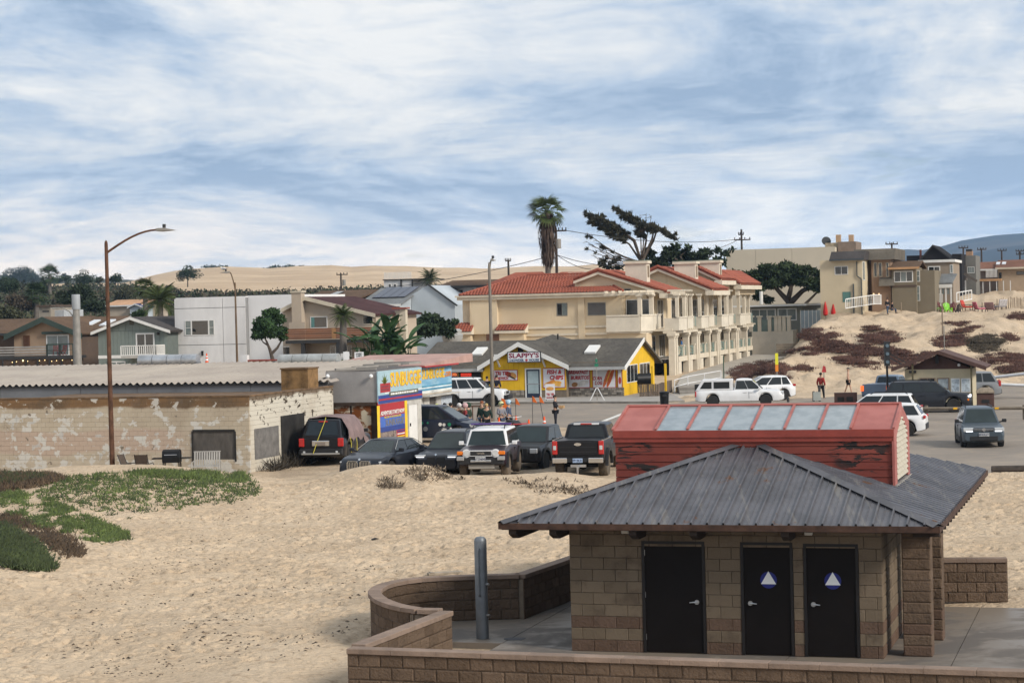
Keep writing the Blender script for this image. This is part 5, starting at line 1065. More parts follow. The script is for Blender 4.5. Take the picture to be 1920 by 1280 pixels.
for a,c_ in zip(xs_[:-1],xs_[1:]):
 b=MB();h_=dz-.3-zb0;w_=c_-a-.12
 for i in range(14):
  t=-h_+(w_+h_)*i/13
  for s_ in(1,-1):
   q=[]
   for zz1 in(0,h_):
    q.append((t+zz1 if s_>0 else t+h_-zz1,zz1))
   (x0_,z0_),(x1_,z1_)=q
   if x1_==x0_:continue
   def cl_(x0,z0,x1,z1):
    lo,hi=0.0,1.0;d=x1-x0
    for lim,sg in((0,1),(w_,-1)):
     t_=(lim-x0)/d
     if(d>0)==(sg>0):lo=max(lo,t_)
     else:hi=min(hi,t_)
    return lo,hi
   lo,hi=cl_(x0_,z0_,x1_,z1_)
   if hi-lo<.05:continue
   P0=(a+.06+x0_+(x1_-x0_)*lo,-2.3-.01*s_,zb0+z0_+(z1_-z0_)*lo);P1=(a+.06+x0_+(x1_-x0_)*hi,-2.3-.01*s_,zb0+z0_+(z1_-z0_)*hi);b.bar(P0,P1,.012,.05)
 b.build('lattice_panel',lat,hb)
 b=MB();b.box(a-.05,a+.05,-2.4,-2.28,0,dz-.26);b.build('deck_post',darkf,hb)
lb=thing('string_lights','string of small lit bulbs hanging along the dark deck edge','string lights',H1.o+Vector((0,0,0)),H1.rz);bl=mat('bulb_glow',(1,.72,.32),.5,var=0,emit=2.2)
pts=[]
for i,(px,py) in enumerate(((23,679),(31,678),(43,676),(52,677),(74,676),(84,675),(97,677),(106,676),(117,675),(135,675))):
 a,z=H1.fx(px,py,-2.5);pts.append((a,-2.5,z+.1));b=MB();b.ball((a,-2.5,z),.04 if i!=2 else.08,6);b.build('bulb',bl,lb)
b=MB();b.tube(pts,.012,4);b.build('cable',darkf,lb)
for a0 in(104,118):
 x,z=H1.fx(a0,667,-1.3);ch=thing('deck_chair','dark red folding chair, %s one on the brown deck'%('left' if a0==104 else 'right'),'chair',H1.o+Matrix.Rotation(H1.rz,3,'Z')@Vector((x,-1.3,dz)),H1.rz+R(20 if a0==104 else-15),'chairs on the deck');rdc=mat('chair_red',(.16,.03,.025),.7)
 b=MB();b.box(-.22,.22,-.22,.22,.42,.46);b.build('seat',rdc,ch);b=MB();b.bar((-.2,.2,.45),(-.2,.32,.95),.04);b.bar((.2,.2,.45),(.2,.32,.95),.04)
 for t in(.2,.5,.8):b.bar((-.2,.2+.12*t,.45+.5*t),(.2,.2+.12*t,.45+.5*t),.02,.08)
 b.build('backrest',rdc,ch)
 for sx in(-.2,.2):b=MB();b.bar((sx,-.22,0),(sx,.2,.44),.035);b.build('leg',rdc,ch);b=MB();b.bar((sx+.04,.22,0),(sx+.04,-.2,.44),.035);b.build('leg',rdc,ch)
H2=Lot(186,178,.8);hg=lthing('green_gable_house','grey green boarded house with white gable trim and small balcony','house',H2)
grn=mat('greygreen_boards',(.175,.205,.185),.8,var=.1,scale=.8,rnd=.05)
xa,xb=H2.fx(184.5,650)[0],H2.fx(315,650)[0];xp,zp=H2.fx(243,594,-.5);xl,zl=H2.fx(170,623,-.5);xr,zr=H2.fx(319,619.5,-.5)
gable_wall(hg,xa,xb,0,11,-.5,zl+.02,zp-.2,mat('greygreen_core',(.12,.14,.13),.9),xr=xp,zeR=zr+.02);roof_v(hg,xl,xr,-.5,12,zl,zp,sh_dark,xr=xp,zR=zr,fas=whitef,rake=.24)
zband=H2.fx(200,669)[1];tp=lambda x:(zp-.2)-((zp-zl)*(xp-x)/(xp-xl) if x<xp else(zp-zr)*(x-xp)/(xr-xp))
zm_=H2.fx(240,620)[1]
boards(hg,xa,xb,zband+.15,zm_-.03,-.002,18,grn,gap=.02);boards(hg,xa,xb,zm_+.03,3,-.002,10,grn,gap=.02,top=tp);boards(hg,xa,xb,-.4,zband-.15,-.002,18,grn,gap=.02)
wall(hg,xa-.02,xb+.02,-.06,-.035,zband-.14,zband+.14,whitef,'band_board');wall(hg,xa,xb,-.045,-.004,zm_-.028,zm_+.028,MATS['greygreen_core'],'joint')
wall(hg,xb,xb+3.2,2.5,11,-.5,zr+.2,grn,'wing')
r_=H2.rect(255,624,290,666,-.04);window(hg,r_[0],r_[1],r_[2],r_[3],-.04,2,whitef,glass,fw=.13,name='sliding_door')
r_=H2.rect(243,600,251,609,-.03);wall(hg,r_[0],r_[1],-.07,-.035,r_[2],r_[3],mat('vent_brown',(.09,.085,.06),.8),'gable_vent')
r_=H2.rect(294,622,300,628,-.04);b=MB();b.ball(((r_[0]+r_[1])/2,-.15,(r_[2]+r_[3])/2),.14,6);b.build('wall_lamp',darkf,hg)
bx0,bz0=H2.fx(227,672,-1.6);bx1,_=H2.fx(293,672,-1.6);bzt=H2.fx(260,648,-1.6)[1];wall(hg,bx0,bx1,-1.6,-.062,bz0,bz0+.2,mat('balcony_floor',(.42,.40,.36),.8),'balcony_floor')
railing(hg,(bx0,-1.57,bz0+.2),(bx1,-1.57,bz0+.2),bzt-bz0-.2,whitef,17,.09,.08,.06);railing(hg,(bx1,-1.57,bz0+.2),(bx1+.02,-.08,bz0+.2),bzt-bz0-.2,whitef,8,.09,.08,.06)
r_=H2.rect(202,677,236,690);window(hg,r_[0],r_[1],r_[2],r_[3],-.04,2,whitef,glassg,fw=.1)
H3=Lot(330,178,.6);hw=lthing('white_modern_house','white flat roofed modern house with one wide window','house',H3)
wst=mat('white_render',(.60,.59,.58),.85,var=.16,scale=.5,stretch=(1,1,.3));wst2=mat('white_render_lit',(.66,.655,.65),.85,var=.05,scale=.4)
xa,xb=H3.fx(327.5,610)[0],H3.fx(461,610)[0];zt_=H3.fx(330,560)[1];j1=H3.fx(418,610)[0]
zs=[-.6,H3.fx(400,646)[1],H3.fx(400,577)[1],zt_]
wall(hw,xa+.05,xb-.02,.06,12,-.6,zt_-.05,mat('joint_grey',(.22,.22,.22),.9),'wall_core')
for a,c_ in((xa,j1),(j1,xb)):
 for z0,z1 in zip(zs[:-1],zs[1:]):wall(hw,a+.025,c_-.025,0,.055,z0+.025,z1-.025,wst,'wall_panel')
wall(hw,xb,H3.fx(556,610,.6)[0],.6,12,-.6,zt_+.1,wst2,'wing');wall(hw,xa+.1,xb,.1,12,zt_-.04,zt_+.06,wst,'roof')
r_=H3.rect(347,600,402,628.5);w3=(r_[1]-r_[0]);window(hw,r_[0],r_[0]+w3*.22,r_[2],r_[3],0,1,whitef,glassg,rows=2);window(hw,r_[0]+w3*.22,r_[1]-w3*.19,r_[2],r_[3],0,1,whitef,glass);window(hw,r_[1]-w3*.19,r_[1],r_[2],r_[3],0,1,whitef,glassg,rows=2)
a,z=H3.fx(380,662);b=MB();b.box(a-.08,a+.08,-.14,-.002,z-.2,z+.2);b.build('meter_box',dk,hw);r_=H3.rect(343,667,373,674);window(hw,r_[0],r_[1],r_[2],r_[3],0,4,whitef,glass)
r_=H3.rect(448,663,456,674,.6);
H4=Lot(535,164,.7);hm=lthing('maroon_roof_house','beige stucco house with maroon roof, broad chimney and timber balcony','house',H4)
bst=mat('beige_stucco',(.40,.33,.255),.9,var=.1,scale=.6,bump=.15,bscale=10)
xa=H4.fx(530,620)[0];xp,zp=H4.fx(572,556,-.4);xl,zl=H4.fx(527,579,-.4);xe,ze_=H4.fx(704,588,-.4);yd=10.5
gable_wall(hm,xa,xe-.5,0,yd,-.6,zl-.14,zp-.22,bst,xr=xp,zeR=ze_-.08);roof_v(hm,xl,xe,-.45,yd,zl,zp,sh_mar,xr=xp,zR=ze_,fas=mat('cream_fascia',(.50,.44,.34),.7),rake=.3)
a,z=H4.fx(553,549);c_,_=H4.fx(571,549);wall(hm,a,c_,-.75,-.004,-.2,z,bst,'chimney');zsh=H4.fx(560,604)[1];a2,_=H4.fx(549,610);c2,_=H4.fx(579,610);wall(hm,a2,c2,-.8,-.76,-.2,zsh,bst,'chimney_base');wall(hm,a-.08,c_+.08,-.83,.1,z+.001,z+.15,MATS['cream_fascia'],'chimney_cap')
r_=H4.rect(582,593,614,615);window(hm,r_[0],r_[1],r_[2],r_[3],0,1,whitef,glass);wall(hm,r_[0]+.08,r_[0]+.35,-.03,-.012,r_[2]+.08,r_[3]-.08,mat('teal_curtain',(.10,.22,.21),.8),'curtain')
dz0=H4.fx(600,635,-1.8)[1];dz1=H4.fx(600,615,-1.8)[1];d0,d1_=H4.fx(535,625,-1.8)[0],H4.fx(703,625,-1.8)[0];dmid=H4.fx(630,625,-1.8)[0]
wd=mat('red_timber',(.17,.065,.03),.7,var=.35,scale=1.5,rnd=.3,stretch=(.4,.4,3));boards(hm,d0,dmid-.35,dz0,dz1,-1.8,5,wd,vert=False,gap=.03);boards(hm,dmid+.02,d1_,dz0,dz1,-1.8,5,wd,vert=False,gap=.03);wall(hm,dmid-.35,dmid,-1.85,-1.74,dz0,dz1,mat('light_timber',(.30,.16,.07),.7,var=.2),'post')
wall(hm,d0,d1_,-1.8,-.01,dz0-.35,dz0-.1,darkf,'balcony_floor')
for px in(568,634):a=H4.fx(px,660,-1.7)[0];wall(hm,a-.15,a+.15,-1.75,-1.45,-.6,dz0-.351,darkf,'post')
for p_,c_ in(((530,649,561,668),2),((619,647,630,668),1),((651,647,660,668),1)):r_=H4.rect(*p_);window(hm,r_[0],r_[1],r_[2],r_[3],0,c_,whitef,glass)
r_=H4.rect(680,587,700,608);window(hm,r_[0],r_[1],r_[2],r_[3],0,1,MATS['cream_fascia'],glass);
ax0=xe-.5
def arch_wall(p,y0,y1,x,z0,z1,arches,m,t=.25):
 """Wall on the right side with open arches (built as piers and voussoir strips)."""
 b=MB();edges=[y0]+[e for a in arches for e in a]+[y1]
 for a,c_ in zip(edges[0::2],edges[1::2]):b.box(x,x+t,a,c_,z0,z1)
 for a,c_ in arches:
  r=(c_-a)/2;zc=z1-.3-r
  for i in range(8):
   t0,t1=math.pi*i/8,math.pi*(i+1)/8;ya,yb2=(a+c_)/2+r*math.cos(t0),(a+c_)/2+r*math.cos(t1);za,zb=zc+r*math.sin(t0),zc+r*math.sin(t1);b.prism([(ya,za),(yb2,zb),(yb2,z1),(ya,z1)],x,x+t,'x')
 return b.build('arch_wall',m,p)
arch_wall(hm,.3,6.5,ax0,2.2,ze_+.05,[(.9,2.9),(3.6,5.8)],bst);wall(hm,ax0,ax0+.25,.3,6.5,-.6,2.19,bst,'wall')
gpx=H4.fx(748,600,4)[0];b=MB();b.box(gpx,gpx+.5,4.2,4.7,-.6,H4.fx(748,580,4.2)[1]);b.box(ax0+.4,gpx+.2,4.3,4.55,H4.fx(748,586,4.2)[1]-.3,H4.fx(748,582,4.2)[1]);b.build('garden_arch',MATS['cream_fascia'],hm);b=MB();zz0=H4.fx(748,579,4.2)[1];b.box(ax0+.25,gpx+.65,4.0,4.9,zz0+.001,zz0+.12);b.build('arch_coping',tile,hm)
for i in range(4):z=H4.fx(750,616+i*8,4.4)[1];wall(hm,gpx-1.2,gpx-.02,4.25,4.4,z-.12,z+.02,MATS['cream_fascia'],'stair_rail')
gwl=thing('garden_wall','low brick garden wall with red coping behind the corrugated roof','wall',D(470,678,150)*1.0,-PHI);gwl.location.z=.6
za=D(560,672,150).z-.6;b=MB();b.box(-.5,11.5,0,.25,0,za-.1);b.build('wall',mat('tan_brick',(.28,.20,.14),.9,var=.25,scale=3),gwl);b=MB();b.box(-.5,11.5,-.06,.31,za-.099,za);b.build('coping',mat('red_coping',(.27,.06,.045),.8),gwl)
for px in(463,652):q=Lot(470,150,.6).fx(px,680,-.1)[0];b=MB();b.box(q-.55,q+.0,-.14,.3,0,za+.35);b.build('pier',wst,gwl)
def simple_house(lab,cat,px,Y,zg,rects,extra=None,name='house'):
 lot=Lot(px,Y,zg);h=lthing(name,lab,cat,lot);return lot,h
L5,h5=simple_house('grey house with solar panels on its slate coloured roof','house',670,205,.8,None)
bluw=mat('pale_blue_siding',(.40,.44,.47),.8,var=.1,scale=.5)
xe0,ze0=L5.fx(667,572,-.4);xr0,zr0=L5.fx(672,541,7);xe1=L5.fx(751,570,-.4)[0]
roof_u(h5,xe0,xe1,-.4,14.4,ze0,zr0,sh_grey,fas=whitef);wall(h5,xe0+.4,xe1-.3,0,14,-1,ze0+.1,bluw);b=MB();b.prism([(0,ze0),(14,ze0),(7,zr0-.15)],xe1-.4,xe1-.28,'x');b.build('gable_wall',bluw,h5)
sl5=(zr0-ze0)/7.4
for i in range(4):
 for j in range(1):
  y0_,y1_=2.2,6.6;q=[L5.fx(698+i*15.5,559,y0_)[0],L5.fx(698+(i+1)*15.5,559,y0_)[0]-.06];zf=lambda y:ze0+(y+.4)*sl5+.14;b=MB();b.slab([(q[0],y0_,zf(y0_)),(q[1],y0_,zf(y0_)),(q[1],y1_,zf(y1_)),(q[0],y1_,zf(y1_))],.06);b.build('solar_panel',mat('solar_glass',(.022,.020,.032),.25,var=.1,spec=.6),h5)
r_=L5.rect(757,566,768,580,2);xw=xe1+.1
b=MB();b.prism([(xe1-.25,-1),(xe1+4.4,-1),(xe1+4.4,ze0-.2),(xe1+1.6,zr0+.1),(xe1-.25,ze0+.9)],3.5,14);b.build('wing',bluw,h5)
b=MB();b.bar((xe1+1.6,3.4,zr0+.2),(xe1+4.7,3.4,ze0-.3),.2,.14);b.build('rake_board',darkf,h5)
L6,h6=simple_house('low house with mottled brown roof behind the maroon roof','house',572,215,.8,None)
xe0,ze0=L6.fx(560,562,-.4);xe1=L6.fx(672,560,-.4)[0];zr0=L6.fx(610,545,6)[1];roof_u(h6,xe0,xe1,-.4,12.4,ze0,zr0,sh_brown,fas=darkf);wall(h6,xe0+.5,xe1-.5,0,12,-1,ze0+.1,tand);b=MB();a=L6.fx(626,552,3)[0];sl6=(zr0-ze0)/6.4;b.slab([(a-.2,1.5,ze0+1.9*sl6+.1),(a+.6,1.5,ze0+1.9*sl6+.1),(a+.6,4.5,ze0+4.9*sl6+.1),(a-.2,4.5,ze0+4.9*sl6+.1)],.08);b.build('skylight',glass,h6)
L7,h7=simple_house('white block house with slatted roof deck screen','house',720,262,1,None)
r_=L7.rect(720,525,772,545);wall(h7,r_[0],r_[1],0,7,-1,r_[3],wst);z1=L7.fx(745,510)[1];boards(h7,r_[0],r_[1],r_[3]+.15,z1,.05,22,whitef,gap=.09);wall(h7,r_[0]-.1,r_[1]+2,-.2,7.2,r_[3]+.001,r_[3]+.12,darkf,'deck');
for p_ in((728,532,734,539),(737.5,532,743.5,539)):q=L7.rect(*p_);window(h7,q[0],q[1],q[2],q[3],0,1,whitef,glass)
for px in(752,773):a=L7.fx(px,532,-.1)[0];wall(h7,a-.08,a+.08,-.15,.0,-1,r_[3],darkf,'post')
L8,h8=simple_house('white house with black slatted balcony left of the apartments','house',834,214,.8,None)
r_=L8.rect(834,535,885,625);wall(h8,r_[0],r_[1]+6,0,9,-1,r_[3],wst);xe0,ze0=L8.fx(818,537,-1);xr_,zr_=L8.fx(840,526,4);roof_u(h8,xe0,r_[1]+7,-1,9.6,ze0,zr_,sh_brown,fas=darkf)
q=L8.rect(851,544,868,575);window(h8,q[0],q[1],q[2],q[3],0,2,darkf,glass);q=L8.rect(851,589,868,609);window(h8,q[0],q[1],q[2],q[3],0,2,whitef,glass)
q=L8.rect(825,559,868,581,-1.8);boards(h8,q[0],q[1],q[2]+.25,q[3],-1.8,5,darkf,vert=False,gap=.1);wall(h8,q[0],q[1],-1.8,-.01,q[2],q[2]+.2,darkf,'balcony_floor')
for a in(q[0]+.1,(q[0]+q[1])/2,q[1]-.1):wall(h8,a-.06,a+.06,-1.77,-1.65,q[2]+.201,q[3]+.1,darkf,'post')
L9,h9=simple_house('small grey roofed cottage between solar house and white house','house',785,225,.8,None)
xe0,ze0=L9.fx(783,560,0);xe1=L9.fx(832,556,0)[0];zr_=L9.fx(805,540,4)[1];roof_u(h9,xe0,xe1,0,9,ze0,zr_,sh_grey,fas=whitef);wall(h9,xe0+.3,xe1-.3,.3,8.6,-1,ze0,bluw);q=L9.rect(800,562,815,580,.3);window(h9,q[0],q[1],q[2],q[3],.3,2,whitef,glass)
L10,h10=simple_house('far hillside house with orange tile roof and blue dormer','house',205,330,4,None)
a,z=L10.fx(192,573);c_,_=L10.fx(268,573);zr_=L10.fx(230,562,5)[1];roof_u(h10,a,c_,0,10,z,zr_,shingle('orange_tile',(.42,.25,.15)),fas=whitef);wall(h10,a+.4,c_-.4,.4,9.6,-3,z,bst)
a2,z2=L10.fx(238,576,-1);c2,_=L10.fx(268,576,-1);xp,zp=L10.fx(253,570,-1);gable_wall(h10,a2+.3,c2-.3,-.6,3,-3,z2,zp,bluw);roof_v(h10,a2,c2,-1,3,z2,zp+.1,shingle('blue_tile',(.035,.045,.12)),fas=whitef,rake=.2)
L11,h11=simple_house('small flat block house peeping above the brown roof','house',75,260,2.5,None)
q=L11.rect(73,575,95,600);wall(h11,q[0],q[1],0,6,-2,q[3],mat('dull_tan',(.27,.235,.19),.9,var=.15));q2=L11.rect(95,581,120,600,1);wall(h11,q2[0],q2[1],1,6,-2,q2[3],mat('dull_white',(.40,.41,.42),.9,var=.15));wall(h11,q[0]-.2,q[1]+.2,-.3,6.2,q[3]+.001,q[3]+.2,tand,'roof');qq=L11.rect(80,582,92,585);window(h11,qq[0],qq[1],qq[2],qq[3],0,3,darkf,glass)
# ------------------------------------------------------------------ beach houses on the right
L12=Lot(1396,232,2.2);hf=lthing('flat_roof_beach_house','single storey flat roofed beach house with large windows and round white posts','house',L12)
gst=mat('sage_stucco',(.21,.21,.175),.9,var=.1,scale=.5);a,z=L12.fx(1390,574);c_,_=L12.fx(1505,574);
ac,bc=L12.fx(1500,610)[0],0
wall(hf,a,c_,0,14,-2,z-.1,gst);b=MB();b.box(a-.8,c_+.6,-1.0,14.5,z-.1,z+.08);b.build('roof_fascia',whitef,hf);wall(hf,a-.7,c_+.5,-.9,14.4,z+.081,z+.14,mat('gravel_roof',(.45,.38,.27),.95,var=.2,scale=2),'roof')
for p_,n_ in(((1408,579,1455,619),3),((1458,578,1494,601),2)):q=L12.rect(*p_);window(hf,q[0],q[1],q[2],q[3],0,n_,whitef,glassg,fw=.12)
pw=L12.rect(1410,621,1482,660,-3.5);wall(hf,pw[0],pw[1],-3.5,-3.2,-2,pw[3],scr,'terrace_wall');wall(hf,pw[1]-.01,pw[1]+.3,-3.5,-.01,-2,pw[3]+.1,scr,'terrace_wall')
for px in(1408,1424,1443,1455,1462,1470,1479):x,z1=L12.fx(px,592,-3.35);b=MB();b.box(x-.2,x+.2,-3.55,-3.15,pw[3]+.001,z1-.15);b.box(x-.32,x+.32,-3.67,-3.03,z1-.149,z1);b.build('column',trimc,hf)
b=MB();b.box(pw[0],pw[1]-.02,-3.37,-3.33,pw[3]+.002,pw[3]+1.3);b.build('wind_screen',mat('wind_glass',(.16,.22,.20),.1,var=.1,spec=.6),hf)
b=MB();x,z1=L12.fx(1427,546,3);b.cyl((x,3,z),(x,3,z1),.2);b.build('vent_pipe',whitef,hf)
gs=thing('glass_windscreen','clear glass panel screen around the deck beside the red umbrellas','screen',D(1500,600,226),-PHI);gs.location.z=2.5;LG=Lot(1500,226,2.5);
for i in range(6):
 p0,p1=LG.rect(1499+i*7.4,581,1499+(i+1)*7.4,612)[:2];b=MB();zb_,zt3=LG.fx(1520,615)[1],LG.fx(1520,581)[1];b.box(p0+.03,p1-.03,-.01,.01,zb_,zt3-.05);b.build('pane',mat('screen_glass',(.24,.30,.34),.1,var=.15,spec=.6),gs);b=MB();b.box(p0-.03,p0+.03,-.03,.03,zb_-1,zt3);b.build('post',whitef,gs)
L13=Lot(1362,268,4);hl=lthing('long_cream_building','long plain cream walled building with stone chimney block','building',L13);lst=mat('pale_cream',(.50,.44,.345),.9,var=.06,scale=.3)
js=[L13.fx(px,490)[0] for px in(1361,1417,1485,1566)];zt_=L13.fx(1361,469)[1]
for i,(a,c_) in enumerate(zip(js[:-1],js[1:])):wall(hl,a+.02,c_-.02,0,.1,-3,zt_,lst,'wall_panel')
wall(hl,js[0]+.05,js[-1],.101,12,-3,zt_-.05,lst,'wall');
q=L13.rect(1547,455,1582,466,2);wall(hl,q[0],q[1],2,6,zt_-1,q[3],mat('stone_chimney',(.32,.26,.18),.9,var=.4,scale=2.5),'chimney');q2=L13.rect(1571,453,1605,488,1.5);wall(hl,q2[0],q2[1],1.5,7,zt_-2,q2[3],mat('brown_chimney',(.20,.15,.115),.9,var=.15),'chimney')
for px0,px1 in((1567,1576),(1591,1600)):q=L13.rect(px0,440,px1,453,3);wall(hl,q[0],q[1],3,3.6,q[2]-.1,q[3],mat('clay_pot',(.42,.28,.17),.85),'chimney_pot')
q=D(1549,453,268);dsh=thing('satellite_dish','dark round satellite dish on the stone chimney block','dish',q,0);b=MB();b.lathe([(.0,0),(.35,.05),(.62,.22)],n=14);me=b.mesh('dish',darkf,True);me.transform(Matrix.Rotation(R(70),4,'X'));link('dish',me,dsh);b=MB();b.cyl((0,.1,-1.6),(0,.1,0),.06);b.build('mast',darkf,dsh)
def bh(lab,px,Y,zg,name='beach_house'):lot=Lot(px,Y,zg);return lot,lthing(name,lab,'house',lot,'houses along the dune')
Q,h=bh('cream two storey beach house with brown mansard roof edge',1560,222,5.0);cr=mat('cream_house',(.50,.42,.29),.9,var=.08,scale=.4)
r_=Q.rect(1555,487,1617,566);wall(h,r_[0]-1,r_[1],0,9,-1.5,r_[3],cr);q=Q.rect(1565,499,1590,515);window(h,q[0],q[1],q[2],q[3],0,2,whitef,glass)
zt=Q.fx(1590,471,1)[1];b=MB();b.prism([(-.5,r_[3]-.05),(-.5,r_[3]+.1),(1.2,zt),(9,zt),(9,r_[3]-.05)],Q.fx(1556,480,0)[0],r_[1]+.25,'x');b.build('roof',sh_dark,h);b=MB();b.box(Q.fx(1556,480)[0],r_[1]+.28,-.62,-.505,r_[3]-.1,r_[3]+.08);b.build('gutter',mat('slate_trim',(.05,.06,.065),.6),h)
qy=[Q.fy(x,500,r_[1])[0] for x in(1607,1614)];q0,q1=Q.fy(1608,525,r_[1])[1],Q.fy(1608,489,r_[1])[1];window(h,max(.3,qy[0]),max(2.0,qy[1]),q0,q1,r_[1],2,whitef,glassg,'r')
x,z=Q.fx(1608,490,-.1);b=MB();b.bar((x-.1,-.1,z),(x-.1,-.1,z-1.6),.1);b.bar((x-.1,-.1,z-1.6),(x+.35,-.1,z-1.9),.1);b.bar((x+.35,-.1,z-1.9),(x+.35,-.1,-1),.1);b.build('downpipe',MATS['slate_trim'],h);x,z=Q.fx(1600,532,-.1);b=MB();b.bar((x,-.1,-1),(x,-.1,z),.12);b.build('downpipe',MATS['slate_trim'],h)
q=Q.rect(1580,547,1595,566);wall(h,q[0],q[1],-.03,-.002,q[2],q[3],mat('teal_door',(.08,.17,.15),.6),'door')
Q,h=bh('dark brown beach house with scalloped mansard shingles and arched door',1622,226,5.0);br=mat('brown_house',(.13,.085,.06),.9,var=.12,scale=.5);br2=mat('brown_house_light',(.26,.175,.12),.9,var=.1,scale=.5)
q=Q.rect(1618,482,1640,568);wall(h,q[0],q[1],0,10,-1.5,q[3],br);q=Q.rect(1636,484,1672,568);wall(h,q[0],q[1],-.8,9,-1.5,q[3],br2);xr_=q[1];shk=shingle('shake',(.115,.10,.08))
za,zb_=Q.fx(1650,487,-1)[1],Q.fx(1650,466,-1)[1];b=MB();b.prism([(-1.4,za),(-.3,zb_),(9.5,zb_),(9.5,za)],Q.fx(1602,480)[0],xr_+.5,'x');b.build('roof',shk,h)
b=MB();zc0,zc1=Q.fx(1660,536,-1.6)[1],Q.fx(1660,520,-1.6)[1];x0,x1=Q.fx(1648,530,-1.6)[0],Q.fx(1676,530,-1.6)[0];b.prism([(-2.0,zc0),(-.9,zc1),(-.81,zc1),(-.81,zc0)],x0,x1,'x');b.build('canopy',shk,h)
for p_ in((1638,492,1645,519),(1647,492,1654,519),(1661,492,1667,519)):q=Q.rect(*p_,-.8);window(h,q[0],q[1],q[2],q[3],-.8,1,MATS['cream_fascia'],glass)
q=Q.rect(1618,497,1624,507);window(h,q[0],q[1],q[2],q[3],0,1,darkf,glassg);q=Q.rect(1619,545,1629,566);b=MB();w_=(q[1]-q[0])/2;cx=(q[0]+q[1])/2;b.prism([(q[0],q[2]),(q[1],q[2]),(q[1],q[3]-w_)]+[(cx+w_*math.cos(t),q[3]-w_+w_*math.sin(t)) for t in np.linspace(.3,math.pi-.3,6)]+[(q[0],q[3]-w_)],-.03,-.002);b.build('arched_door',darkf,h)
for px in(1638,1648):x,z=Q.fx(px,551,-1.0);b=MB();b.ball((x,-.95,z),.09,6);b.build('wall_lamp',mat('lamp_glow',(1,.72,.42),.5,emit=.9,var=0),h)
Q,h=bh('olive brown beach house with three part picture window',1674,224,5.0);ol=mat('olive_stucco',(.175,.145,.10),.9,var=.1,scale=.5)
r_=Q.rect(1672,501,1718,568);wall(h,r_[0],r_[1],0,9,-1.5,r_[3],ol);q=Q.rect(1676,508,1712,529);window(h,q[0],q[1],q[2],q[3],0,3,whitef,glass,gls=[glass,glassg,glass],fw=.1);xs_,zr_=Q.fx(1700,489,3);roof_u(h,r_[0]-.3,r_[1]+.4,-.6,8,r_[3],zr_,sh_brown,fas=mat('raw_wood',(.42,.24,.12),.8));wall(h,r_[0],r_[1]+.05,-.08,-.003,Q.fx(1690,536)[1]-.1,Q.fx(1690,536)[1]+.1,tand,'band_board')
wall(h,r_[1],r_[1]+1.9,1.0,9,-1.5,r_[3]-.4,ol,'bay');q=Q.rect(1717,507,1725,528,1.0);window(h,q[0],q[1],q[2],q[3],1.0,1,whitef,glassg,rows=2);q=Q.rect(1717,536,1725,564,1.0);window(h,q[0],q[1],q[2],q[3],1.0,1,whitef,glassg,rows=2)
Q,h=bh('taupe beach house with white flat parapet and glazed porch',1728,232,5.2);tp_=mat('taupe_stucco',(.255,.205,.155),.9,var=.08,scale=.5)
r_=Q.rect(1726,492,1787,568);wall(h,r_[0],r_[1],0,9,-1.5,r_[3],tp_);wall(h,r_[0]-.2,r_[1]+.3,-.25,9,r_[3]+.001,r_[3]+.3,whitef,'parapet');q=Q.rect(1740,499,1763,513);window(h,q[0],q[1],q[2],q[3],0,2,whitef,glass,fw=.1);q=Q.rect(1781,496,1787,512);window(h,q[0],q[1],q[2],q[3],0,1,whitef,glassg)
z0,z1=Q.fx(1750,531,-3)[1],Q.fx(1750,514,0)[1];x0,x1=Q.fx(1741,525,-3)[0],Q.fx(1785,525,-3)[0];b=MB();b.slab([(x0,-3,z0),(x1,-3,z0),(x1+.3,-.01,z1),(x0-.3,-.01,z1)],.15);b.build('porch_roof',sh_grey,h);b=MB();b.box(x0,x1,-3.05,-2.9,z0-.55,z0-.16);b.build('porch_beam',whitef,h)
for i in range(5):x=x0+.15+(x1-x0-.3)*i/4;wall(h,x-.08,x+.08,-2.95,-2.8,-1,z0-.56,whitef,'post')
for i in range(4):xa=x0+.3+(x1-x0-.3)*i/4;wall(h,xa,xa+(x1-x0-.3)/4-.32,-2.88,-2.86,Q.fx(1760,552,-3)[1],z0-.6,glass if i<2 else glassg,'pane')
railing(h,(x0,-3.1,Q.fx(1755,567,-3)[1]),(Q.fx(1767,560,-3)[0],-3.1,Q.fx(1755,567,-3)[1]),.95,whitef,14,.08,.08,.05)
x0,zl_=Q.fx(1724,540,-4);xp,zp=Q.fx(1733,517,-4);x1=Q.fx(1746,540,-4)[0];b=MB();b.slab([(xp-3,-4,zp-.1),(xp-3,.0,zp-.1),(x0-3,.0,zl_),(x0-3,-4,zl_)],.1);gable_wall(h,xp-.6,x1-.3,-3.6,-.02,-1.5,zl_,zp-.2,br2,xr=xp);roof_v(h,xp-1.4,x1,-4,-.02,zl_,zp,sh_brown,xr=xp,fas=br2)
Q,h=bh('black shingled house with steep pointed gable',1738,262,5.5);blk_=shingle('black_shingle',(.022,.021,.022));
x0,z0=Q.fx(1727,487);xp,zp=Q.fx(1749,459);x1,z1=Q.fx(1781,490);gable_wall(h,x0,x1,0,10,-2,z0,zp-.1,blk_,xr=xp,zeR=z0);roof_v(h,x0-.2,x1+.3,-.3,10,z0,zp,blk_,xr=xp,zR=z0,fas=darkf);q=Q.rect(1781,476,1803,530,1);wall(h,q[0]+.3,q[1],1,9,-2,q[3],blk_,'wing');q=Q.rect(1700,479,1730,500,2);wall(h,q[0],q[1],2,9,-2,q[3],blk_,'wing');q=Q.rect(1724,468,1727.5,490,1.5);wall(h,q[0],q[1],1.5,2,q[2]-1,q[3],mat('flue_red',(.13,.05,.04),.7),'flue')
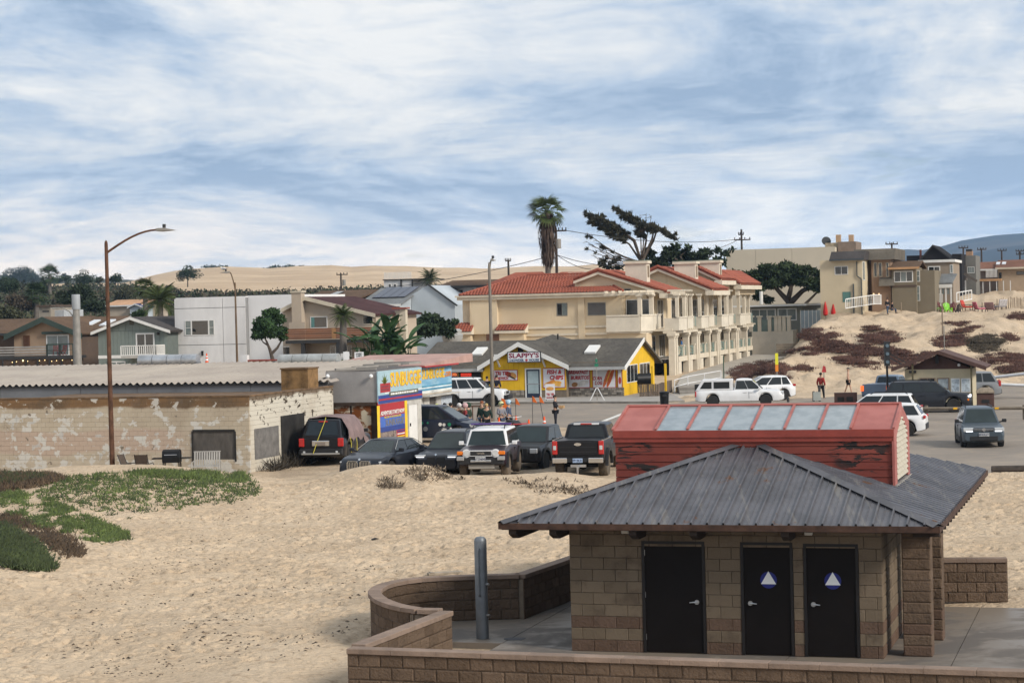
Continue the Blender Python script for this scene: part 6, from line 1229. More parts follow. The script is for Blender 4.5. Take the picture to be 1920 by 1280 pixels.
Q,h=bh('grey house with brick chimney and upper stair beside black gable',1806,268,5.8);gh=mat('grey_siding',(.155,.15,.135),.9,var=.12)
q=Q.rect(1808,479,1830,560);wall(h,q[0],q[1],0,8,-2,q[3],gh);q2=Q.rect(1811,471,1823,479,2);wall(h,q2[0],q2[1],2,3.5,q2[2]-.2,q2[3],mat('chimney_brick',(.34,.21,.13),.9,var=.3,scale=4),'chimney');q3=Q.rect(1811,467,1822,471.5,2);wall(h,q3[0],q3[1],2,3.4,q3[2],q3[3],darkf,'chimney_cap')
q=Q.rect(1814,500,1827,512);window(h,q[0],q[1],q[2],q[3],0,3,whitef,glassg)
x0,z0=Q.fx(1783,522,-2);x1=Q.fx(1812,522,-2)[0];wall(h,x0,x1,-2,-.02,z0-.3,z0,mat('deck_wood',(.12,.10,.085),.9),'deck');railing(h,(x0,-1.9,z0),(x1,-1.9,z0),1.6,MATS['deck_wood'],9,.1,.1,.05)
b=MB();xa,za=Q.fx(1808,513,-2.4);xb,zb_=Q.fx(1832,527,-2.4);
for s_ in(0,1.0):b.bar((xa,-2.4-s_,za),(xb,-2.4-s_,zb_),.1,.3)
b.build('stair',MATS['deck_wood'],h)
for px in(1785,1797,1810):x=Q.fx(px,530,-1.9)[0];wall(h,x-.1,x+.1,-2,-1.8,-2,z0-.301,whitef,'post')
Q,h=bh('long tan house with brown roof and two skylights at right edge',1862,275,6.0);rt=mat('ranch_tan',(.36,.27,.185),.9,var=.08)
x0,z0=Q.fx(1866,502,-.6);x1=x0+26;zr_=Q.fx(1900,487,5)[1];roof_u(h,x0,x1,-.6,11,z0,zr_,sh_red,fas=MATS['cream_fascia']);wall(h,x0+.3,x1,0,10.5,-2,z0+.1,rt);xL,zL=Q.fx(1830,505,1);roof_u(h,xL,x0+2,.5,9,zL,Q.fx(1850,491,5)[1],sh_red,fas=whitef);wall(h,xL+.3,x0+.29,1,8.5,-2,zL,mat('ranch_mauve',(.25,.20,.175),.9))
for px in(1868,1879):a,z=Q.fx(px,493,2.4);sl4=(zr_-z0)/5.8;zc=z0+3.0*sl4;b=MB();b.slab([(a,1.6,zc-.8*sl4+.12),(a+.5,1.6,zc-.8*sl4+.12),(a+.5,3.2,zc+.8*sl4+.12),(a,3.2,zc+.8*sl4+.12)],.1);b.build('skylight',MATS['skylight_pale'],h)
q=Q.rect(1873,511,1878,524);window(h,q[0],q[1],q[2],q[3],0,1,darkf,glass);q=Q.rect(1906,509,1922,515);window(h,q[0],q[1],q[2],q[3],0,1,darkf,glass);q=Q.rect(1848,505,1870,520,-.7);
boards(h,q[0],q[1],q[2],q[3],-.65,9,whitef,gap=.08);wall(h,q[0]-1.6,q[1]+.6,-2,-.7,q[2]-.5,q[2]-.2,MATS['raw_wood'],'deck');
b=MB()
for i in range(6):x=q[0]-1.2+i*.9;b.box(x-.05,x+.05,-1.9,-1.8,-2,q[2]-.501)
b.build('deck_legs',whitef,h)
for lab,pts_,n in(('white railing along the ramp beside the brown house',((1586,579,1638,571),(1638,571,1652,571)),16),('pale blue glass fence before the glazed porch',((1794,567,1822,562),),5)):
 q0=D(pts_[0][0],575,218);f_=thing('railing',lab,'railing',(q0.x,q0.y,0),0)
 for i,(a0,b0,a1,b1) in enumerate(pts_):
  p0=D(a0,b0,218)-f_.location;p1=D(a1,b1,221)-f_.location;p0.z=D(a0,b0,218).z;p1.z=D(a1,b1,221).z;railing(f_,p0,p1,1.05,whitef,n//(i+1),.1,.09,.05)
# ================================================================== VEGETATION
V3_=lambda a,b,c:Vector((a,b,c))
def leafm(nm,c,isl=.45,rough=.75):return mat(nm,c,rough,var=.35,scale=.7,isl=isl,spec=.2)
bark=mat('bark',(.085,.065,.05),.9,var=.3,scale=4,bump=.5,bscale=15);barkg=mat('grey_bark',(.12,.105,.09),.9,var=.3,scale=3)
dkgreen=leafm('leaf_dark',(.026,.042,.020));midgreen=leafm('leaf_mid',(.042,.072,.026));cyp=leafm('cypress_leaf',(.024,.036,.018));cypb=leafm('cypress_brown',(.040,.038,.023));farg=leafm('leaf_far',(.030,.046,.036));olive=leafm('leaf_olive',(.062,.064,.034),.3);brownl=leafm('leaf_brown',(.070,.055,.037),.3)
def add_leaves(name,P,size,m,parent,elong=1.6,droop=0,dirs=None):
 v,f=leaves(P,size,elong,droop,dirs=dirs);return link(name,np_mesh(name,v,f,m),parent)
def fan_frond(m,nb=11,stalk=.8,L_=.9):
 if('fan',m.name) in BLK:return BLK[('fan',m.name)]
 b=MB();b.tube([(0,0,0),(stalk*.6,0,.05),(stalk,0,.0)],[.03,.022,.015],4)
 for i in range(nb):
  a=R(-80+160*i/(nb-1));d=Vector((math.cos(a),math.sin(a),0));s_=Vector((-d.y,d.x,0))*.055;o=Vector((stalk,0,0));l_=L_*(1-.25*abs(i-nb//2)/(nb/2))
  b.add([o,o+d*l_*.55+s_+Vector((0,0,.03)),o+d*l_+Vector((0,0,-.22)),o+d*l_*.55-s_+Vector((0,0,.03))],[(0,1,2,3)])
 BLK[('fan',m.name)]=b.mesh('frond',m,fix=False);return BLK[('fan',m.name)]
def pinnate_frond(m,L_=1.6,nb=16,key='pin'):
 if(key,m.name) in BLK:return BLK[(key,m.name)]
 b=MB();P=[Vector((L_*t,0,.35*t-.75*t*t)) for t in np.linspace(0,1,7)];b.tube(P,[.03,.026,.022,.018,.014,.01,.006],4)
 for i in range(1,nb):
  t=i/nb;p=Vector((L_*t,0,.35*t-.75*t*t));l_=L_*.34*math.sin(math.pi*(t*.85+.12))
  for s_ in(1,-1):d=Vector((.6,s_,-.25)).normalized();w=Vector((.035,0,.0));b.add([p-w,p+w,p+d*l_+Vector((0,0,-.12*l_))],[(0,1,2)])
 BLK[(key,m.name)]=b.mesh('frond',m,fix=False);return BLK[(key,m.name)]
def palm(label,px,pyc,pyb,Y,fr,n,scale,trunk_r,zg=None,skirt=None,droop=.0,seed=1,up=.9,rocky=True):
 rr=random.Random(seed);c=D(px,pyc,Y);base=D(px,pyb,Y);zg=gz(base.x,Y) if zg is None else zg
 t=thing('palm_tree',label,'palm',(base.x,Y,zg));o=Vector((base.x,Y,zg));ch=c.z-zg;dx=c.x-base.x
 b=MB();P=[Vector((dx*q,0,-.3+(ch+.3)*q)) for q in np.linspace(0,1,12)];b.tube(P,[trunk_r*(1.25-.35*q+(.10 if i%2 and rocky else 0)) for i,q in enumerate(np.linspace(0,1,12))],9);b.build('trunk',barkg,t,smooth=True)
 for i in range(n):
  el=R(-48+128*((i+.5)/n)**.9*up);az=i*2.399+rr.uniform(-.2,.2);f=link('frond',fr,t);f.location=(dx,0,ch);s_=scale*rr.uniform(.85,1.1)
  f.rotation_euler=(rr.uniform(-.5,.5),-el,az);f.scale=(s_,s_,s_)
 if skirt:
  sk,rad,ln=skirt;b=MB()
  for i in range(1100):
   q=rr.random()**.8;a=rr.uniform(0,6.283);rr_=rad*(.35+.75*math.sin(math.pi*min(1,.25+q*.62)))*rr.uniform(.35,1.08);z=ch-ln*q;d=Vector((math.cos(a),math.sin(a),0));s_=Vector((-d.y,d.x,0))*.09;l_=rr.uniform(.5,1.1)
   p=Vector((dx*(1-q*.3),0,z))+d*rr_;b.add([p+s_,p-s_,p+d*rr.uniform(-.1,.15)+Vector((0,0,-l_))],[(0,1,2)])
  b.build('dead_fronds',sk,t,fix=False)
 return t
palmg=leafm('palm_leaf',(.055,.075,.022),.3);palmd=leafm('palm_dark',(.032,.052,.02),.3);deadf=mat('dead_frond',(.070,.050,.038),.95,var=.4,scale=2,isl=.4)
palm('tall fan palm with shaggy skirt of dead fronds behind the red roof',1026,398,520,206,fan_frond(palmg),32,1.38,.26,skirt=(deadf,.84,5.0),up=.95,seed=3)
palm('shaggy palm in front of the timber balcony',643,592,672,150,pinnate_frond(palmg),46,.68,.26,zg=.6,seed=5)
palm('small palm on the skyline between white deck house and cottage',806,521,545,250,pinnate_frond(palmd),34,1.0,.28,zg=4,seed=6)
palm('bright bushy palm behind the white modern house',300,562,590,235,pinnate_frond(palmg),44,1.7,.35,zg=3,seed=7);palm('taller slim palm beside the bushy palm on the left slope',272,541,590,262,fan_frond(palmg),30,1.2,.3,zg=4,seed=8)
palm('dark palm among the scrub above the flat block house',68,552,590,330,fan_frond(palmd),34,1.6,.4,seed=9);palm('thin bare trunked palm on the left hillside',93,517,560,520,fan_frond(palmd),24,2.3,.45,seed=10)
bn=thing('banana_plant','large paddle leaved green plant clump beside the shaggy palm','plant',D(722,672,148));bn.location.z=.6;bo=bn.location.copy()
bmat=leafm('paddle_leaf',(.040,.082,.030),.2,.45)
b=MB();nS=7
for i in range(nS):
 t0,t1=i/nS,(i+1)/nS;w0,w1=.30*math.sin(math.pi*(.08+.92*t0))**.7,.30*math.sin(math.pi*min(.999,.08+.92*t1))**.7
 z=lambda t:.18*math.sin(t*1.7)-.55*t*t;x0,x1=1.7*t0,1.7*t1
 b.add([(x0,0,z(t0)-.04),(x1,0,z(t1)-.04),(x1,w1,z(t1)+.05),(x0,w0,z(t0)+.05)],[(0,1,2,3)]);b.add([(x0,0,z(t0)-.04),(x1,0,z(t1)-.04),(x1,-w1,z(t1)+.05),(x0,-w0,z(t0)+.05)],[(0,3,2,1)])
lm=b.mesh('leaf',bmat,True,fix=False)
rr=random.Random(4);st_=MB()
for i in range(115):
 a=rr.uniform(0,6.283);u_=rr.uniform(-1,1);base=Vector((u_*1.75,rr.uniform(-.8,.8),0));h_=rr.uniform(1.6,5.2)*(1-.28*abs(u_));lean=Vector((math.cos(a),math.sin(a),0))*rr.uniform(.1,.7);top=base+lean+Vector((0,0,h_));st_.tube([base,base.lerp(top,.6)+Vector((0,0,.1)),top],[.05,.035,.02],4)
 o=link('leaf',lm,bn);o.location=top;s_=rr.uniform(.7,1.1);o.scale=(s_,s_,s_);o.rotation_euler=(rr.uniform(-.6,.6),-rr.uniform(-.1,1.15),math.atan2(lean.y,lean.x)+rr.uniform(-.5,.5))
st_.build('stem',midgreen,bn,fix=False)
def tree(label,px,py_base,Y,limbs,clumps,lm_,zg=None,name='tree',cat='tree',size=.16,per=420,bk=None,elong=1.7,flat=.7,droop=.1,group=None,sweep=None):
 """Limbs are pixel polylines (px,py,dY) with a start radius; clumps are (px,py,dY,r_px)."""
 b0=D(px,py_base,Y);zg=b0.z if zg is None else zg;o=Vector((b0.x,Y,zg));t=thing(name,label,cat,o,0,group);k_=Y/FPX;b=MB()
 for pl,r0 in limbs:
  P=[D(a,c,Y+d)-o for a,c,d in pl];n_=len(P);b.tube(P,[max(.02,r0*(1-.8*i/max(1,n_-1))) for i in range(n_)],7)
 if limbs:b.build('trunk',bk or bark,t,smooth=True,fix=False)
 P=[]
 for a,c,d,r in clumps:
  q=D(a,c,Y+d)-o;rm=r*k_;P.append(cloud(q,(rm,rm,rm*flat),max(30,int(per*(r/14.0)**2))));
 if P:P=np.concatenate(P);add_leaves('crown',P,size,lm_,t,elong,droop,np.array(sweep)+rng.normal(0,.3,P.shape) if sweep else None)
 return t
rt_=[(490,606,0,15),(505,590,0,15),(522,598,1,14),(488,626,-1,13),(512,622,-1.5,16),(527,620,0,12),(500,608,-1,17),(482,618,0,9),(515,585,0,10),(530,632,0,8),(478,630,0,7)]
tree('rounded green tree with forked trunk before the white house',512,672,152,[([(512,676,0),(506,655,0),(500,640,0),(492,625,0)],.16),([(508,664,0),(520,652,0),(528,638,0),(526,622,0)],.13),([(504,648,0),(494,642,0),(488,634,0)],.08)],rt_,leafm('round_leaf',(.035,.068,.024)),zg=.6,per=520,size=.13)
tree('dark bushy juniper shrub left of the apartments',815,632,178,[],[(790,612,0,18),(812,600,0,16),(830,615,0,18),(805,618,-2,16),(783,622,-1,10),(842,622,0,12),(800,595,1,10),(822,605,0,12),(850,605,1,8),(778,600,1,8)],dkgreen,zg=.5,size=.2,per=360,name='shrub',cat='shrub')
def polyl(p0,p1,bend,n=7):return[(p0[0]+(p1[0]-p0[0])*t,p0[1]+(p1[1]-p0[1])*t+bend*math.sin(math.pi*t),random.uniform(-1,1)) for t in np.linspace(0,1,n)]
random.seed(11);LB_=[];CL_=[]
root=(1203,492)
def along(pl,t):q=t*(len(pl)-1);i=min(int(q),len(pl)-2);q-=i;return pl[i][0]+(pl[i+1][0]-pl[i][0])*q,pl[i][1]+(pl[i+1][1]-pl[i][1])*q
for bd,w in(([(1103,403),(1130,417),(1160,431),(1188,452),root],5.0),([(1160,394),(1180,409),(1206,423),(1233,428),(1225,452),root],5.5),([(1272,448),(1250,436),(1228,426),(1222,450),root],4.5),([(1116,419),(1150,438),(1180,458),root],4.0),([(1128,408),(1158,428),(1190,450),root],4.0),([(1176,402),(1200,420),(1212,450),root],4.5)):
 LB_.append(([(p[0],p[1],random.uniform(-.6,.6)) for p in bd[::-1]],.15));n_=26
 for j in range(n_):
  t=(j+random.random())/n_*.62;x,y=along(bd,t);CL_.append((x+random.uniform(-7,5),y+random.uniform(-6,5),random.uniform(-1.5,1.5),w*random.uniform(.3,.85)*(.45+min(1,t*2.5)*.6)))
  LB_.append(([(x,y,0),(x-random.uniform(5,16),y-random.uniform(1,9),0)],.035));CL_.append((x-random.uniform(4,13),y-random.uniform(0,7),random.uniform(-1,1),random.uniform(1.4,2.6)))
for tip in((1100,436),(1098,452),(1102,466),(1108,478),(1120,486),(1110,444),(1125,470),(1212,400),(1222,404),(1200,402),(1132,462)):
 pl=polyl(root,tip,8 if tip[0]<1190 else-2);LB_.append((pl,.10))
 for _ in range(9):
  x,y=along(pl,random.uniform(.45,.98));LB_.append(([(x,y,0),(x-random.uniform(4,14),y+random.uniform(-6,3),0)],.03))
  if random.random()<.35:CL_.append((x-random.uniform(0,8),y,0,random.uniform(1.2,2.4)))
LB_.append(([(1212,512,0),(1208,500,0),(1205,492,0)],.4))
tree('windswept half bare cypress leaning left on the skyline',1212,520,236,LB_,CL_,cypb,zg=3.5,size=.11,per=1100,flat=.6,elong=4.2,droop=0,sweep=(-.75,0,.35))
CL_=[(1222+10.5*i+random.uniform(-6,6),478+(i%3)*7+random.uniform(-6,6)+max(0,i-5)*2,random.uniform(-2,2),random.uniform(9,14)) for i in range(13)]+[(random.uniform(1205,1330),random.uniform(470,500),random.uniform(-2,2),random.uniform(6,10)) for i in range(24)]+[(1215,492,0,9),(1200,497,0,8),(1250,468,0,8),(1268,462,0,7),(1290,466,0,6),(1345,488,0,8),(1300,500,0,10),(1330,502,0,10),(1280,496,0,10),(1140,500,0,7),(1128,496,0,5),(1160,502,0,6)]
tree('dark spreading cypress behind the chimneys',1290,520,240,[([(1290,522,0),(1285,500,0),(1262,482,0)],.4),([(1288,508,0),(1310,492,0),(1335,480,0)],.3),([(1286,500,0),(1275,480,0),(1290,468,0)],.2)],CL_,cyp,zg=3.5,size=.26,per=300,flat=.45,elong=2.0,droop=0)
CL_=[(1345,470,0,8),(1360,475,0,8),(1330,472,2,7),(1372,468,0,5),(1318,478,0,8)]
tree('small leafy tree on the skyline left of the long cream wall',1348,500,262,[([(1348,500,0),(1348,480,0)],.2)],CL_,dkgreen,zg=4,size=.25,per=280)
CL_=[];random.seed(5)
for i in range(64):
 t=random.random();x=1412+160*t;top=492+26*max(0,(t-.45))**1.1*2.0+(14*(1-t*5) if t<.2 else 0);CL_.append((x,top+random.uniform(4,44)*(1-.3*t),random.uniform(-3,3),random.uniform(8,14)))
CL_+=[(1568,560,0,9),(1574,575,0,7),(1560,548,0,10),(1578,586,0,5),(1422,556,0,10),(1440,562,0,9),(1395,515,0,8),(1380,512,0,8),(1370,520,0,8)]
tree('broad dark cypress with spreading crown behind the flat roofed house',1480,585,246,[([(1480,592,0),(1478,565,0),(1450,535,0),(1425,515,0)],.5),([(1480,570,0),(1505,545,0),(1540,530,0),(1565,545,0)],.4),([(1478,560,0),(1485,530,0),(1490,505,0)],.35),([(1510,570,0),(1530,550,0),(1545,540,0)],.2)],CL_,leafm('cypress_green',(.030,.046,.017)),zg=4.5,size=.24,per=360,flat=.5,elong=2.2)
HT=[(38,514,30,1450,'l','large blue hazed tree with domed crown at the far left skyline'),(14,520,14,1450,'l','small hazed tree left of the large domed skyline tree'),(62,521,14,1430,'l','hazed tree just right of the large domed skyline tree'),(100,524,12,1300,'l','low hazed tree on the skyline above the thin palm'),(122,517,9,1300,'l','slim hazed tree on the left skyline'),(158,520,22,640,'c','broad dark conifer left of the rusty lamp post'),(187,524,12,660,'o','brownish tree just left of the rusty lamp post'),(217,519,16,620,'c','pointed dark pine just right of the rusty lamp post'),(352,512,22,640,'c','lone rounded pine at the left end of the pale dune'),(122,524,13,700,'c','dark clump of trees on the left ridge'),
      (18,534,24,430,'c','big dark tree at the left edge of the hillside'),(72,535,17,520,'c','dark green tree in the middle of the left hillside'),(140,556,36,290,'d','large black green tree behind the grey cell mast'),(178,572,22,280,'d','dark tree between the cell mast and rusty lamp post'),(40,566,26,330,'b','brown leafless looking bush clump on the lower left slope'),(15,585,20,280,'o','olive bush above the brown roof at far left'),(120,578,14,275,'b','brown bush behind the flat block house'),(235,548,18,430,'o','olive bush on the slope right of the rusty lamp'),(262,588,14,240,'m','green shrub below the orange tiled house'),(318,540,12,480,'o','low olive bush below the lone rounded pine')]
for i,(px,py,r,Y,kd,lab) in enumerate(HT):
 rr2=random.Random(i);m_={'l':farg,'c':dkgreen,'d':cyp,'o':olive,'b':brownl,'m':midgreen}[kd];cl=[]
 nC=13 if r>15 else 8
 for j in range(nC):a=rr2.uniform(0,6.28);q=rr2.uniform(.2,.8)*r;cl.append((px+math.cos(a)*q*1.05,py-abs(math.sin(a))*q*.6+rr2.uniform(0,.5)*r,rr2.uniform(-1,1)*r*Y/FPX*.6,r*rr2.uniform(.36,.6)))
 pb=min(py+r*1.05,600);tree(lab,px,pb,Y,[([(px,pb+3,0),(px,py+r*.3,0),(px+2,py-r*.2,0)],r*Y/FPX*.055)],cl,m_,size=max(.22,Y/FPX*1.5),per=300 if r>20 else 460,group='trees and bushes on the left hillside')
n=5200;yy=rng.uniform(238,640,n);xx=yy*rng.uniform(-.30,.03,n);ok=rng.random(n)<np.clip(fbm(xx/30,yy/40,91)*2.2-.1,.25,1);xx,yy=xx[ok],yy[ok];zz2=ground_z(xx,yy);P=[];
for x,y,z in zip(xx,yy,zz2):r=rng.uniform(.8,2.2);P.append(cloud((x,y,z+r*.35),(r*1.6,r*1.6,r*.8),30))
P=np.concatenate(P);sel=rng.random(len(P))
for nm,lo,hi,m_ in(('scrub',0,.42,olive),('scrub',.42,.75,brownl),('scrub',.75,1.01,dkgreen)):v,f=leaves(P[(sel>=lo)&(sel<hi)],.5,1.3);stuff(tag(link(nm,np_mesh(nm,v,f,m_)),'dry %s scrub covering the hillside behind the houses'%{0:'olive',.42:'brown',.75:'dark green'}[lo]))
P=[]
for x in np.linspace(-190,110,300):
 for _ in range(4):y=rng.uniform(600,960);P.append((x/600*y+rng.normal(0,5),y))
P=np.array(P);Pz=ground_z(P[:,0],P[:,1]);P=[cloud((x,y,z+r*.4),(r*2,r*2,r*.9),20) for(x,y),z,r in zip(P,Pz,rng.uniform(.8,2.0,len(P)))]
v,f=leaves(np.concatenate(P),.95,1.3);stuff(tag(link('scrub',np_mesh('scrub',v,f,leafm('scrub_far',(.052,.058,.036),.25))),'dark belt of far scrub below the pale dunes'))
P=[]
for px,py in((393,499),(404,499.5),(425,500),(505,502),(515,501),(535,499),(545,499)):
 q=D(px,py+1.5,1490)
 for _ in range(5):P.append(cloud((q.x+rng.normal(0,3),q.y,q.z+rng.uniform(0,.6)),(3.2,3,.9),14))
v,f=leaves(np.concatenate(P),1.0,1.3);stuff(tag(link('scrub',np_mesh('scrub',v,f,dkgreen)),'little dark bushes on top of the pale dune'))
def in_poly(p,poly):
 x,y=p;c=False;n=len(poly)
 for i in range(n):
  (x0,y0),(x1,y1)=poly[i],poly[(i+1)%n]
  if(y0>y)!=(y1>y) and x<(x1-x0)*(y-y0)/(y1-y0)+x0:c=not c
 return c
def hit(px,py,Y0=40,Y1=300):
 d=ray(px,py);Ys=np.linspace(Y0,Y1,500);X=d.x/d.y*Ys;Z=CAMH+d.z/d.y*Ys;g_=ground_z(X,Ys);k_=np.argmax(g_>Z);return(X[k_],Ys[k_],g_[k_]) if k_>0 else None
def fingers(pts,h,m,label,per=7,spread=.12,name='ice_plant'):
 pts=np.asarray(pts);n=len(pts);r_=rng;P=np.repeat(pts,per,0);P[:,:2]+=r_.normal(0,spread,(n*per,2));P[:,2]-=.01;d=r_.normal(size=(n*per,3))*.55;d[:,2]=r_.uniform(.35,1.0,n*per);d/=np.linalg.norm(d,axis=1)[:,None]
 hh_=h*r_.uniform(.5,1.4,n*per)[:,None];s_=np.cross(d,r_.normal(size=d.shape));s_/=np.linalg.norm(s_,axis=1)[:,None];s2=np.cross(d,s_);w=h*.16
 v=np.stack([P+s_*w,P-s_*w*.5+s2*w*.87,P-s_*w*.5-s2*w*.87,P+d*hh_],1).reshape(-1,3);b_=np.arange(n*per)[:,None]*4
 f=np.concatenate([b_+[0,1,3],b_+[1,2,3],b_+[2,0,3]]);return stuff(tag(link(name,np_mesh(name,v,f,m)),label))
def hits(px,py,Y0,Y1,n=240):
 px,py=np.asarray(px,float),np.asarray(py,float);F3,R3,U3=(np.array(q) for q in(_F,_R,_U))
 d=F3[None]+R3[None]*((px-960)/FPX)[:,None]-U3[None]*((py-640)/FPX)[:,None];Ys=np.linspace(Y0,Y1,n)[None]
 X=(d[:,0]/d[:,1])[:,None]*Ys;Z=CAMH+(d[:,2]/d[:,1])[:,None]*Ys;Yf=np.broadcast_to(Ys,X.shape);g_=ground_z(X.ravel(),Yf.ravel()).reshape(X.shape);k_=np.argmax(g_>Z,1);i=np.arange(len(px));ok=k_>0
 return np.stack([X[i,k_],Yf[i,k_],g_[i,k_]],1)[ok]
def patch(poly,n,top_bias=0.0,dens=None,Y0=40,Y1=100,seed=0,clump=.55):
 xs_=[p[0] for p in poly];ys_=[p[1] for p in poly];A=[];r_=random.Random(seed);nr_=np.random.default_rng(seed);tries=0
 cand=np.stack([nr_.uniform(min(xs_),max(xs_),n*14),nr_.uniform(min(ys_),max(ys_),n*14)],1);dn=vnoise(cand[:,0]/(dens or 1)+3*cand[:,1]/90,cand[:,1]/(dens or 1)*2.6,77+seed)
 for(px,py),q in zip(cand,dn):
  if len(A)>=n:break
  if not in_poly((px,py),poly):continue
  if top_bias and r_.random()<top_bias*(py-min(ys_))/(max(ys_)-min(ys_)):continue
  if dens and q<clump*r_.uniform(.75,1.1):continue
  A.append((px,py))
 A=np.array(A);return hits(A[:,0],A[:,1],Y0,Y1)
iceg=mat('ice_plant_green',(.085,.115,.028),.5,var=.4,scale=.6,isl=.4,spec=.3);iced=mat('ice_plant_dark',(.048,.064,.020),.5,var=.4,scale=.8,isl=.4,spec=.3);icer=mat('ice_plant_red',(.088,.056,.030),.6,var=.4,scale=.8,isl=.45);icebr=mat('ice_plant_brown',(.085,.038,.026),.75,var=.4,scale=.35,isl=.5)
PA=[(110,896),(180,889),(300,885),(440,886),(470,900),(492,912),(478,930),(440,945),(360,950),(300,962),(262,975),(200,972),(150,950),(60,925)]
fingers(patch(PA,1000,1.0,seed=1),.14,iceg,'green ice plant trailing over the sand mound below the wall',6,.08);fingers(patch(PA,330,.85,seed=2),.14,iced,'dark green ice plant tufts on the sand mound',6,.09)
fingers(patch([(200,886),(330,884),(455,887),(462,905),(380,903),(300,893)],520,.7,30,seed=3,clump=.45),.17,iceg,'dense green ice plant along the mound crest',8,.12)
fingers(patch([(0,888),(95,891),(122,899),(70,912),(0,922)],600,0,30,seed=4,clump=.4),.2,icer,'reddish brown ice plant at the far left',8,.16);fingers(patch([(0,890),(95,893),(60,905),(0,912)],400,seed=14),.2,iced,'dark ice plant at the far left',8,.16)
PC=[(0,925),(50,920),(105,940),(165,968),(235,998),(240,1012),(190,1020),(130,1005),(60,985),(0,960)]
fingers(patch(PC,1000,0,22,seed=5,clump=.52),.15,iceg,'bright green ice plant mat at the left',7,.09);fingers(patch([(0,955),(60,985),(130,1008),(152,1040),(130,1048),(80,1025),(30,995),(0,980)],500,0,14,seed=6,clump=.5),.15,icer,'rust coloured ice plant runners at the left',7,.11);fingers(patch([(0,978),(35,1000),(70,1030),(96,1062),(85,1078),(45,1070),(0,1058)],1300,0,40,seed=7,clump=.25),.16,iced,'dense dark ice plant in the near left corner',9,.11)
RP=[[(1357,712),(1372,694),(1400,682),(1440,676),(1468,684),(1487,700),(1478,712),(1440,700),(1400,714)],[(1470,628),(1500,616),(1560,616),(1585,640),(1560,660),(1530,668),(1476,662),(1530,648),(1526,640)],[(1493,692),(1502,685),(1518,690),(1514,700),(1496,699)],[(1614,640),(1625,615),(1652,611),(1672,624),(1690,630),(1680,646),(1630,645)],[(1528,640),(1600,648),(1660,655),(1664,668),(1600,668),(1560,660)],[(1560,672),(1600,668),(1646,684),(1640,694),(1590,684)],[(1672,650),(1700,662),(1720,690),(1668,692),(1660,680)],[(1752,640),(1780,628),(1814,632),(1806,650),(1760,652)],[(1812,640),(1840,628),(1870,632),(1884,648),(1860,664),(1822,660)],[(1874,632),(1890,626),(1908,638),(1894,642)],[(1832,672),(1880,662),(1920,668),(1920,684),(1850,682)],[(1772,606),(1800,604),(1822,608),(1800,612)],[(1892,592),(1920,584),(1920,602),(1898,600)],[(1780,625),(1830,612),(1838,616),(1800,628)],[(1715,668),(1745,660),(1752,672),(1722,680)],[(1870,690),(1920,686),(1920,700),(1880,702)]]
for i,poly in enumerate(RP):
 a_=.5*abs(sum(poly[j][0]*poly[(j+1)%len(poly)][1]-poly[(j+1)%len(poly)][0]*poly[j][1] for j in range(len(poly))));P_=patch(poly,int(min(1500,a_*.55)),0,9,Y0=147,Y1=300,seed=20+i,clump=.56)
 if len(P_)>5:fingers(P_,.24,icebr if i not in(8,) else brownl,'dried dark red ice plant mat on the right hand dunes',7,.3)
def twigs(pts,h,m,label,per=9):
 b=MB();r_=random.Random(len(pts))
 for x,y,z in pts:
  for _ in range(per):d=Vector((r_.gauss(0,.6),r_.gauss(0,.6),r_.uniform(.3,1))).normalized()*h*r_.uniform(.4,1.2);p=Vector((x+r_.gauss(0,.12),y+r_.gauss(0,.12),z-.02));q=p+d*.55+Vector((r_.gauss(0,.04),r_.gauss(0,.04),0));b.add([p+Vector((.008,0,0)),p-Vector((.008,0,0)),q,p+d],[(0,1,2),(0,2,3)])
 return stuff(tag(b.build('dry_brush',m,None,fix=False),label))
twm=mat('dry_twig',(.16,.125,.09),.95,var=.3,scale=2,isl=.3);twd=mat('dark_weed',(.05,.042,.032),.95,var=.3,isl=.3)
twigs(patch([(745,890),(780,875),(850,882),(870,900),(800,905)],60,seed=40,Y0=55,Y1=86),.24,twm,'dry grey twigs on the sand berm before the parked cars');twigs(patch([(710,905),(740,900),(755,915),(720,918)],26,seed=41,Y0=55,Y1=86),.25,twm,'small patch of dry twigs on the open sand');twigs(patch([(940,900),(1000,893),(1060,905),(1120,900),(1080,930),(1010,925)],55,seed=42,Y0=55,Y1=86),.2,twm,'dry twigs below the black pickup')
wp=[CL.o+Matrix.Rotation(-PHI,3,'Z')@Vector((.25+random.uniform(-.1,.5),random.uniform(.4,7),.2)) for _ in range(70)];twigs([(p.x,p.y,gz(p.x,p.y)) for p in wp],.75,twd,'dark dead weeds along the white block wall',8)
drm=mat('driftwood',(.30,.25,.19),.9,var=.3,scale=4)
q=hits([835],[1076],30,60)[0];dw=thing('driftwood_board','pale weathered board lying on the sand behind the curved wall','board',tuple(q),R(15));b=MB();b.box(-.45,.45,-.12,.12,0,.06);b.build('board',drm,dw,bev=.01);b=MB();b.box(-.4,-.3,-.125,.125,.061,.075);b.build('batten',drm,dw)
q=hits([703],[1012],30,70)[0];dw=thing('dropped_scrap','small black scrap of rubbish lying on the open sand','rubbish',tuple(q),R(30));b=MB();b.prism([(-.11,0),(.1,0),(.12,.03),(.02,.06),(-.08,.035)],-.05,.05);b.build('scrap',mat('black_scrap',(.012,.012,.012),.6),dw)
P_=patch([(330,960),(640,940),(760,1060),(640,1200),(420,1270),(60,1270),(150,1110),(330,1030)],900,0,60,seed=61,Y0=30,Y1=76,clump=.5);b=MB();r_=random.Random(8)
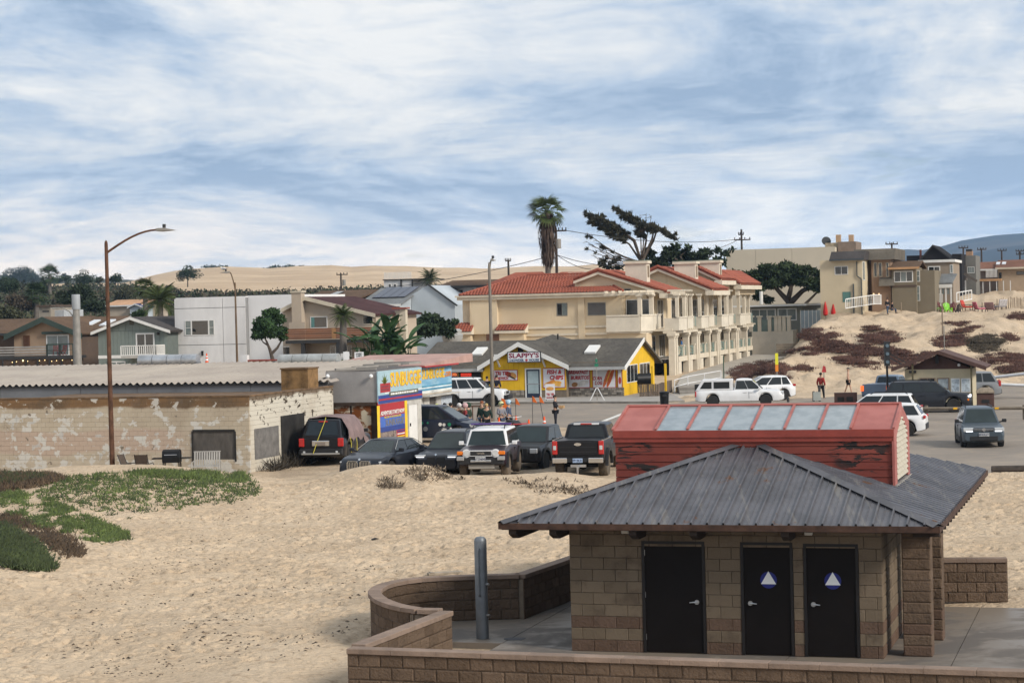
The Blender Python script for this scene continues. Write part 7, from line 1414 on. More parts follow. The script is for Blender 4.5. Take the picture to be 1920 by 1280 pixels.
for x,y,z in P_:
 s_=r_.uniform(.008,.028);a=r_.uniform(0,3.14);d=Vector((math.cos(a),math.sin(a),0))*s_*r_.uniform(1,3);e=Vector((-d.y,d.x,0)).normalized()*s_*.7;p=Vector((x,y,z));b.add([p-d-e,p+d-e*.5,p+d*.8+e,p-d*.7+e,p+V3_(0,0,s_)],[(0,1,4),(1,2,4),(2,3,4),(3,0,4)])
stuff(tag(b.build('sand_debris',mat('dark_debris',(.07,.052,.038),.9,var=.3,isl=.5),None,fix=False),'dark bits of dried plant litter scattered on the sand'))
# ================================================================== VEHICLES
def paintm(nm,c,rough=.36):return mat(nm,c,rough,.0,var=.10,scale=1.2,coat=.14,spec=.3)
tyre=mat('tyre',(.022,.021,.020),.9,var=.25,scale=6);tyred=mat('dusty_tyre',(.13,.10,.072),.95,var=.35,scale=5);rimm=mat('alloy_rim',(.42,.42,.43),.3,.8,var=.1);rimd=mat('dark_rim',(.04,.04,.042),.4,.5,var=.1)
carglass=mat('car_glass',(.014,.018,.020),.06,var=.2,scale=.8,spec=.45);carglassl=mat('windscreen_glass',(.022,.032,.033),.06,var=.3,scale=.6,spec=.35);trimk=mat('black_plastic',(.018,.018,.019),.55,var=.15);chrome=mat('chrome',(.62,.62,.62),.15,.95,var=.05);lampc=mat('headlamp',(.55,.57,.58),.12,.2,var=.1,spec=.8);lampr=mat('tail_lamp',(.42,.012,.01),.2,var=.1,spec=.7);lampa=mat('amber_lamp',(.65,.16,.01),.25,var=.1);plate=mat('number_plate',(.58,.58,.56),.5,var=.05);led=mat('running_light',(.9,.92,1),.3,var=0,emit=1.2);plateb=mat('plate_print',(.03,.04,.10),.6,var=0)
def V3(a,b,c):return Vector((a,b,c))
def wheel_part(p,x,y,r,w,rim,tm,side):
 b=MB();pr=[(r*.60,-w*.46),(r*.93,-w*.5),(r,-w*.36),(r,w*.36),(r*.93,w*.5),(r*.60,w*.46)]
 b.lathe(pr,n=24);me=b.mesh('wheel',tm,True);me.transform(Matrix.Translation((x,y,r))@Matrix.Rotation(R(90),4,'X'));w_=link('wheel',me,p)
 b=MB();s_=side;yo=y+s_*w*.40;b.cyl((x,y-s_*w*.1,r),(x,yo-s_*.05,r),r*.60,n=18,k=1);b.cyl((x,yo-s_*.05,r),(x,yo,r),r*.15,n=10)
 for i in range(5):a=2*math.pi*i/5+.3;d=V3(math.cos(a),0,math.sin(a));b.bar(V3(x,yo-s_*.02,r)+d*r*.1,V3(x,yo-s_*.03,r)+d*r*.60,r*.2,.03,up=(0,1,0))
 b.build('rim',[rim,rimd],w_,smooth=True);return w_
def car(name,label,pos,heading,paint,L=4.6,W=1.85,z0=.2,r=.35,axles=(-1.35,1.40),prof=None,cab=None,lamps=(),grp=None,rim=None,tm=None,splits=(.36,.68),glassm=None,cat='car',arch=1.2,ww=.24,roofm=None,mirror=True,mirm=None,side_skip=False,nofront=False,end=.5,tuck=.9,clad=None,rails=False,arch_trim=None):
 rim=rim or rimm;tm=tm or tyre;glassm=glassm or carglass;t=thing(name,label,cat,pos,heading,grp)
 xs=sorted(set([round(q,3) for q in np.linspace(-L/2,L/2,47)]+[a+s_*r*arch for a in axles for s_ in(1,-1)]));S=[]
 PX,PZ=[q[0] for q in prof],[q[1] for q in prof]
 for x in xs:
  e=max(0,(abs(x)-(L/2-end))/end);hw=W/2*(1-.13*e*e);zt=float(np.interp(x,PX,PZ));zb=z0+.10*e*e
  for a in axles:
   d=abs(x-a);ra=r*arch
   if d<ra:zb=max(zb,r+math.sqrt(max(0,ra*ra-d*d)))
  zb=min(zb,zt-.12);zm=max(zb+.04,zb+(zt-zb)*.45);zs=max(zm+.03,zt-.09)
  S.append([(x,hw*.86,zb),(x,hw*.975,min(zb+.05,zm-.01)),(x,hw,zm),(x,hw*.975,zs),(x,hw*tuck,zt),(x,hw*.45,zt+.02)])
 b=MB();V=[];n=12
 for s_ in S:V+=s_+[(q[0],-q[1],q[2]) for q in s_[::-1]]
 F_=[(i*n+j,i*n+(j+1)%n,(i+1)*n+(j+1)%n,(i+1)*n+j) for i in range(len(S)-1) for j in range(n)]+[tuple(range(n)),tuple(range((len(S)-1)*n,len(S)*n))[::-1]]
 b.add(V,F_);bo=b.build('body',paint,t,smooth=38)
 b=MB();b.box(-L/2+.35,L/2-.35,-W/2+.30,W/2-.30,z0+.03,max(.5,r*1.3));b.build('underbody',trimk,t)
 xr,xf,xrr,xrf,zb_,zr_,wt=cab;wb=W/2*tuck+.01;zb0=zb_-.06
 def cabmesh():
  b=MB();m_=(xrr+xrf)/2;ring=[]
  A=[V3(xr,wb,zb0),V3(xf,wb,zb0)];top=[V3(xrr,wt,zr_),V3(xrf,wt,zr_)]
  v=[V3(xr,-wb*.97,zb0),V3(xf,-wb*.97,zb0),V3(xf,wb*.97,zb0),V3(xr,wb*.97,zb0)]
  tp=[(xrr,.0),(xrr+(xrf-xrr)*.25,.035),(m_,.045),(xrr+(xrf-xrr)*.75,.03),(xrf,0)]
  for x,c in tp:v+=[V3(x,-wt,zr_+c*.4),V3(x,-wt*.5,zr_+c+.015),V3(x,wt*.5,zr_+c+.015),V3(x,wt,zr_+c*.4)]
  f=[(0,1,2,3)[::-1]];q=lambda i,j:4+i*4+j
  for i in range(4):
   for j in range(3):f.append((q(i,j),q(i+1,j),q(i+1,j+1),q(i,j+1)))
  f+=[(0,q(0,0),q(0,1),q(0,2),q(0,3),3),(1,2,q(4,3),q(4,2),q(4,1),q(4,0)),(0,1)+tuple(q(i,0) for i in(4,3,2,1,0)),(3,)+tuple(q(i,3) for i in(0,1,2,3,4))+(2,)]
  b.add(v,f);me=b.mesh('cabin',roofm or paint);bevel(me,.045,True);return me
 link('cabin',cabmesh(),t)
 def quad(nm,a,b_,c,d,m,off,par=t):
  """a,b bottom; c,d top (c over b)."""
  nn=(b_-a).cross(d-a).normalized()*off;e=nn.normalized()*.02;k_=MB();P=[a+nn,b_+nn,c+nn,d+nn];k_.add([p-e for p in P]+P,[(4,5,6,7),(0,1,5,4),(1,2,6,5),(2,3,7,6),(3,0,4,7)]);return k_.build(nm,m,par)
 def lerp4(A,u,v):return A[0].lerp(A[1],u).lerp(A[3].lerp(A[2],u),v)
 fr_=[V3(xf,wb*.97,zb0),V3(xf,-wb*.97,zb0),V3(xrf,-wt,zr_),V3(xrf,wt,zr_)];fr_=[fr_[1],fr_[0],fr_[3],fr_[2]]
 re_=[V3(xr,wb*.97,zb0),V3(xr,-wb*.97,zb0),V3(xrr,-wt,zr_),V3(xrr,wt,zr_)]
 quad('windscreen',*(lerp4(fr_,u,v) for u,v in((.05,.12),(.95,.12),(.93,.92),(.07,.92))),carglassl if glassm is carglass else glassm,.012)
 quad('rear_window',*(lerp4(re_,u,v) for u,v in((.07,.2),(.93,.2),(.90,.90),(.10,.90))),carglass,.012)
 for s_ in(1,-1):
  A=[V3(xr,wb*.97*s_,zb0),V3(xf,wb*.97*s_,zb0),V3(xrf,wt*s_,zr_),V3(xrr,wt*s_,zr_)];sp_=(0.03,)+tuple(splits)+(.975,)
  for a,c in zip(sp_[:-1],sp_[1:]):
   P=[lerp4(A,a+.012,.16),lerp4(A,c-.012,.16),lerp4(A,c-.012-(.0 if c<.97 else.0),.90),lerp4(A,a+.012,.90)]
   if s_>0:P=[P[1],P[0],P[3],P[2]]
   quad('side_window',*P,carglass,.012)
  if mirror:
   mx=xf-.28;b=MB();b.box(mx-.07,mx+.07,s_*(W/2+.01),s_*(W/2+.20),zb_+.02,zb_+.17);b.bar((mx,s_*wb*.95,zb_+.03),(mx,s_*(W/2+.05),zb_+.06),.06);b.build('mirror',mirm or paint,t,bev=.02)
  for hx in(splits[0] if splits else.4,splits[1] if len(splits)>1 else.7):
   x=xr+(xf-xr)*hx-.12;zz3=float(np.interp(x,PX,PZ))-.16;b=MB();b.box(x-.2,x,s_*W/2*.985,s_*(W/2+.02),zz3,zz3+.03);b.build('door_handle',paint,t)
  for hx in splits[:2]:
   x=xr+(xf-xr)*hx;zt_2=float(np.interp(x,PX,PZ));b=MB();b.box(x-.009,x+.009,s_*(W/2-.02),s_*(W/2+.003),z0+.2,zt_2-.12);b.build('door_seam',trimk,t)
  if rails:b=MB();b.tube([(xrr+.1,s_*wt*.92,zr_+.02),(xrr+.25,s_*wt*.92,zr_+.09),(xrf-.35,s_*wt*.92,zr_+.09),(xrf-.2,s_*wt*.92,zr_+.02)],.02,6);b.build('roof_rail',trimk,t)
 for a in axles:
  for s_ in(1,-1):
   wheel_part(t,a,s_*(W/2-ww/2-.0),r,ww,rim,tm,s_)
   if arch_trim:
    b=MB();ra=r*arch
    for i in range(9):
     t0,t1=math.pi*i/9,math.pi*(i+1)/9;P=[(a+math.cos(q)*rr_,r+math.sin(q)*rr_) for q,rr_ in((t0,ra-.01),(t1,ra-.01),(t1,ra+.09),(t0,ra+.09))];b.prism(P,s_*(W/2-.03),s_*(W/2+arch_trim))
    b.build('wheel_arch',trimk,t)
 if clad:b=MB();[b.box(axles[0]+r*arch,axles[1]-r*arch,s_*(W/2-.03),s_*(W/2+.012),z0,z0+.22) for s_ in(1,-1)];b.build('sill',clad,t)
 for nm,x,y,z,w,h,d,m in lamps:
  for s_ in((1,-1) if y else(1,)):
   yc=(y or 0)*s_;b=MB();b.box(x-d/2,x+d/2,yc-w/2,yc+w/2,z-h/2,z+h/2);b.build(nm,m,t,bev=min(.02,h*.3,d*.4))
 return t
def cpos(px,py,Y,z=None):q=D(px,py,Y);return Vector((q.x,Y,(gz(q.x,Y) if z is None else z)))
HD=lambda dx,dy:math.atan2(dy,dx)
def plate_text(t,s_,x,z,front=True,w=.42):text(s_,1,(0,0,0),t,plateb,fit=(w,.10)).matrix_basis=Matrix.Translation((x,0,z))@Matrix.Rotation(R(90 if front else-90),4,'Z')
P_suv=lambda L,h=1.0:[(-L/2,h*.92),(-L/2+.06,h),(.55,h*1.01),(1.0,h*.985),(L/2-.5,h*.90),(L/2-.12,h*.80),(L/2,h*.66)]
slate=paintm('slate_paint',(.050,.066,.082))
c1=car('parked_suv','slate grey compact suv facing the camera on the asphalt lot',cpos(1836,838,90.5,0),HD(-.13,-1),slate,4.5,1.84,.22,.36,(-1.36,1.36),P_suv(4.5,1.02),(-2.12,1.12,-1.75,.35,1.02,1.64,.62),rails=True,mirm=trimk,splits=(.3,.62),clad=trimk,
         lamps=(('headlight',2.12,.66,.80,.42,.17,.22,lampc),('running_light',2.19,.62,.73,.30,.035,.12,led),('grille',2.20,None,.80,.86,.15,.12,trimk),('grille_bar',2.245,None,.83,.86,.02,.06,chrome),('grille_bar',2.245,None,.77,.86,.02,.06,chrome),('bumper_vent',2.22,None,.42,1.2,.20,.10,trimk),('fog_vent',2.13,.66,.50,.32,.10,.2,trimk),('tail_light',-2.2,.66,.95,.4,.16,.14,lampr)))
b=MB();b.cyl((2.26,0,.80),(2.285,0,.80),.075,n=16);b.build('emblem',chrome,c1);b=MB();b.box(2.265,2.285,-.22,.22,.52,.66);b.build('number_plate',plate,c1);plate_text(c1,'8FWX377',2.292,.59)
plum=paintm('plum_paint',(.020,.010,.016));whp=paintm('white_paint',(.66,.66,.66))
fj=car('offroad_suv','boxy dark plum off road suv with white roof and white grille surround',cpos(921,895,79.2,.12),HD(-.15,-.99),plum,4.55,1.88,.52,.43,(-1.36,1.34),[(-2.275,1.10),(-2.2,1.18),(.75,1.20),(1.0,1.19),(2.0,1.10),(2.15,1.05),(2.275,.92)],(-2.1,.86,-1.95,.50,1.2,1.80,.70),roofm=whp,tm=tyred,rim=rimm,ww=.28,arch=1.18,mirm=whp,splits=(.34,.66),arch_trim=.06,end=.25,tuck=.92,cat='suv',
         lamps=(('bumper',2.26,None,.72,1.74,.26,.22,trimk),('bumper_end',2.33,.78,.82,.28,.15,.20,MATS['silver_bar'] if 'silver_bar' in MATS else mat('silver_bar',(.36,.36,.36),.4,.5)),('skid_plate',2.22,None,.50,1.0,.18,.12,mat('dusty_white',(.27,.25,.22),.7,var=.25)),('bumper_bar',2.38,None,.72,.80,.09,.06,mat('silver_bar',(.36,.36,.36),.4,.5)),('indicator',2.25,.79,1.02,.26,.14,.16,lampa),('tail_light',-2.26,.76,1.0,.2,.3,.1,lampr)))
b=MB();b.box(2.24,2.325,-.60,.60,.90,1.12);b.cyl((2.24,-.56,1.01),(2.325,-.56,1.01),.16,n=20);b.cyl((2.24,.56,1.01),(2.325,.56,1.01),.16,n=20);b.build('grille_surround',whp,fj);b=MB();b.box(2.326,2.335,-.40,.40,.93,1.09);b.build('grille',trimk,fj)
for s_ in(1,-1):b=MB();b.cyl((2.326,.56*s_,1.01),(2.35,.56*s_,1.01),.115,n=18);b.build('headlight',lampc,fj)
text('TOYOTA',1,(0,0,0),fj,chrome,fit=(.30,.07),bold=.02).matrix_basis=Matrix.Translation((2.342,0,1.01))@Matrix.Rotation(R(90),4,'Z');b=MB();b.box(2.415,2.43,-.20,.20,.72,.88);b.build('number_plate',plate,fj);plate_text(fj,'6TZN045',2.436,.80)
pur=mat('purple_pad',(.085,.05,.20),.7,var=.2);b=MB()
for x in(-1.3,-.3):b.tube([(x,-.66,1.95),(x,.66,1.95)],.03,6)
for s_ in(1,-1):b.tube([(-1.9,.62*s_,1.82),(-1.8,.62*s_,1.93),(.2,.62*s_,1.93),(.35,.62*s_,1.82)],.022,6)
rk=b.build('roof_rack',trimk,fj);b=MB();b.tube([(-.3,-.8,1.97),(-.3,.8,1.97)],.035,8);b.build('rack_pad',pur,rk)
navyc=paintm('black_blue_paint',(.012,.014,.020))
sed=car('parked_sedan','black luxury sedan with tall twin grille half hidden by the sand',cpos(727,888,81.2,.02),HD(-.36,-.93),navyc,5.3,1.95,.16,.36,(-1.6,1.62),[(-2.65,.90),(-2.5,1.02),(-1.6,1.06),(.9,1.04),(1.3,1.02),(2.2,.90),(2.5,.84),(2.65,.62)],(-2.0,1.28,-1.1,.35,1.03,1.47,.60),splits=(.2,.55),glassm=None,tuck=.88,end=.6,cat='sedan',
          lamps=(('headlight',2.40,.70,.74,.36,.07,.3,lampc),('bumper_vent',2.58,None,.32,1.4,.16,.16,trimk),('tail_light',-2.6,.7,.85,.4,.1,.1,lampr)))
for s_ in(1,-1):
 b=MB();yc=.27*s_;P=[(yc-.20,.36),(yc+.20,.36),(yc+.235,.45),(yc+.235,.72),(yc+.19,.80),(yc-.19,.80),(yc-.235,.72),(yc-.235,.45)];b.prism(P,2.55,2.695,'x');gr=b.build('grille',chrome,sed);b=MB();b.prism([(yc+(p[0]-yc)*.88,.58+(p[1]-.58)*.9) for p in P],2.696,2.70,'x');b.build('grille_mesh',trimk,gr)
 b=MB()
 for i in range(6):y=yc-.17+i*.068;b.box(2.701,2.715,y-.012,y+.012,.40,.76)
 b.build('grille_slats',chrome,gr)
b=MB();b.cyl((2.56,0,.845),(2.60,0,.86),.05,n=12);b.build('emblem',chrome,sed)
for s_ in(1,-1):b=MB();b.tube([(-1.95,.875*s_,1.06),(-1.12,.635*s_,1.45),(.3,.625*s_,1.46),(1.0,.82*s_,1.14)],.014,5);b.build('window_trim',chrome,sed)
s2=car('parked_suv','black blue suv with slim white lamps between the sedan and the plum off roader',cpos(852,890,82.6,.02),HD(-.28,-.96),navyc,4.7,1.9,.2,.37,(-1.42,1.42),P_suv(4.7,.99),(-2.2,1.2,-1.75,.30,.99,1.63,.62),rails=True,splits=(.3,.6),cat='suv',lamps=(('headlight',2.22,.68,.80,.40,.09,.26,lampc),('running_light',2.29,.66,.76,.32,.03,.14,led),('grille',2.33,.20,.64,.34,.26,.06,trimk),('tail_light',-2.3,.7,.95,.35,.14,.1,lampr)))
b=MB();b.cyl((2.30,0,.84),(2.335,0,.86),.045,n=12);b.build('emblem',chrome,s2)
dgrey=paintm('dark_grey_paint',(.020,.020,.022));car('parked_pickup','dark charcoal vehicle squeezed between the plum off roader and the black pickup',cpos(1008,900,84.5,-.1),HD(-.34,-.94),dgrey,5.2,1.95,.42,.42,(-1.6,1.62),[(-2.6,1.15),(.9,1.17),(1.2,1.16),(2.4,1.08),(2.6,.85)],(-1.0,1.15,-.85,.45,1.17,1.80,.70),tm=tyre,mirm=trimk,splits=(.5,),end=.35,cat='pickup',arch_trim=.05,lamps=(('headlight',2.55,.75,.92,.3,.2,.14,lampc),('grille',2.58,None,.88,1.0,.3,.1,trimk)))
blkp=paintm('black_paint',(.006,.006,.008))
fd=car('parked_pickup','lifted black pickup with its tailgate and red lamps facing the camera',cpos(1109,902,80.6,.0),HD(.20,.98),blkp,6.0,2.03,.62,.47,(-1.95,1.75),[(-3.0,1.46),(-.98,1.46),(-.95,1.30),(1.5,1.30),(1.7,1.28),(2.8,1.20),(3.0,.95)],(-1.0,1.55,-.90,.75,1.30,1.98,.74),tm=mat('knobbly_tyre',(.10,.08,.058),.95,var=.5,scale=8),rim=rimd,ww=.34,mirm=trimk,splits=(.48,),end=.22,tuck=.94,arch=1.22,cat='pickup',arch_trim=.09,
         lamps=(('tail_light',-2.99,.90,1.20,.20,.52,.12,lampr),('lamp_lens',-3.055,.90,1.20,.12,.16,.02,lampc),('bumper',-3.08,.70,.72,.58,.19,.18,chrome),('bumper_step',-3.06,None,.72,.80,.16,.14,trimk),('headlight',2.9,.8,1.0,.3,.3,.2,lampc)))
b=MB();b.box(-3.035,-2.985,-.78,.78,.90,1.44);tg=b.build('tailgate',blkp,fd,bev=.02);b=MB();b.box(-3.05,-3.036,-.70,.70,1.20,1.23);b.box(-3.05,-3.036,-.70,.70,1.02,1.05);b.build('tailgate_crease',trimk,tg)
em=MB();em.lathe([(.14,-.01),(.14,.01)],n=18);me=em.mesh('emblem',chrome);me.transform(Matrix.Translation((-3.045,0,1.33))@Matrix.Rotation(R(90),4,'Y')@Matrix.Scale(.42,4,(1,0,0)));link('emblem',me,tg)
b=MB();b.box(-3.15,-3.135,-.19,.19,.64,.80);b.build('number_plate',mat('plate_blue',(.40,.52,.72),.5,var=.08),fd);plate_text(fd,'F9 2K31',-3.156,.72,False,.34)
b=MB();b.box(-.94,-.86,-.5,.5,1.955,2.025);bl_=b.build('brake_light',whp,fd);b=MB();b.box(-.955,-.941,-.22,.22,1.965,2.015);b.build('lamp_lens',lampr,bl_)
b=MB();b.bar((-2.95,-.3,.5),(-2.95,.3,.5),.1);b.cyl((-3.2,0,.46),(-2.6,0,.46),.05);b.bar((-3.16,0,.18),(-3.16,0,.5),.07);b.build('tow_hitch',steel,fd);b=MB();b.tube([(-1.95,-.8,.47),(-1.95,.8,.47)],.09);b.ball((-1.95,0,.47),.2,8);b.build('axle',trimk,fd);b=MB();b.box(-2.95,-1.0,.92,1.0,1.462,1.50);b.box(-2.95,-1.0,-1.0,-.92,1.462,1.50);b.build('bed_rail',chrome,fd)
ex=car('parked_suv','black suv with a faded tarp strapped over it beside the block wall',cpos(632,872,89.4,.1),HD(.17,.985),blkp,5.2,2.0,.30,.40,(-1.5,1.5),[(-2.6,1.12),(-2.5,1.16),(1.0,1.16),(1.4,1.14),(2.3,1.05),(2.6,.8)],(-2.50,1.3,-2.1,.6,1.16,1.90,.72),splits=(.34,.68),end=.35,cat='suv',mirm=trimk,lamps=(('tail_light',-2.56,.86,.96,.24,.36,.14,lampr),('bumper',-2.62,None,.56,1.9,.24,.2,trimk),('bumper_trim',-2.73,None,.48,1.7,.08,.03,mat('dull_silver',(.30,.29,.27),.5,.3)),('plate_surround',-2.62,None,.92,.78,.24,.10,chrome),('number_plate',-2.68,None,.90,.44,.15,.02,mat('plate_dull',(.22,.18,.15),.6)),('fog_lamp',-2.73,.72,.56,.1,.08,.02,lampc),('brake_light',-2.16,None,1.83,.4,.05,.08,lampr)))
tp=thing('car_tarp','faded mauve tarp draped over the black suv','tarp',ex.location,ex.rotation_euler.z);k_=MB();V=[];nx,ny=26,15;rr=random.Random(3)
for i in range(nx):
 x=-1.85+3.75*i/(nx-1)
 for j in range(ny):
  u_=-1+2*j/(ny-1);a=abs(u_);zr=1.96 if x<.65 else 1.96-(x-.65)*.55;hw=1.04
  if a<.42:y,z=u_/.42*.74,zr+.05*(1-(a/.42)**2)
  else:q=(a-.42)/.58;y=math.copysign(.74+(hw-.74)*min(1,q*1.7)+.03*math.sin(x*7+q*4),u_);z=zr-q*(.98+.08*math.sin(x*5))
  V.append((x,y,z+.02*math.sin(x*9+u_*5)+rr.uniform(-.012,.012)))
ix=np.arange(nx*ny).reshape(nx,ny);link('sheet',np_mesh('sheet',V,np.stack([ix[:-1,:-1],ix[:-1,1:],ix[1:,1:],ix[1:,:-1]],-1).reshape(-1,4),mat('tarp_mauve',(.19,.135,.13),.85,var=.25,scale=1.5,bump=.4,bscale=6),True),tp)
yst=mat('yellow_strap',(.42,.36,.05),.8)
b=MB();b.tube([(-1.9,-.05,1.99),(-2.15,-.1,1.9),(-2.62,.12,1.1),(-2.8,.3,.5)],.018,5);b.build('strap',yst,tp)
for x in(-1.5,-.5):b=MB();b.tube([(x,-1.02,1.1),(x,-1.06,.8),(x,-1.05,.45)],.02,5);b.build('strap',yst,tp)
dn=paintm('navy_paint',(.008,.012,.026))
mv=car('minivan','dark navy minivan with round stickers parked side on by the container',cpos(812,840,100.6,.12),HD(.955,-.297),dn,5.0,1.95,.2,.36,(-1.5,1.55),[(-2.5,1.0),(-2.4,1.08),(.8,1.08),(1.35,1.06),(2.2,.90),(2.5,.62)],(-2.35,1.75,-2.1,.55,1.08,1.76,.70),splits=(.26,.56,.80),end=.45,mirm=dn,lamps=(('headlight',2.34,.75,.78,.3,.16,.24,lampc),('tail_light',-2.45,.85,1.1,.16,.4,.1,lampr)),cat='van')
for i,(x,z,r_,m_) in enumerate(((-.55,.92,.10,whitef),(-.2,.95,.07,mat('sticker_green',(.02,.22,.12),.6)),(-.65,.68,.08,whitef),(-.02,.66,.12,greyp),(.75,.88,.09,whitef),(.95,.86,.08,whitef),(1.22,.88,.09,MATS['sticker_green']),(.95,.60,.13,whitef),(1.3,.66,.06,whitef),(.1,.96,.05,MATS['sticker_green']))):
 b=MB();b.cyl((x,-.975,z),(x,-.986,z),r_,n=12);b.build('sticker',m_,mv)
wd_=car('parked_suv','white boxy suv with dark windows passing in front of the chowder restaurant',cpos(888,760,138.0,0),HD(.985,-.17),whp,4.7,1.88,.38,.38,(-1.25,1.35),[(-2.35,1.15),(-2.25,1.2),(.75,1.2),(1.0,1.19),(2.1,1.12),(2.25,1.05),(2.35,.85)],(-2.25,1.15,-2.1,.40,1.2,1.93,.74),splits=(.42,.70),end=.3,rails=True,mirm=trimk,arch_trim=.03,cat='suv',lamps=(('bumper',2.42,None,.62,1.8,.3,.3,trimk),('grille',2.36,None,.92,1.0,.2,.06,trimk),('headlight',2.34,.72,.92,.26,.2,.1,lampc),('tail_light',-2.33,.85,.9,.1,.4,.06,lampr)),clad=trimk)
wp_=car('parked_pickup','white pickup with windowed camper shell beyond the red roof monitor',cpos(1388,772,129.5,0),HD(.99,-.14),whp,5.6,1.9,.32,.38,(-1.7,1.65),[(-2.8,1.05),(.9,1.06),(1.3,1.05),(2.5,.98),(2.8,.72)],(-.35,1.55,-.2,.75,1.06,1.72,.68),splits=(.5,),end=.4,cat='pickup',lamps=(('headlight',2.68,.7,.82,.3,.18,.2,lampc),('tail_light',-2.78,.85,.85,.12,.36,.06,lampr)))
b=MB();b.prism([(-2.78,1.05),(-.42,1.05),(-.42,1.74),(-2.35,1.74)],-.86,.86);sh=b.build('camper_shell',whp,wp_,bev=.03)
for s_ in(1,-1):
 for x0,x1,sl_2 in((-1.62,-.62,0),(-2.5,-1.75,.28)):b=MB();y=s_*.862;P=[(x0,1.18),(x1,1.18),(x1,1.60),(x0+sl_2,1.60)];b.prism(P,y,y+s_*.012);b.build('shell_window',carglass,sh)
bo_=car('parked_hatchback','white electric hatchback facing left at the edge of the sand',cpos(1430,757,136.5,0.02),HD(-.985,-.15),whp,4.17,1.77,.18,.34,(-1.25,1.35),[(-2.08,.95),(-1.95,1.02),(.6,.97),(1.1,.95),(1.8,.82),(2.085,.6)],(-1.95,1.35,-1.55,.1,.99,1.58,.58),splits=(.24,.58),end=.45,cat='hatchback',lamps=(('tail_light',-2.0,.66,.98,.36,.14,.2,lampr),('headlight',1.95,.6,.75,.4,.1,.25,lampc),('bumper',-2.06,None,.42,1.5,.26,.1,trimk)),clad=trimk)
ws_=car('parked_suv','white suv facing left directly behind the red roof monitor',cpos(1641,790,105.2,0),HD(-.96,.28),whp,4.75,1.9,.2,.37,(-1.45,1.45),P_suv(4.75,1.03),(-2.25,1.35,-1.85,.35,1.03,1.68,.63),splits=(.28,.60),cat='suv',rails=True,lamps=(('tail_light',-2.33,.72,1.0,.34,.12,.12,lampr),('lamp_strip',-2.37,None,1.0,1.1,.05,.04,trimk),('bumper',-2.36,None,.5,1.6,.28,.1,trimk)))
car('parked_hatchback','white car whose red tail lamp shows past the louvred gable',cpos(1652,830,98.2,0),HD(-.96,.28),whp,4.4,1.84,.2,.35,(-1.35,1.35),P_suv(4.4,.98),(-2.1,1.25,-1.7,.35,.98,1.52,.60),splits=(.28,.60),cat='hatchback',lamps=(('tail_light',-2.16,.7,.92,.36,.14,.12,lampr),('bumper',-2.19,None,.46,1.5,.28,.1,trimk)))
jp=car('parked_suv','dark grey long suv side on in front of the ticket kiosk',cpos(1737,775,117.5,0),HD(.97,-.22),paintm('graphite_paint',(.016,.017,.021)),5.15,1.96,.25,.40,(-1.5,1.55),[(-2.575,1.05),(-2.5,1.12),(.8,1.14),(1.2,1.12),(2.3,1.04),(2.5,.96),(2.575,.7)],(-2.4,1.45,-1.95,.55,1.13,1.76,.66),splits=(.28,.62),end=.4,rails=True,cat='suv',rim=rimd,lamps=(('headlight',2.46,.74,.92,.36,.09,.2,led),('side_marker',2.38,.86,.72,.2,.12,.12,lampa),('tail_light',-2.5,.74,1.05,.4,.08,.12,lampr)))
car('blue_pickup','pale blue pickup with lit lamps half hidden behind the dark suv',cpos(1668,750,128.5,0),HD(.5,.87),paintm('pale_blue_paint',(.15,.20,.27)),5.3,1.95,.5,.42,(-1.6,1.6),[(-2.65,1.3),(-.4,1.3),(-.35,1.15),(2.4,1.1),(2.65,.8)],(-.4,1.2,-.3,.7,1.15,1.75,.7),splits=(.5,),end=.25,cat='pickup',lamps=(('tail_light',-2.66,.84,1.05,.2,.34,.08,mat('lit_tail',(.9,.14,.03),.3,emit=1.0,var=0)),))
car('parked_suv','silver grey suv behind the right side of the kiosk',cpos(1806,745,131.5,0),HD(-.98,.2),paintm('silver_paint',(.20,.205,.21)),4.8,1.9,.25,.38,(-1.45,1.45),P_suv(4.8,1.06),(-2.25,1.3,-1.8,.4,1.06,1.72,.65),splits=(.28,.6),cat='suv',lamps=(('tail_light',-2.3,.78,1.0,.22,.34,.16,lampr),('bumper',-2.38,None,.5,1.6,.26,.1,trimk)))
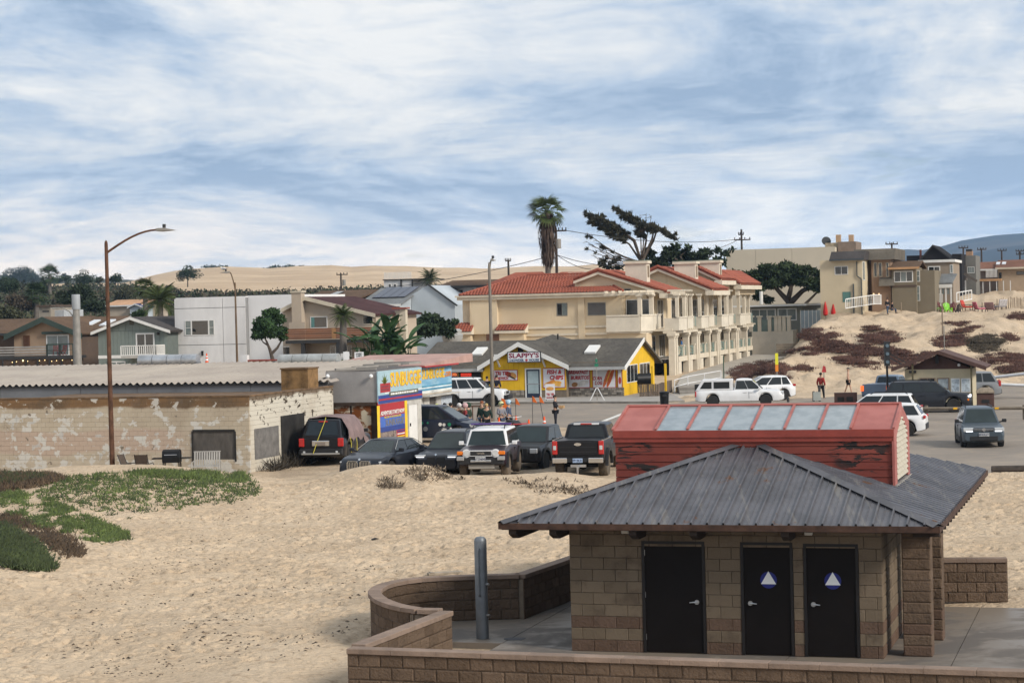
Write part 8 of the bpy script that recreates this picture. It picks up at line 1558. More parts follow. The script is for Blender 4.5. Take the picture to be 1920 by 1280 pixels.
# ================================================================== STREET FURNITURE
rustp=mat('rusty_pole',(.095,.045,.025),.8,.2,var=.55,scale=6,stretch=(1,1,.4));galv=mat('dull_galvanised',(.25,.235,.21),.6,.3,var=.2,scale=2);creo=mat('tarred_pole',(.045,.034,.028),.9,var=.3)
def street_lamp(label,px,pyb,Y,pytop,tip,m,zg=None,r=.11,hl=.75):
 base=D(px,pyb,Y);zg=gz(base.x,Y) if zg is None else zg;t=thing('street_lamp',label,'street lamp',(base.x,Y,zg),0,'street lamps');o=Vector((base.x,Y,zg));zt=D(px,pytop,Y).z-zg;tp_=D(tip[0],tip[1],Y)-o;s_=1 if tp_.x>0 else-1;dx=D(px,pytop,Y).x-base.x
 b=MB();b.lathe([(r*1.9,0),(r*1.9,.05),(r,.06),(r*.65,zt),(r*.5,zt+.12),(0,zt+.18)],n=12);b.build('pole',m,t,smooth=True)
 end=Vector((tp_.x-s_*hl,0,tp_.z-.02));b=MB();P=[]
 for q in np.linspace(0,1,9):P.append(Vector((end.x*q,0,(zt-.35)+(end.z-zt+.35)*math.sin(q*math.pi/2)**1.0)))
 b.tube(P,[.05-.012*q for q in np.linspace(0,1,9)],8);b.build('arm',m,t,smooth=True)
 b=MB();x0,x1=end.x-s_*.05,tp_.x;zc=tp_.z;b.prism([(x0,zc-.08),(x0+(x1-x0)*.3,zc-.10),(x1,zc-.06),(x1-s_*.15,zc-.02),(x0+(x1-x0)*.4,zc+.05),(x0,zc+.04)],-.16,.16);hd=b.build('lamp_head',galv,t,bev=.02);b=MB();x=x0+(x1-x0)*.4;b.cyl((x,0,zc+.05),(x,0,zc+.2),.07,n=8);b.build('photocell',trimk,hd)
 return t,o,Vector((tp_.x-s_*.3,0,tp_.z))
street_lamp('tall rusty street lamp standing before the peeling block wall',211,885,82.6,458,(330,429),rustp)
tl,ol,hp=street_lamp('brownish street lamp in front of the white modern house with a gull on it',445,690,158,533,(412,510),mat('brown_pole',(.13,.085,.05),.7,.2,var=.3),.4,.10)
gl2=thing('seagull','white and grey gull perched on the street lamp head','bird',ol+hp+Vector((0,0,.08)));b=MB();b.ball((0,0,.17),(.2,.1,.1),8);b.ball((-.18,0,.3),(.07,.06,.06),8);b.tube([(-.1,0,.2),(-.17,0,.28)],[.08,.05],6);b.build('body',whp,gl2,smooth=True);b=MB();b.prism([(-.08,.24),(.3,.16),(.32,.13),(-.05,.14)],-.11,-.07);b.prism([(-.08,.24),(.3,.16),(.32,.13),(-.05,.14)],.07,.11);b.build('wings',greyp,gl2)
b=MB();b.cyl((-.24,0,.3),(-.32,0,.28),.02,.005,5);b.build('beak',yst,gl2)
for s_ in(-.04,.04):b=MB();b.cyl((0,s_,0),(0,s_,.1),.012,n=5);b.build('leg',yst,gl2)
street_lamp('grey street lamp rising in front of the chowder restaurant',925,802,112.0,497,(931,486),mat('lamp_grey',(.17,.15,.125),.6,.2,var=.2),None,.115,.28)
q=D(146,690,148);ms_=thing('cell_mast','grey cylindrical cell mast with a lamp arm before the green gable house','mast',(q.x,148,.3));zt=D(139,552,148).z-.3;zj=D(140,580,148).z-.3;b=MB();b.lathe([(.36,0),(.25,zj)],n=16);b.build('pole',galv,ms_,smooth=True);b=MB();b.lathe([(.3,zj+.001),(.31,zj+.05),(.31,zt-.02),(.29,zt)],n=16);b.build('antenna_sleeve',mat('mast_grey',(.34,.36,.37),.5,.2,var=.1),ms_,smooth=True)
e=D(98,578,148)-ms_.location;b=MB();b.tube([(-.2,0,e.z-.7),(-.5,0,e.z-.25),(-1.0,0,e.z+.02),(e.x+.5,0,e.z)],.05,6);b.build('arm',galv,ms_,smooth=True);b=MB();b.box(e.x,e.x+.55,-.12,.12,e.z-.07,e.z+.06);b.build('lamp_head',galv,ms_,bev=.03)
def utility_pole(label,px,Y,pyt,arms,zg=3.0,tf=None,pyb=None):
 p=D(px,pyt,Y);t=thing('utility_pole',label,'utility pole',(p.x,Y,zg),0,'utility poles');b=MB();b.lathe([(.2,0),(.13,p.z-zg)],n=8);b.build('pole',creo,t,smooth=True)
 for x0,x1,py in arms:
  a=D(x0,py,Y)-t.location;c=D(x1,py,Y)-t.location;c.z=a.z;b=MB();b.bar((a.x,-.14,a.z),(c.x,-.14,a.z),.14,.16);ar=b.build('crossarm',creo,t);n_=4
  for i in range(n_):x=a.x+(c.x-a.x)*(i+.15)/(n_-.7);b=MB();b.cyl((x,-.14,a.z+.06),(x,-.14,a.z+.34),.07,n=6);b.build('insulator',trimk,ar)
 if tf:a=D(tf[0],tf[1],Y)-t.location;b=MB();b.cyl((a.x,0,a.z-.5),(a.x,0,a.z+.5),.28,n=12);b.build('transformer',galv,t)
 return t
utility_pole('utility pole with grey transformer right beside the tall fan palm',1042,212,428,[(1040,1062,433)],1,(1047,457));utility_pole('tall double armed utility pole on the skyline above the broad cypress',1390,285,430,[(1376,1407,450),(1384,1394,440)],4);utility_pole('old utility pole with transformer in front of the pale dune',639,330,512,[(631,652,515)],4,(645,530));utility_pole('thin utility pole with short crossarm left of the palm',953,268,487,[(947,958,489)],2)
utility_pole('utility pole behind the olive brown beach house',1672,300,455,[(1660,1683,458)],6);utility_pole('utility pole just right of the steep black gable',1806,330,463,[(1797,1815,465)],6);utility_pole('utility pole right of the brick chimney house',1840,340,466,[(1832,1849,468)],6);utility_pole('utility pole above the two skylights of the brown roof',1878,345,469,[(1870,1887,470)],6);utility_pole('rightmost utility pole with two crossarms',1912,350,470,[(1904,1920,471),(1905,1919,477)],6)
for a,c,sg,lab in(((700,541,262),(1040,478,212),5,'black power line running down left from the pole beside the palm'),((1044,478,212),(1175,498,236),4,'black power line running right from that pole towards the bare cypress'),((1044,478,212),(1108,505,230),3,'short slack power line dropping to the red tile roof'),((1060,432,212),(1390,448,285),8,'long thin power line between the palm pole and the double armed pole'),((1388,447,285),(1330,470,262),2,'faint power line left of the double armed pole')):
 A,C=D(*a),D(*c);b=MB();b.tube([A.lerp(C,t)-Vector((0,0,.10*sg*4*t*(1-t))) for t in np.linspace(0,1,10)],.035,4);w_=b.build('power_line',trimk,None);tag(w_,lab,'cable','power lines strung between the poles')
conem=mat('cone_orange',(.72,.09,.015),.6,var=.1)
def cone(label,px,py,Y,z=None,h=.95):
 q=cpos(px,py,Y,z);t=thing('traffic_cone',label,'traffic cone',q,0,'orange traffic cones');b=MB();b.lathe([(.17*h,.04),(.035,h)],n=14);b.build('cone',conem,t,smooth=True);b=MB();b.box(-.24,.24,-.24,.24,0,.039);b.build('base',trimk,t)
 for z0,z1 in((.42,.58),(.68,.78)):r=lambda z:.17*h+(.035-.17*h)*(z*h-.04)/(h-.04)+.004;b=MB();b.lathe([(r(z0),z0*h),(r(z1),z1*h)],n=14);b.build('band',whp,t,smooth=True)
 return t
cone('orange and white cone nearest the plum off roader',992,815,101.5);cone('orange and white cone with a whip flag behind it, nearest the road',1021,810,104.5);cone('orange cone beside the white pipe rail',936,808,104);cone('orange cone partly hidden behind the roof rack',968,806,105);cone('orange cone seen over the corrugated roof before the white house',388,685,150,D(388,686,150).z-0.0,.95)
flagm=mat('flag_orange',(.75,.17,.03),.7,var=.1)
for i,(px,py,bx,by,Y,lab) in enumerate(((940,752,946,800,106,'large orange whip flag above the helmeted riders'),(966,752,968,800,107,'narrow orange whip flag left of the restaurant door'),(998,748,999,802,108,'orange whip flag before the restaurant door'),(1011,748,1021,790,105,'orange whip flag leaning over the cone'))):
 t_=D(px,py-6,Y);bq=D(bx,by,Y);zb_=gz(bq.x,Y);fl_=thing('safety_flag',lab,'flag',(bq.x,Y,zb_),0,'orange whip flags');tv=t_-fl_.location;b=MB();b.tube([(0,0,0),(tv.x*.4,0,tv.z*.5),(tv.x,0,tv.z)],.014,5);b.build('whip',trimk,fl_);s_=1.5 if i==0 else.9;b=MB();b.slab([(tv.x,0,tv.z),(tv.x+.10*s_,-.05,tv.z-.05),(tv.x+.28*s_,-.08,tv.z-.42*s_),(tv.x+.02,0,tv.z-.36*s_)],.01);b.build('flag',flagm,fl_)
def sign_post(label,px,pyb,Y,zt,name='road_sign',cat='sign',m=None,r=.035,zg=None):
 q=D(px,pyb,Y);zg=gz(q.x,Y) if zg is None else zg;t=thing(name,label,cat,(q.x,Y,zg),0);b=MB();b.cyl((0,0,0),(0,0,zt),r,n=6);b.build('post',m or galv,t);return t
zs=D(674,670,132).z;t=sign_post('white speed limit 15 sign beyond the corrugated roof',674,690,132,zs+.35,zg=.2);zc=zs-.2;b=MB();b.box(-.30,.30,-.045,-.037,zc-.36,zc+.36);b.build('sign_plate',whp,t);text('SPEED\nLIMIT',1,(0,-.05,zc+.17),t,blackp,fit=(.42,.24),bold=.02);text('15',1,(0,-.05,zc-.17),t,blackp,fit=(.34,.26),bold=.03)
zs=D(650,672,133).z;t=sign_post('blank white notice board beside the speed limit sign',650,690,133,zs+.3,zg=.2);b=MB();b.box(-.2,.2,-.045,-.037,zs-.55,zs+.25);b.build('sign_plate',whp,t)
t=sign_post('small green street name sign on a white A shaped stand',1120,757,139.5,3.1,r=.03,zg=0);zc=D(1120,683,139.5).z
for z in(2.45,2.75):b=MB();b.box(-.07,.07,-.3,.3,z,z+.22) if z>2.6 else b.box(-.13,.13,-.045,-.03,z,z+.22);b.build('sign_plate',mat('sign_green',(.02,.16,.09),.5),t)
for s_ in(-1,1):b=MB();b.bar((s_*.04,-.06,1.0),(s_*.56,-.06,0),.06);b.build('stand_leg',whp,t)
q=cpos(1032,755,141.0,.13);t=thing('sandwich_board','white tri tip sandwich board standing on the pavement by the door','sign board',q,R(-6));b=MB();b.box(-.33,.33,-.03,.03,.05,1.15);b.build('board',mat('poster_face',(.6,.59,.6)),t);text('TRI TIP',1,(0,-.036,.42),t,MATS['poster_red'],fit=(.54,.18),bold=.03);text('SANDWICH',1,(0,-.036,.20),t,MATS['poster_red'],fit=(.52,.12),bold=.02);b=MB();b.prism([(.28*math.cos(a),.82+.13*math.sin(a)) for a in np.linspace(0,6.283,13)[:-1]],-.04,-.031);b.build('food_picture',MATS['food_bread'],t)
for s_ in(-.28,.28):b=MB();b.bar((s_,0,0),(s_,.0,.06),.05,.2);b.build('foot',trimk,t)
t=sign_post('beach marker post with yellow top and orange lower panel in the dunes',1457,712,160,2.05,'marker_post','post',galv,.05);b=MB();b.box(-.12,.12,-.06,-.045,1.1,2.0);b.build('yellow_panel',mat('panel_yellow',(.62,.60,.03),.6),t);b=MB();b.box(-.12,.12,-.06,-.045,.55,1.09);b.build('orange_panel',MATS['sign_orange'],t)
t=sign_post('red and white warning sign on a grey post behind the man in red',1546,748,138,2.1,zg=None);b=MB();b.prism([(-.16,1.75),(.16,1.75),(.1,2.15),(-.05,2.2)],-.05,-.036);b.build('sign_plate',redp,t)
for i,(px,lab) in enumerate(((1526,'short dark bollard left of the parking notice'),(1537,'taller dark bollard beside the parking notice'),(1478,'small dark bollard behind the white hatchback'))):q=cpos(px,757,133);t=thing('bollard',lab,'bollard',q,0,'dark bollards');h_=(.75,1.05,.4)[i];b=MB();b.lathe([(.085,0),(.085,h_-.05),(.05,h_)],n=10);b.build('post',trimk,t,smooth=True)
t=sign_post('grey parking notice panel between the two bollards',1532,757,132.5,.75,'notice_board','sign');b=MB();b.box(-.25,.25,-.06,-.04,.15,.72);b.build('sign_plate',mat('clear_notice',(.30,.32,.30),.4),t)
q=cpos(1246,762,131.0,0);t=thing('litter_bin','black round litter bin by the kerb right of the plank fence','bin',q);b=MB();b.lathe([(.26,0),(.30,.85),(.32,.86),(.32,.95),(.22,1.0)],n=14);b.build('bin',blk,t,smooth=True);b=MB();b.box(-.15,.15,-.335,-.31,.66,.8);b.build('slot',trimk,t)
q=G(1265,738,.05);hr=thing('handrail','white pipe handrail at the foot of the beach walkway','railing',q);P0=Vector((0,0,0));P1=D(1290,731,q.y+.5)-q;P2=D(1352,720,q.y+2.2)-q
for A,C in((P0,P1),(P1,P2)):
 b=MB();
 for h_ in(.5,1.0):b.tube([A+V3(0,0,h_),C+V3(0,0,h_)],.03,6)
 b.build('rail',whp,hr)
for p in(P0,P1,P1.lerp(P2,.5),P2):b=MB();b.cyl(p-V3(0,0,.2),p+V3(0,0,1.0),.035,n=6);b.build('post',whp,hr)
st=thing('beach_steps','concrete steps leading up from the pavement to the walkway','steps',D(1275,728,147));st.location.z=0
for i in range(4):b=MB();b.box(0,5.2-.1*i,i*.5,4,i*.16,i*.16+.15);b.build('step',conc if i%2 else concd,st)
q=cpos(1360,725,152);rm=thing('walkway_post','thin green grey signpost on the walkway edge','post',D(1357,700,160),0);rm.location.z=gz(rm.location.x,160)-.1;b=MB();b.cyl((0,0,0),(0,0,2.6),.05,n=6);b.build('post',mat('post_green',(.06,.09,.06),.7),rm)
q=D(1310,732,141);ub=thing('utility_box','dark utility cabinet at the foot of the sand beside the walkway','cabinet',(q.x,141,0),R(-15));b=MB();b.box(-.25,.25,-.2,.2,0,1.0);b.build('cabinet',trimk,ub,bev=.02);b=MB();b.box(-.2,.2,-.215,-.201,.15,.9);b.build('door',dk,ub)
tw=thing('timber_wall','grey timber retaining wall at the end of the walkway','wall',D(1456,665,213));tw.location.z=D(1456,668,213).z;e=D(1523,658,213)-tw.location;n_=5
for i in range(n_):b=MB();h_=1.35/n_;b.box(-.0,e.x*(1 if i<4 else.75),0,.12,i*h_,(i+1)*h_-.02);b.build('plank',mat('grey_timber',(.20,.165,.125),.9,var=.3,scale=2,rnd=.2),tw)
# ------------------------------------------------------------------ ticket kiosk
KI=Lot(1697,122.5,0);kk=lthing('ticket_kiosk','cream ticket kiosk with brown gabled roof and posted notices','kiosk',KI);kc=mat('kiosk_cream',(.46,.40,.275),.85,var=.08);kb=mat('kiosk_brown',(.085,.045,.036),.8,var=.2)
xa,xb=KI.fx(1697,730)[0],KI.fx(1823,730)[0];zw=KI.fx(1760,692)[1];xp,zp=KI.fx(1758,657,-.6);xl,zl=KI.fx(1671,690,-.6);xr,zr=KI.fx(1849,687,-.6)
wall(kk,xa,xb,0,3.2,0,zw,kc);xp_=(xa+xb)/2;gable_wall(kk,xa+.02,xb-.02,.03,3.1,zw+.001,zw+.02,zp-.25,kb,xr=xp_);b=MB();b.box(xa-.1,xb+.1,-.05,3.3,zw-.0+.002,zw+.14);
roof_v(kk,xl,xr,-.6,3.9,zl,zp,kb,xr=xp,zR=zl,fas=kb,rake=.22,t=.14)
q=KI.rect(1724,708,1754,722);window(kk,q[0],q[1],.85,q[3],0,2,mat('kiosk_frame',(.22,.16,.12),.7),glass);q=KI.rect(1757,708,1780,735);window(kk,q[0],q[1],.85,q[3],0,1,MATS['kiosk_frame'],mat('bright_window',(.30,.34,.36),.2,var=.4,scale=3))
for px0,px1 in((1783,1800),(1802,1820)):
 q=KI.rect(px0,709,px1,735);b=MB();b.box(q[0],q[1],-.05,-.003,q[2],q[3]);nb=b.build('notice_board',whitef,kk);b=MB();b.box(q[0]+.05,q[1]-.05,-.057,-.051,q[2]+.05,q[3]-.05);b.build('posted_notices',mat('notice_print',(.46,.52,.56),.6,var=.55,scale=7),nb)
a,z=KI.fx(1757,673);b=MB();b.box(a-.08,a+.08,-.25,.0,z-.25,z+.3);b.build('gable_lamp',trimk,kk);a,z=KI.fx(1798,684);b=MB();b.cyl((a,-.02,z),(a,-.1,z),.09,n=10);b.build('camera',whp,kk);a,z=KI.fx(1712,696);b=MB();b.box(a-.2,a+.2,-.3,-.01,z-.1,z+.05);b.build('wall_lamp',trimk,kk)
for px in(1712,1822):a=KI.fx(px,740,-.45)[0];b=MB();b.box(a-.05,a+.05,-.5,-.4,0,zl+(zp-zl)*.25);b.build('post',mat('post_olive',(.10,.085,.045),.8),kk)
b=MB();a,z=KI.fx(1770,620,2);b.cyl((a,2,zp-.4),(a,2,z+.3),.035,n=6);b.build('aerial',galv,kk)
sg_=sign_post('black framed traffic signal head on a pole left of the kiosk',1665,770,124,3.9,'traffic_signal','signal',trimk,.07,0)
b=MB();b.box(-.16,.16,-.2,.1,2.5,4.0);sh_=b.build('signal_head',trimk,sg_);
for z in(2.75,3.25,3.75):b=MB();b.cyl((0,-.2,z),(0,-.24,z),.11,n=10);b.build('lens',mat('signal_lens',(.10,.14,.17),.3),sh_)
b=MB();b.bar((.1,0,3.3),(1.3,0,2.6),.06);b.bar((.1,0,3.05),(1.2,0,2.4),.06);b.build('stay',trimk,sg_)
q=cpos(1848,766,120.5,0);kb2=thing('stone_topped_bin','brown square bin with pale sand topped lid right of the kiosk','bin',q,R(-12));b=MB();b.box(-.5,.5,-.45,.45,0,.88);b.build('bin',kb,kb2,bev=.02);b=MB();b.lathe([(.74,.881),(.74,.95),(.6,1.12),(.3,1.2)],n=4);me=b.mesh('lid',mat('pebble_lid',(.24,.195,.145),.9,var=.3,scale=6));me.transform(Matrix.Rotation(R(45),4,'Z'));link('lid',me,kb2);b=MB();b.box(-.22,.22,-.475,-.451,.3,.5);b.build('slot',trimk,kb2)
for i,(a,c,lab) in enumerate((((1858,708,133),(1935,699,131),'upper white barrier arm right of the kiosk'),((1862,720,131),(1935,723,130),'lower white barrier arm right of the kiosk'))):A,C=D(*a),D(*c);t=thing('barrier_arm',lab,'barrier',(C.x,C.y,0),0,'barrier arms');b=MB();b.tube([A-t.location,C-t.location],.10,8);b.build('arm',whp,t,smooth=True);b=MB();b.box(-.15,.15,-.15,.15,0,C.z+.12);b.build('pivot_post',trimk,t)
rf=thing('rail_fence','weathered timber rail fence with yellow reflectors across the parking lot','fence',cpos(1700,787,110.5,0));A=V3(-1.2,0,.62);C=(cpos(1940,787,107.5,0)-rf.location)+V3(0,0,.62);tmr=mat('rail_timber',(.17,.14,.105),.9,var=.3,scale=3)
b=MB();b.tube([A,A.lerp(C,.33),A.lerp(C,.66),C],.085,8);b.build('rail',tmr,rf,smooth=True)
for px in(1660,1743,1827,1911):x=cpos(px,787,109,0).x-rf.location.x;q=A.lerp(C,(x-A.x)/(C.x-A.x));b=MB();b.cyl((q.x,q.y+.17,0),(q.x,q.y+.17,.78),.1,n=8);b.build('post',tmr,rf,smooth=True)
for px in(1793,1864):x=cpos(px,770,109,0).x-rf.location.x;q=A.lerp(C,(x-A.x)/(C.x-A.x));b=MB();b.box(q.x-.17,q.x+.17,q.y-.1,q.y-.088,.58,.68);b.build('reflector',mat('reflector_yellow',(.62,.33,.01),.5),rf)
cb=thing('planter_box','dark low planter box behind the white suv','planter',cpos(1586,757,126,0),R(-10));b=MB();b.box(-.7,.7,-.3,.3,0,.85);b.build('box',kb,cb);
for x in(-.5,.05):b=MB();b.box(x,x+.4,-.315,-.301,.3,.6);b.build('panel',dk,cb)
lg=thing('timber_edging','row of dark logs edging the sand at the right','edging',D(1880,893,75));lg.location.z=.05
for i in range(4):b=MB();b.tube([(i*1.5-.4,-.1*i,.12),(i*1.5+1.05,-.1*i-.1,.12)],.16,8);b.build('log',mat('charred_log',(.045,.035,.028),.9,var=.4,scale=4),lg,smooth=True)
pf=thing('pipe_fence','thin rusty pipe fence behind the waiting riders','fence',cpos(846,765,116));zb_=pf.location.copy()
pts=[cpos(px,765,116)-zb_ for px in(847,861,886,899,918)]
for p in pts:b=MB();b.cyl(p,p+V3(0,0,1.15),.035,n=6);b.build('post',rustp,pf)
b=MB();b.tube([p+V3(0,0,1.12) for p in pts],.03,6);b.build('rail',rustp,pf)
wr=thing('white_rail','short white pipe rail beside the waiting riders','railing',cpos(921,806,103.5));b=MB();b.tube([(0,0,.72),(1.2,0,.72)],.045,8);b.build('rail',whp,wr)
for x in(.05,.75,1.15):b=MB();b.cyl((x,0,0),(x,0,.7),.04,n=6);b.build('post',whp,wr)
def patio_chair(label,px,rz,Y=82.4):
 t=thing('patio_chair',label,'chair',cpos(px,884,Y),rz,'patio chairs');sl_m=mat('mesh_sling',(.075,.055,.042),.8,var=.25,scale=8);fr2=mat('chair_frame',(.03,.025,.022),.5)
 b=MB();b.slab([(-.25,-.25,.42),(.25,-.25,.42),(.25,.25,.38),(-.25,.25,.38)],.02);b.build('seat',sl_m,t);b=MB();b.slab([(-.25,.25,.40),(.25,.25,.40),(.25,.46,1.0),(-.25,.46,1.0)],.02);b.build('backrest',sl_m,t)
 for s_ in(-1,1):b=MB();b.tube([(s_*.29,-.3,0),(s_*.29,-.26,.55),(s_*.29,-.12,.64),(s_*.29,.25,.62),(s_*.27,.34,.66)],.018,6);b.build('arm',fr2,t,smooth=True);b=MB();b.tube([(s_*.27,.36,0),(s_*.27,.22,.38),(s_*.27,.47,1.02)],.018,6);b.build('leg',fr2,t,smooth=True)
patio_chair('brown sling chair turned sideways nearest the rusty lamp',246,R(75));patio_chair('brown sling chair with its back to us beside the grill',272,R(170))
gr=thing('gas_grill','black covered gas grill between the chairs and white bench','grill',cpos(323,885,82.6),0);b=MB();b.prism([(-.27,.62),(.27,.62),(.30,.85),(.24,1.08),(.05,1.16),(-.24,1.10),(-.30,.85)],-.36,.36,'x');b.build('hood',blk,gr,bev=.02)
for s_ in(-1,1):b=MB();b.box(s_*.37,s_*.78,-.24,.24,.78,.82);b.build('side_shelf',blk,gr)
for sx in(-.32,.32):
 for sy in(-.22,.22):b=MB();b.bar((sx,sy,0),(sx,sy,.62),.05);b.build('leg',blk,gr)
b=MB();b.box(-.36,.36,-.25,.25,.15,.19);b.build('lower_shelf',blk,gr);b=MB();b.tube([(-.25,-.30,.95),(-.25,-.36,.95),(.25,-.36,.95),(.25,-.30,.95)],.015,6);b.build('handle',steel,gr)
bn2=thing('slatted_bench','white vertical slatted bench against the boarded window','bench',cpos(387,886,82.7),0);whb=mat('faded_white',(.34,.325,.30),.7,var=.2)
for i in range(11):x=-.5+i*.1;b=MB();b.bar((x,.22,.42),(x,.36,1.0),.06,.02);b.build('slat',whb,bn2);b=MB();b.box(x-.035,x+.035,-.22,.2,.40,.42);b.build('seat_slat',whb,bn2)
b=MB();b.bar((-.55,.36,1.0),(.55,.36,1.0),.04);b.bar((-.55,.22,.43),(.55,.22,.43),.04);b.build('frame',whb,bn2)
for s_ in(-1,1):b=MB();b.tube([(s_*.56,-.25,0),(s_*.56,-.22,.60),(s_*.56,.28,.62),(s_*.56,.34,0)],.025,6);b.build('arm_frame',whb,bn2)
def adirondack(label,px,py,Y,m,rz):
 q=D(px,py,Y);t=thing('adirondack_chair',label,'chair',(q.x,Y,gz(q.x,Y)),rz,'colourful dune chairs');s_=1.15
 for i in range(5):b=MB();x=-.22+.11*i;b.bar((x*s_,.15,.35),(x*1.25*s_,.55,1.05+.08*(2-abs(i-2))),.09*s_,.03);b.build('back_slat',m,t)
 b=MB();b.slab([(-.28,-.35,.42),(.28,-.35,.42),(.28,.2,.30),(-.28,.2,.30)],.04);b.build('seat',m,t)
 for k2 in(-1,1):b=MB();b.box(k2*.28,k2*.42,-.4,.3,.56,.6);b.build('arm',m,t);b=MB();b.bar((k2*.33,-.36,0),(k2*.33,-.36,.56),.08);b.build('leg',m,t);b=MB();b.bar((k2*.3,.3,0),(k2*.33,.1,.42),.07);b.build('leg',m,t)
lime=mat('lime_plastic',(.22,.62,.03),.5);mar=mat('maroon_plastic',(.16,.02,.03),.5);dkb=mat('dark_chair',(.04,.03,.035),.6)
for lab,px,m_,rz in(('maroon adirondack chair at the left of the dune chair group',1742,mar,100),('lime green chair left of the tall lime chair',1755,lime,20),('maroon chair between the two lime chairs',1767,mar,60),('tallest lime green adirondack chair',1777,lime,10),('maroon chair right of the tallest lime chair',1784,mar,-40),('dark chair at the right end of the dune chair group',1795,dkb,200)):adirondack(lab,px,570,226 if px!=1777 else 225,m_,R(rz))
def lounge(label,px,py,Y,m,cm_,rz):
 q=D(px,py,Y);t=thing('lounge_chair',label,'chair',(q.x,Y,gz(q.x,Y)),rz,'dune lounge chairs');b=MB();b.box(-.5,.5,-.45,.4,.32,.5);b.build('seat',m,t,bev=.05);b=MB();b.slab([(-.5,.35,.45),(.5,.35,.45),(.5,.6,1.15),(-.5,.6,1.15)],.12);b.build('backrest',m,t,bev=.04)
 for sx in(-.45,.45):b=MB();b.bar((sx,-.4,0),(sx,-.4,.6),.06);b.build('leg',cm_,t);b=MB();b.bar((sx,.4,0),(sx,.4,.4),.06);b.build('leg',cm_,t);b=MB();b.bar((sx,-.42,.62),(sx,.45,.62),.06);b.build('arm',cm_,t)
for lab,px,c_,rz in(('orange red cushioned lounge chair on the dune',1815,(.42,.05,.03),60),('pink cushioned lounge chair with dark arms on the dune',1838,(.45,.14,.18),100),('patterned red and grey lounge chair on the dune',1858,(.26,.16,.15),150),('pale grey lounge chair nearest the dune fence',1876,(.40,.38,.38),200)):lounge(lab,px,604,213,mat('cushion_%d'%px,c_,.85,var=.35,scale=5),dkb,R(rz))
for i,(px,lab) in enumerate(((1548,'closed red parasol, left of the pair'),(1563,'closed red parasol, right of the pair'))):q=D(px,600,222);t=thing('closed_parasol',lab,'parasol',(q.x,222,D(px,604,222).z),0,'closed red parasols');zt=D(px,565,222).z-t.location.z;b=MB();b.lathe([(.05,zt*.3),(.24,zt*.36),(.27,zt*.5),(.14,zt*.8),(.03,zt)],n=10);b.build('canopy',mat('parasol_red',(.45,.015,.012),.7,var=.15),t,smooth=True);b=MB();b.cyl((0,0,-1.5),(0,0,zt*.4),.03,n=6);b.build('pole',galv,t)
q=D(1556,605,221);t=thing('red_table','red topped patio table below the closed parasols','table',(q.x,221,D(1556,606,221).z-.3));b=MB();b.cyl((0,0,.72),(0,0,.78),.5,n=14);b.build('tabletop',MATS['parasol_red'],t)
for s_ in(-1,1):b=MB();b.bar((s_*.3,0,-1),(s_*.3,0,.719),.05);b.build('leg',whp,t)
df=thing('dune_fence','pale slatted sand fence at the right edge of the dunes','fence',D(1880,590,214));df.location.z=gz(df.location.x,214);fs=mat('fence_stick',(.24,.185,.13),.9,var=.3,rnd=.2)
for i in range(34):q=D(1876+i*2.0,570,214+i*.25);b=MB();z0=gz(q.x,q.y)-df.location.z;b.box(-.03,.03,-.012,.012,-.1,1.35+.25*random.random());o=b.build('picket',fs,df);o.location=(q.x-df.location.x,q.y-214,z0);o.rotation_euler=(0,R(random.uniform(-5,5)),0)
for px,py,Y,h_,lab in((1842,588,222,1.3,'short grey fence post behind the lounge chairs'),(1870,584,224,1.4,'grey fence post left of the sand fence'),(1768,655,190,3.0,'tall thin wooden post above the kiosk roof'),(1690,585,222,1.1,'short post holding the drooping net on the dune')):q=D(px,py,Y);t=thing('wooden_post',lab,'post',(q.x,Y,gz(q.x,Y)-.1),0,'posts in the dunes');b=MB();b.cyl((0,0,0),(0,0,h_),.07,.05,6);b.build('post',fs,t);b=MB();b.lathe([(.08,h_+.001),(.02,h_+.06)],n=6);b.build('cap',fs,t)
# ================================================================== PEOPLE
skinm=mat('skin',(.42,.25,.17),.6,var=.08);hairs={'d':mat('hair_dark',(.02,.015,.012),.8),'b':mat('hair_blond',(.40,.28,.12),.8),'r':mat('hair_red',(.20,.06,.02),.8)}
def skin_mesh(nodes,edges,radii,levels=1):
 me=bpy.data.meshes.new('body');me.from_pydata(nodes,edges,[]);o=bpy.data.objects.new('t',me);COL.objects.link(o);o.modifiers.new('s','SKIN');o.modifiers.new('u','SUBSURF').levels=levels
 for i,v in enumerate(me.skin_vertices[0].data):r=radii[i];v.radius=r if isinstance(r,tuple) else(r,r);v.use_root=(i==0)
 dg=bpy.context.evaluated_depsgraph_get();out_=bpy.data.meshes.new_from_object(o.evaluated_get(dg),depsgraph=dg);bpy.data.objects.remove(o);bpy.data.meshes.remove(me);out_.polygons.foreach_set('use_smooth',[True]*len(out_.polygons));return out_
SKC={}
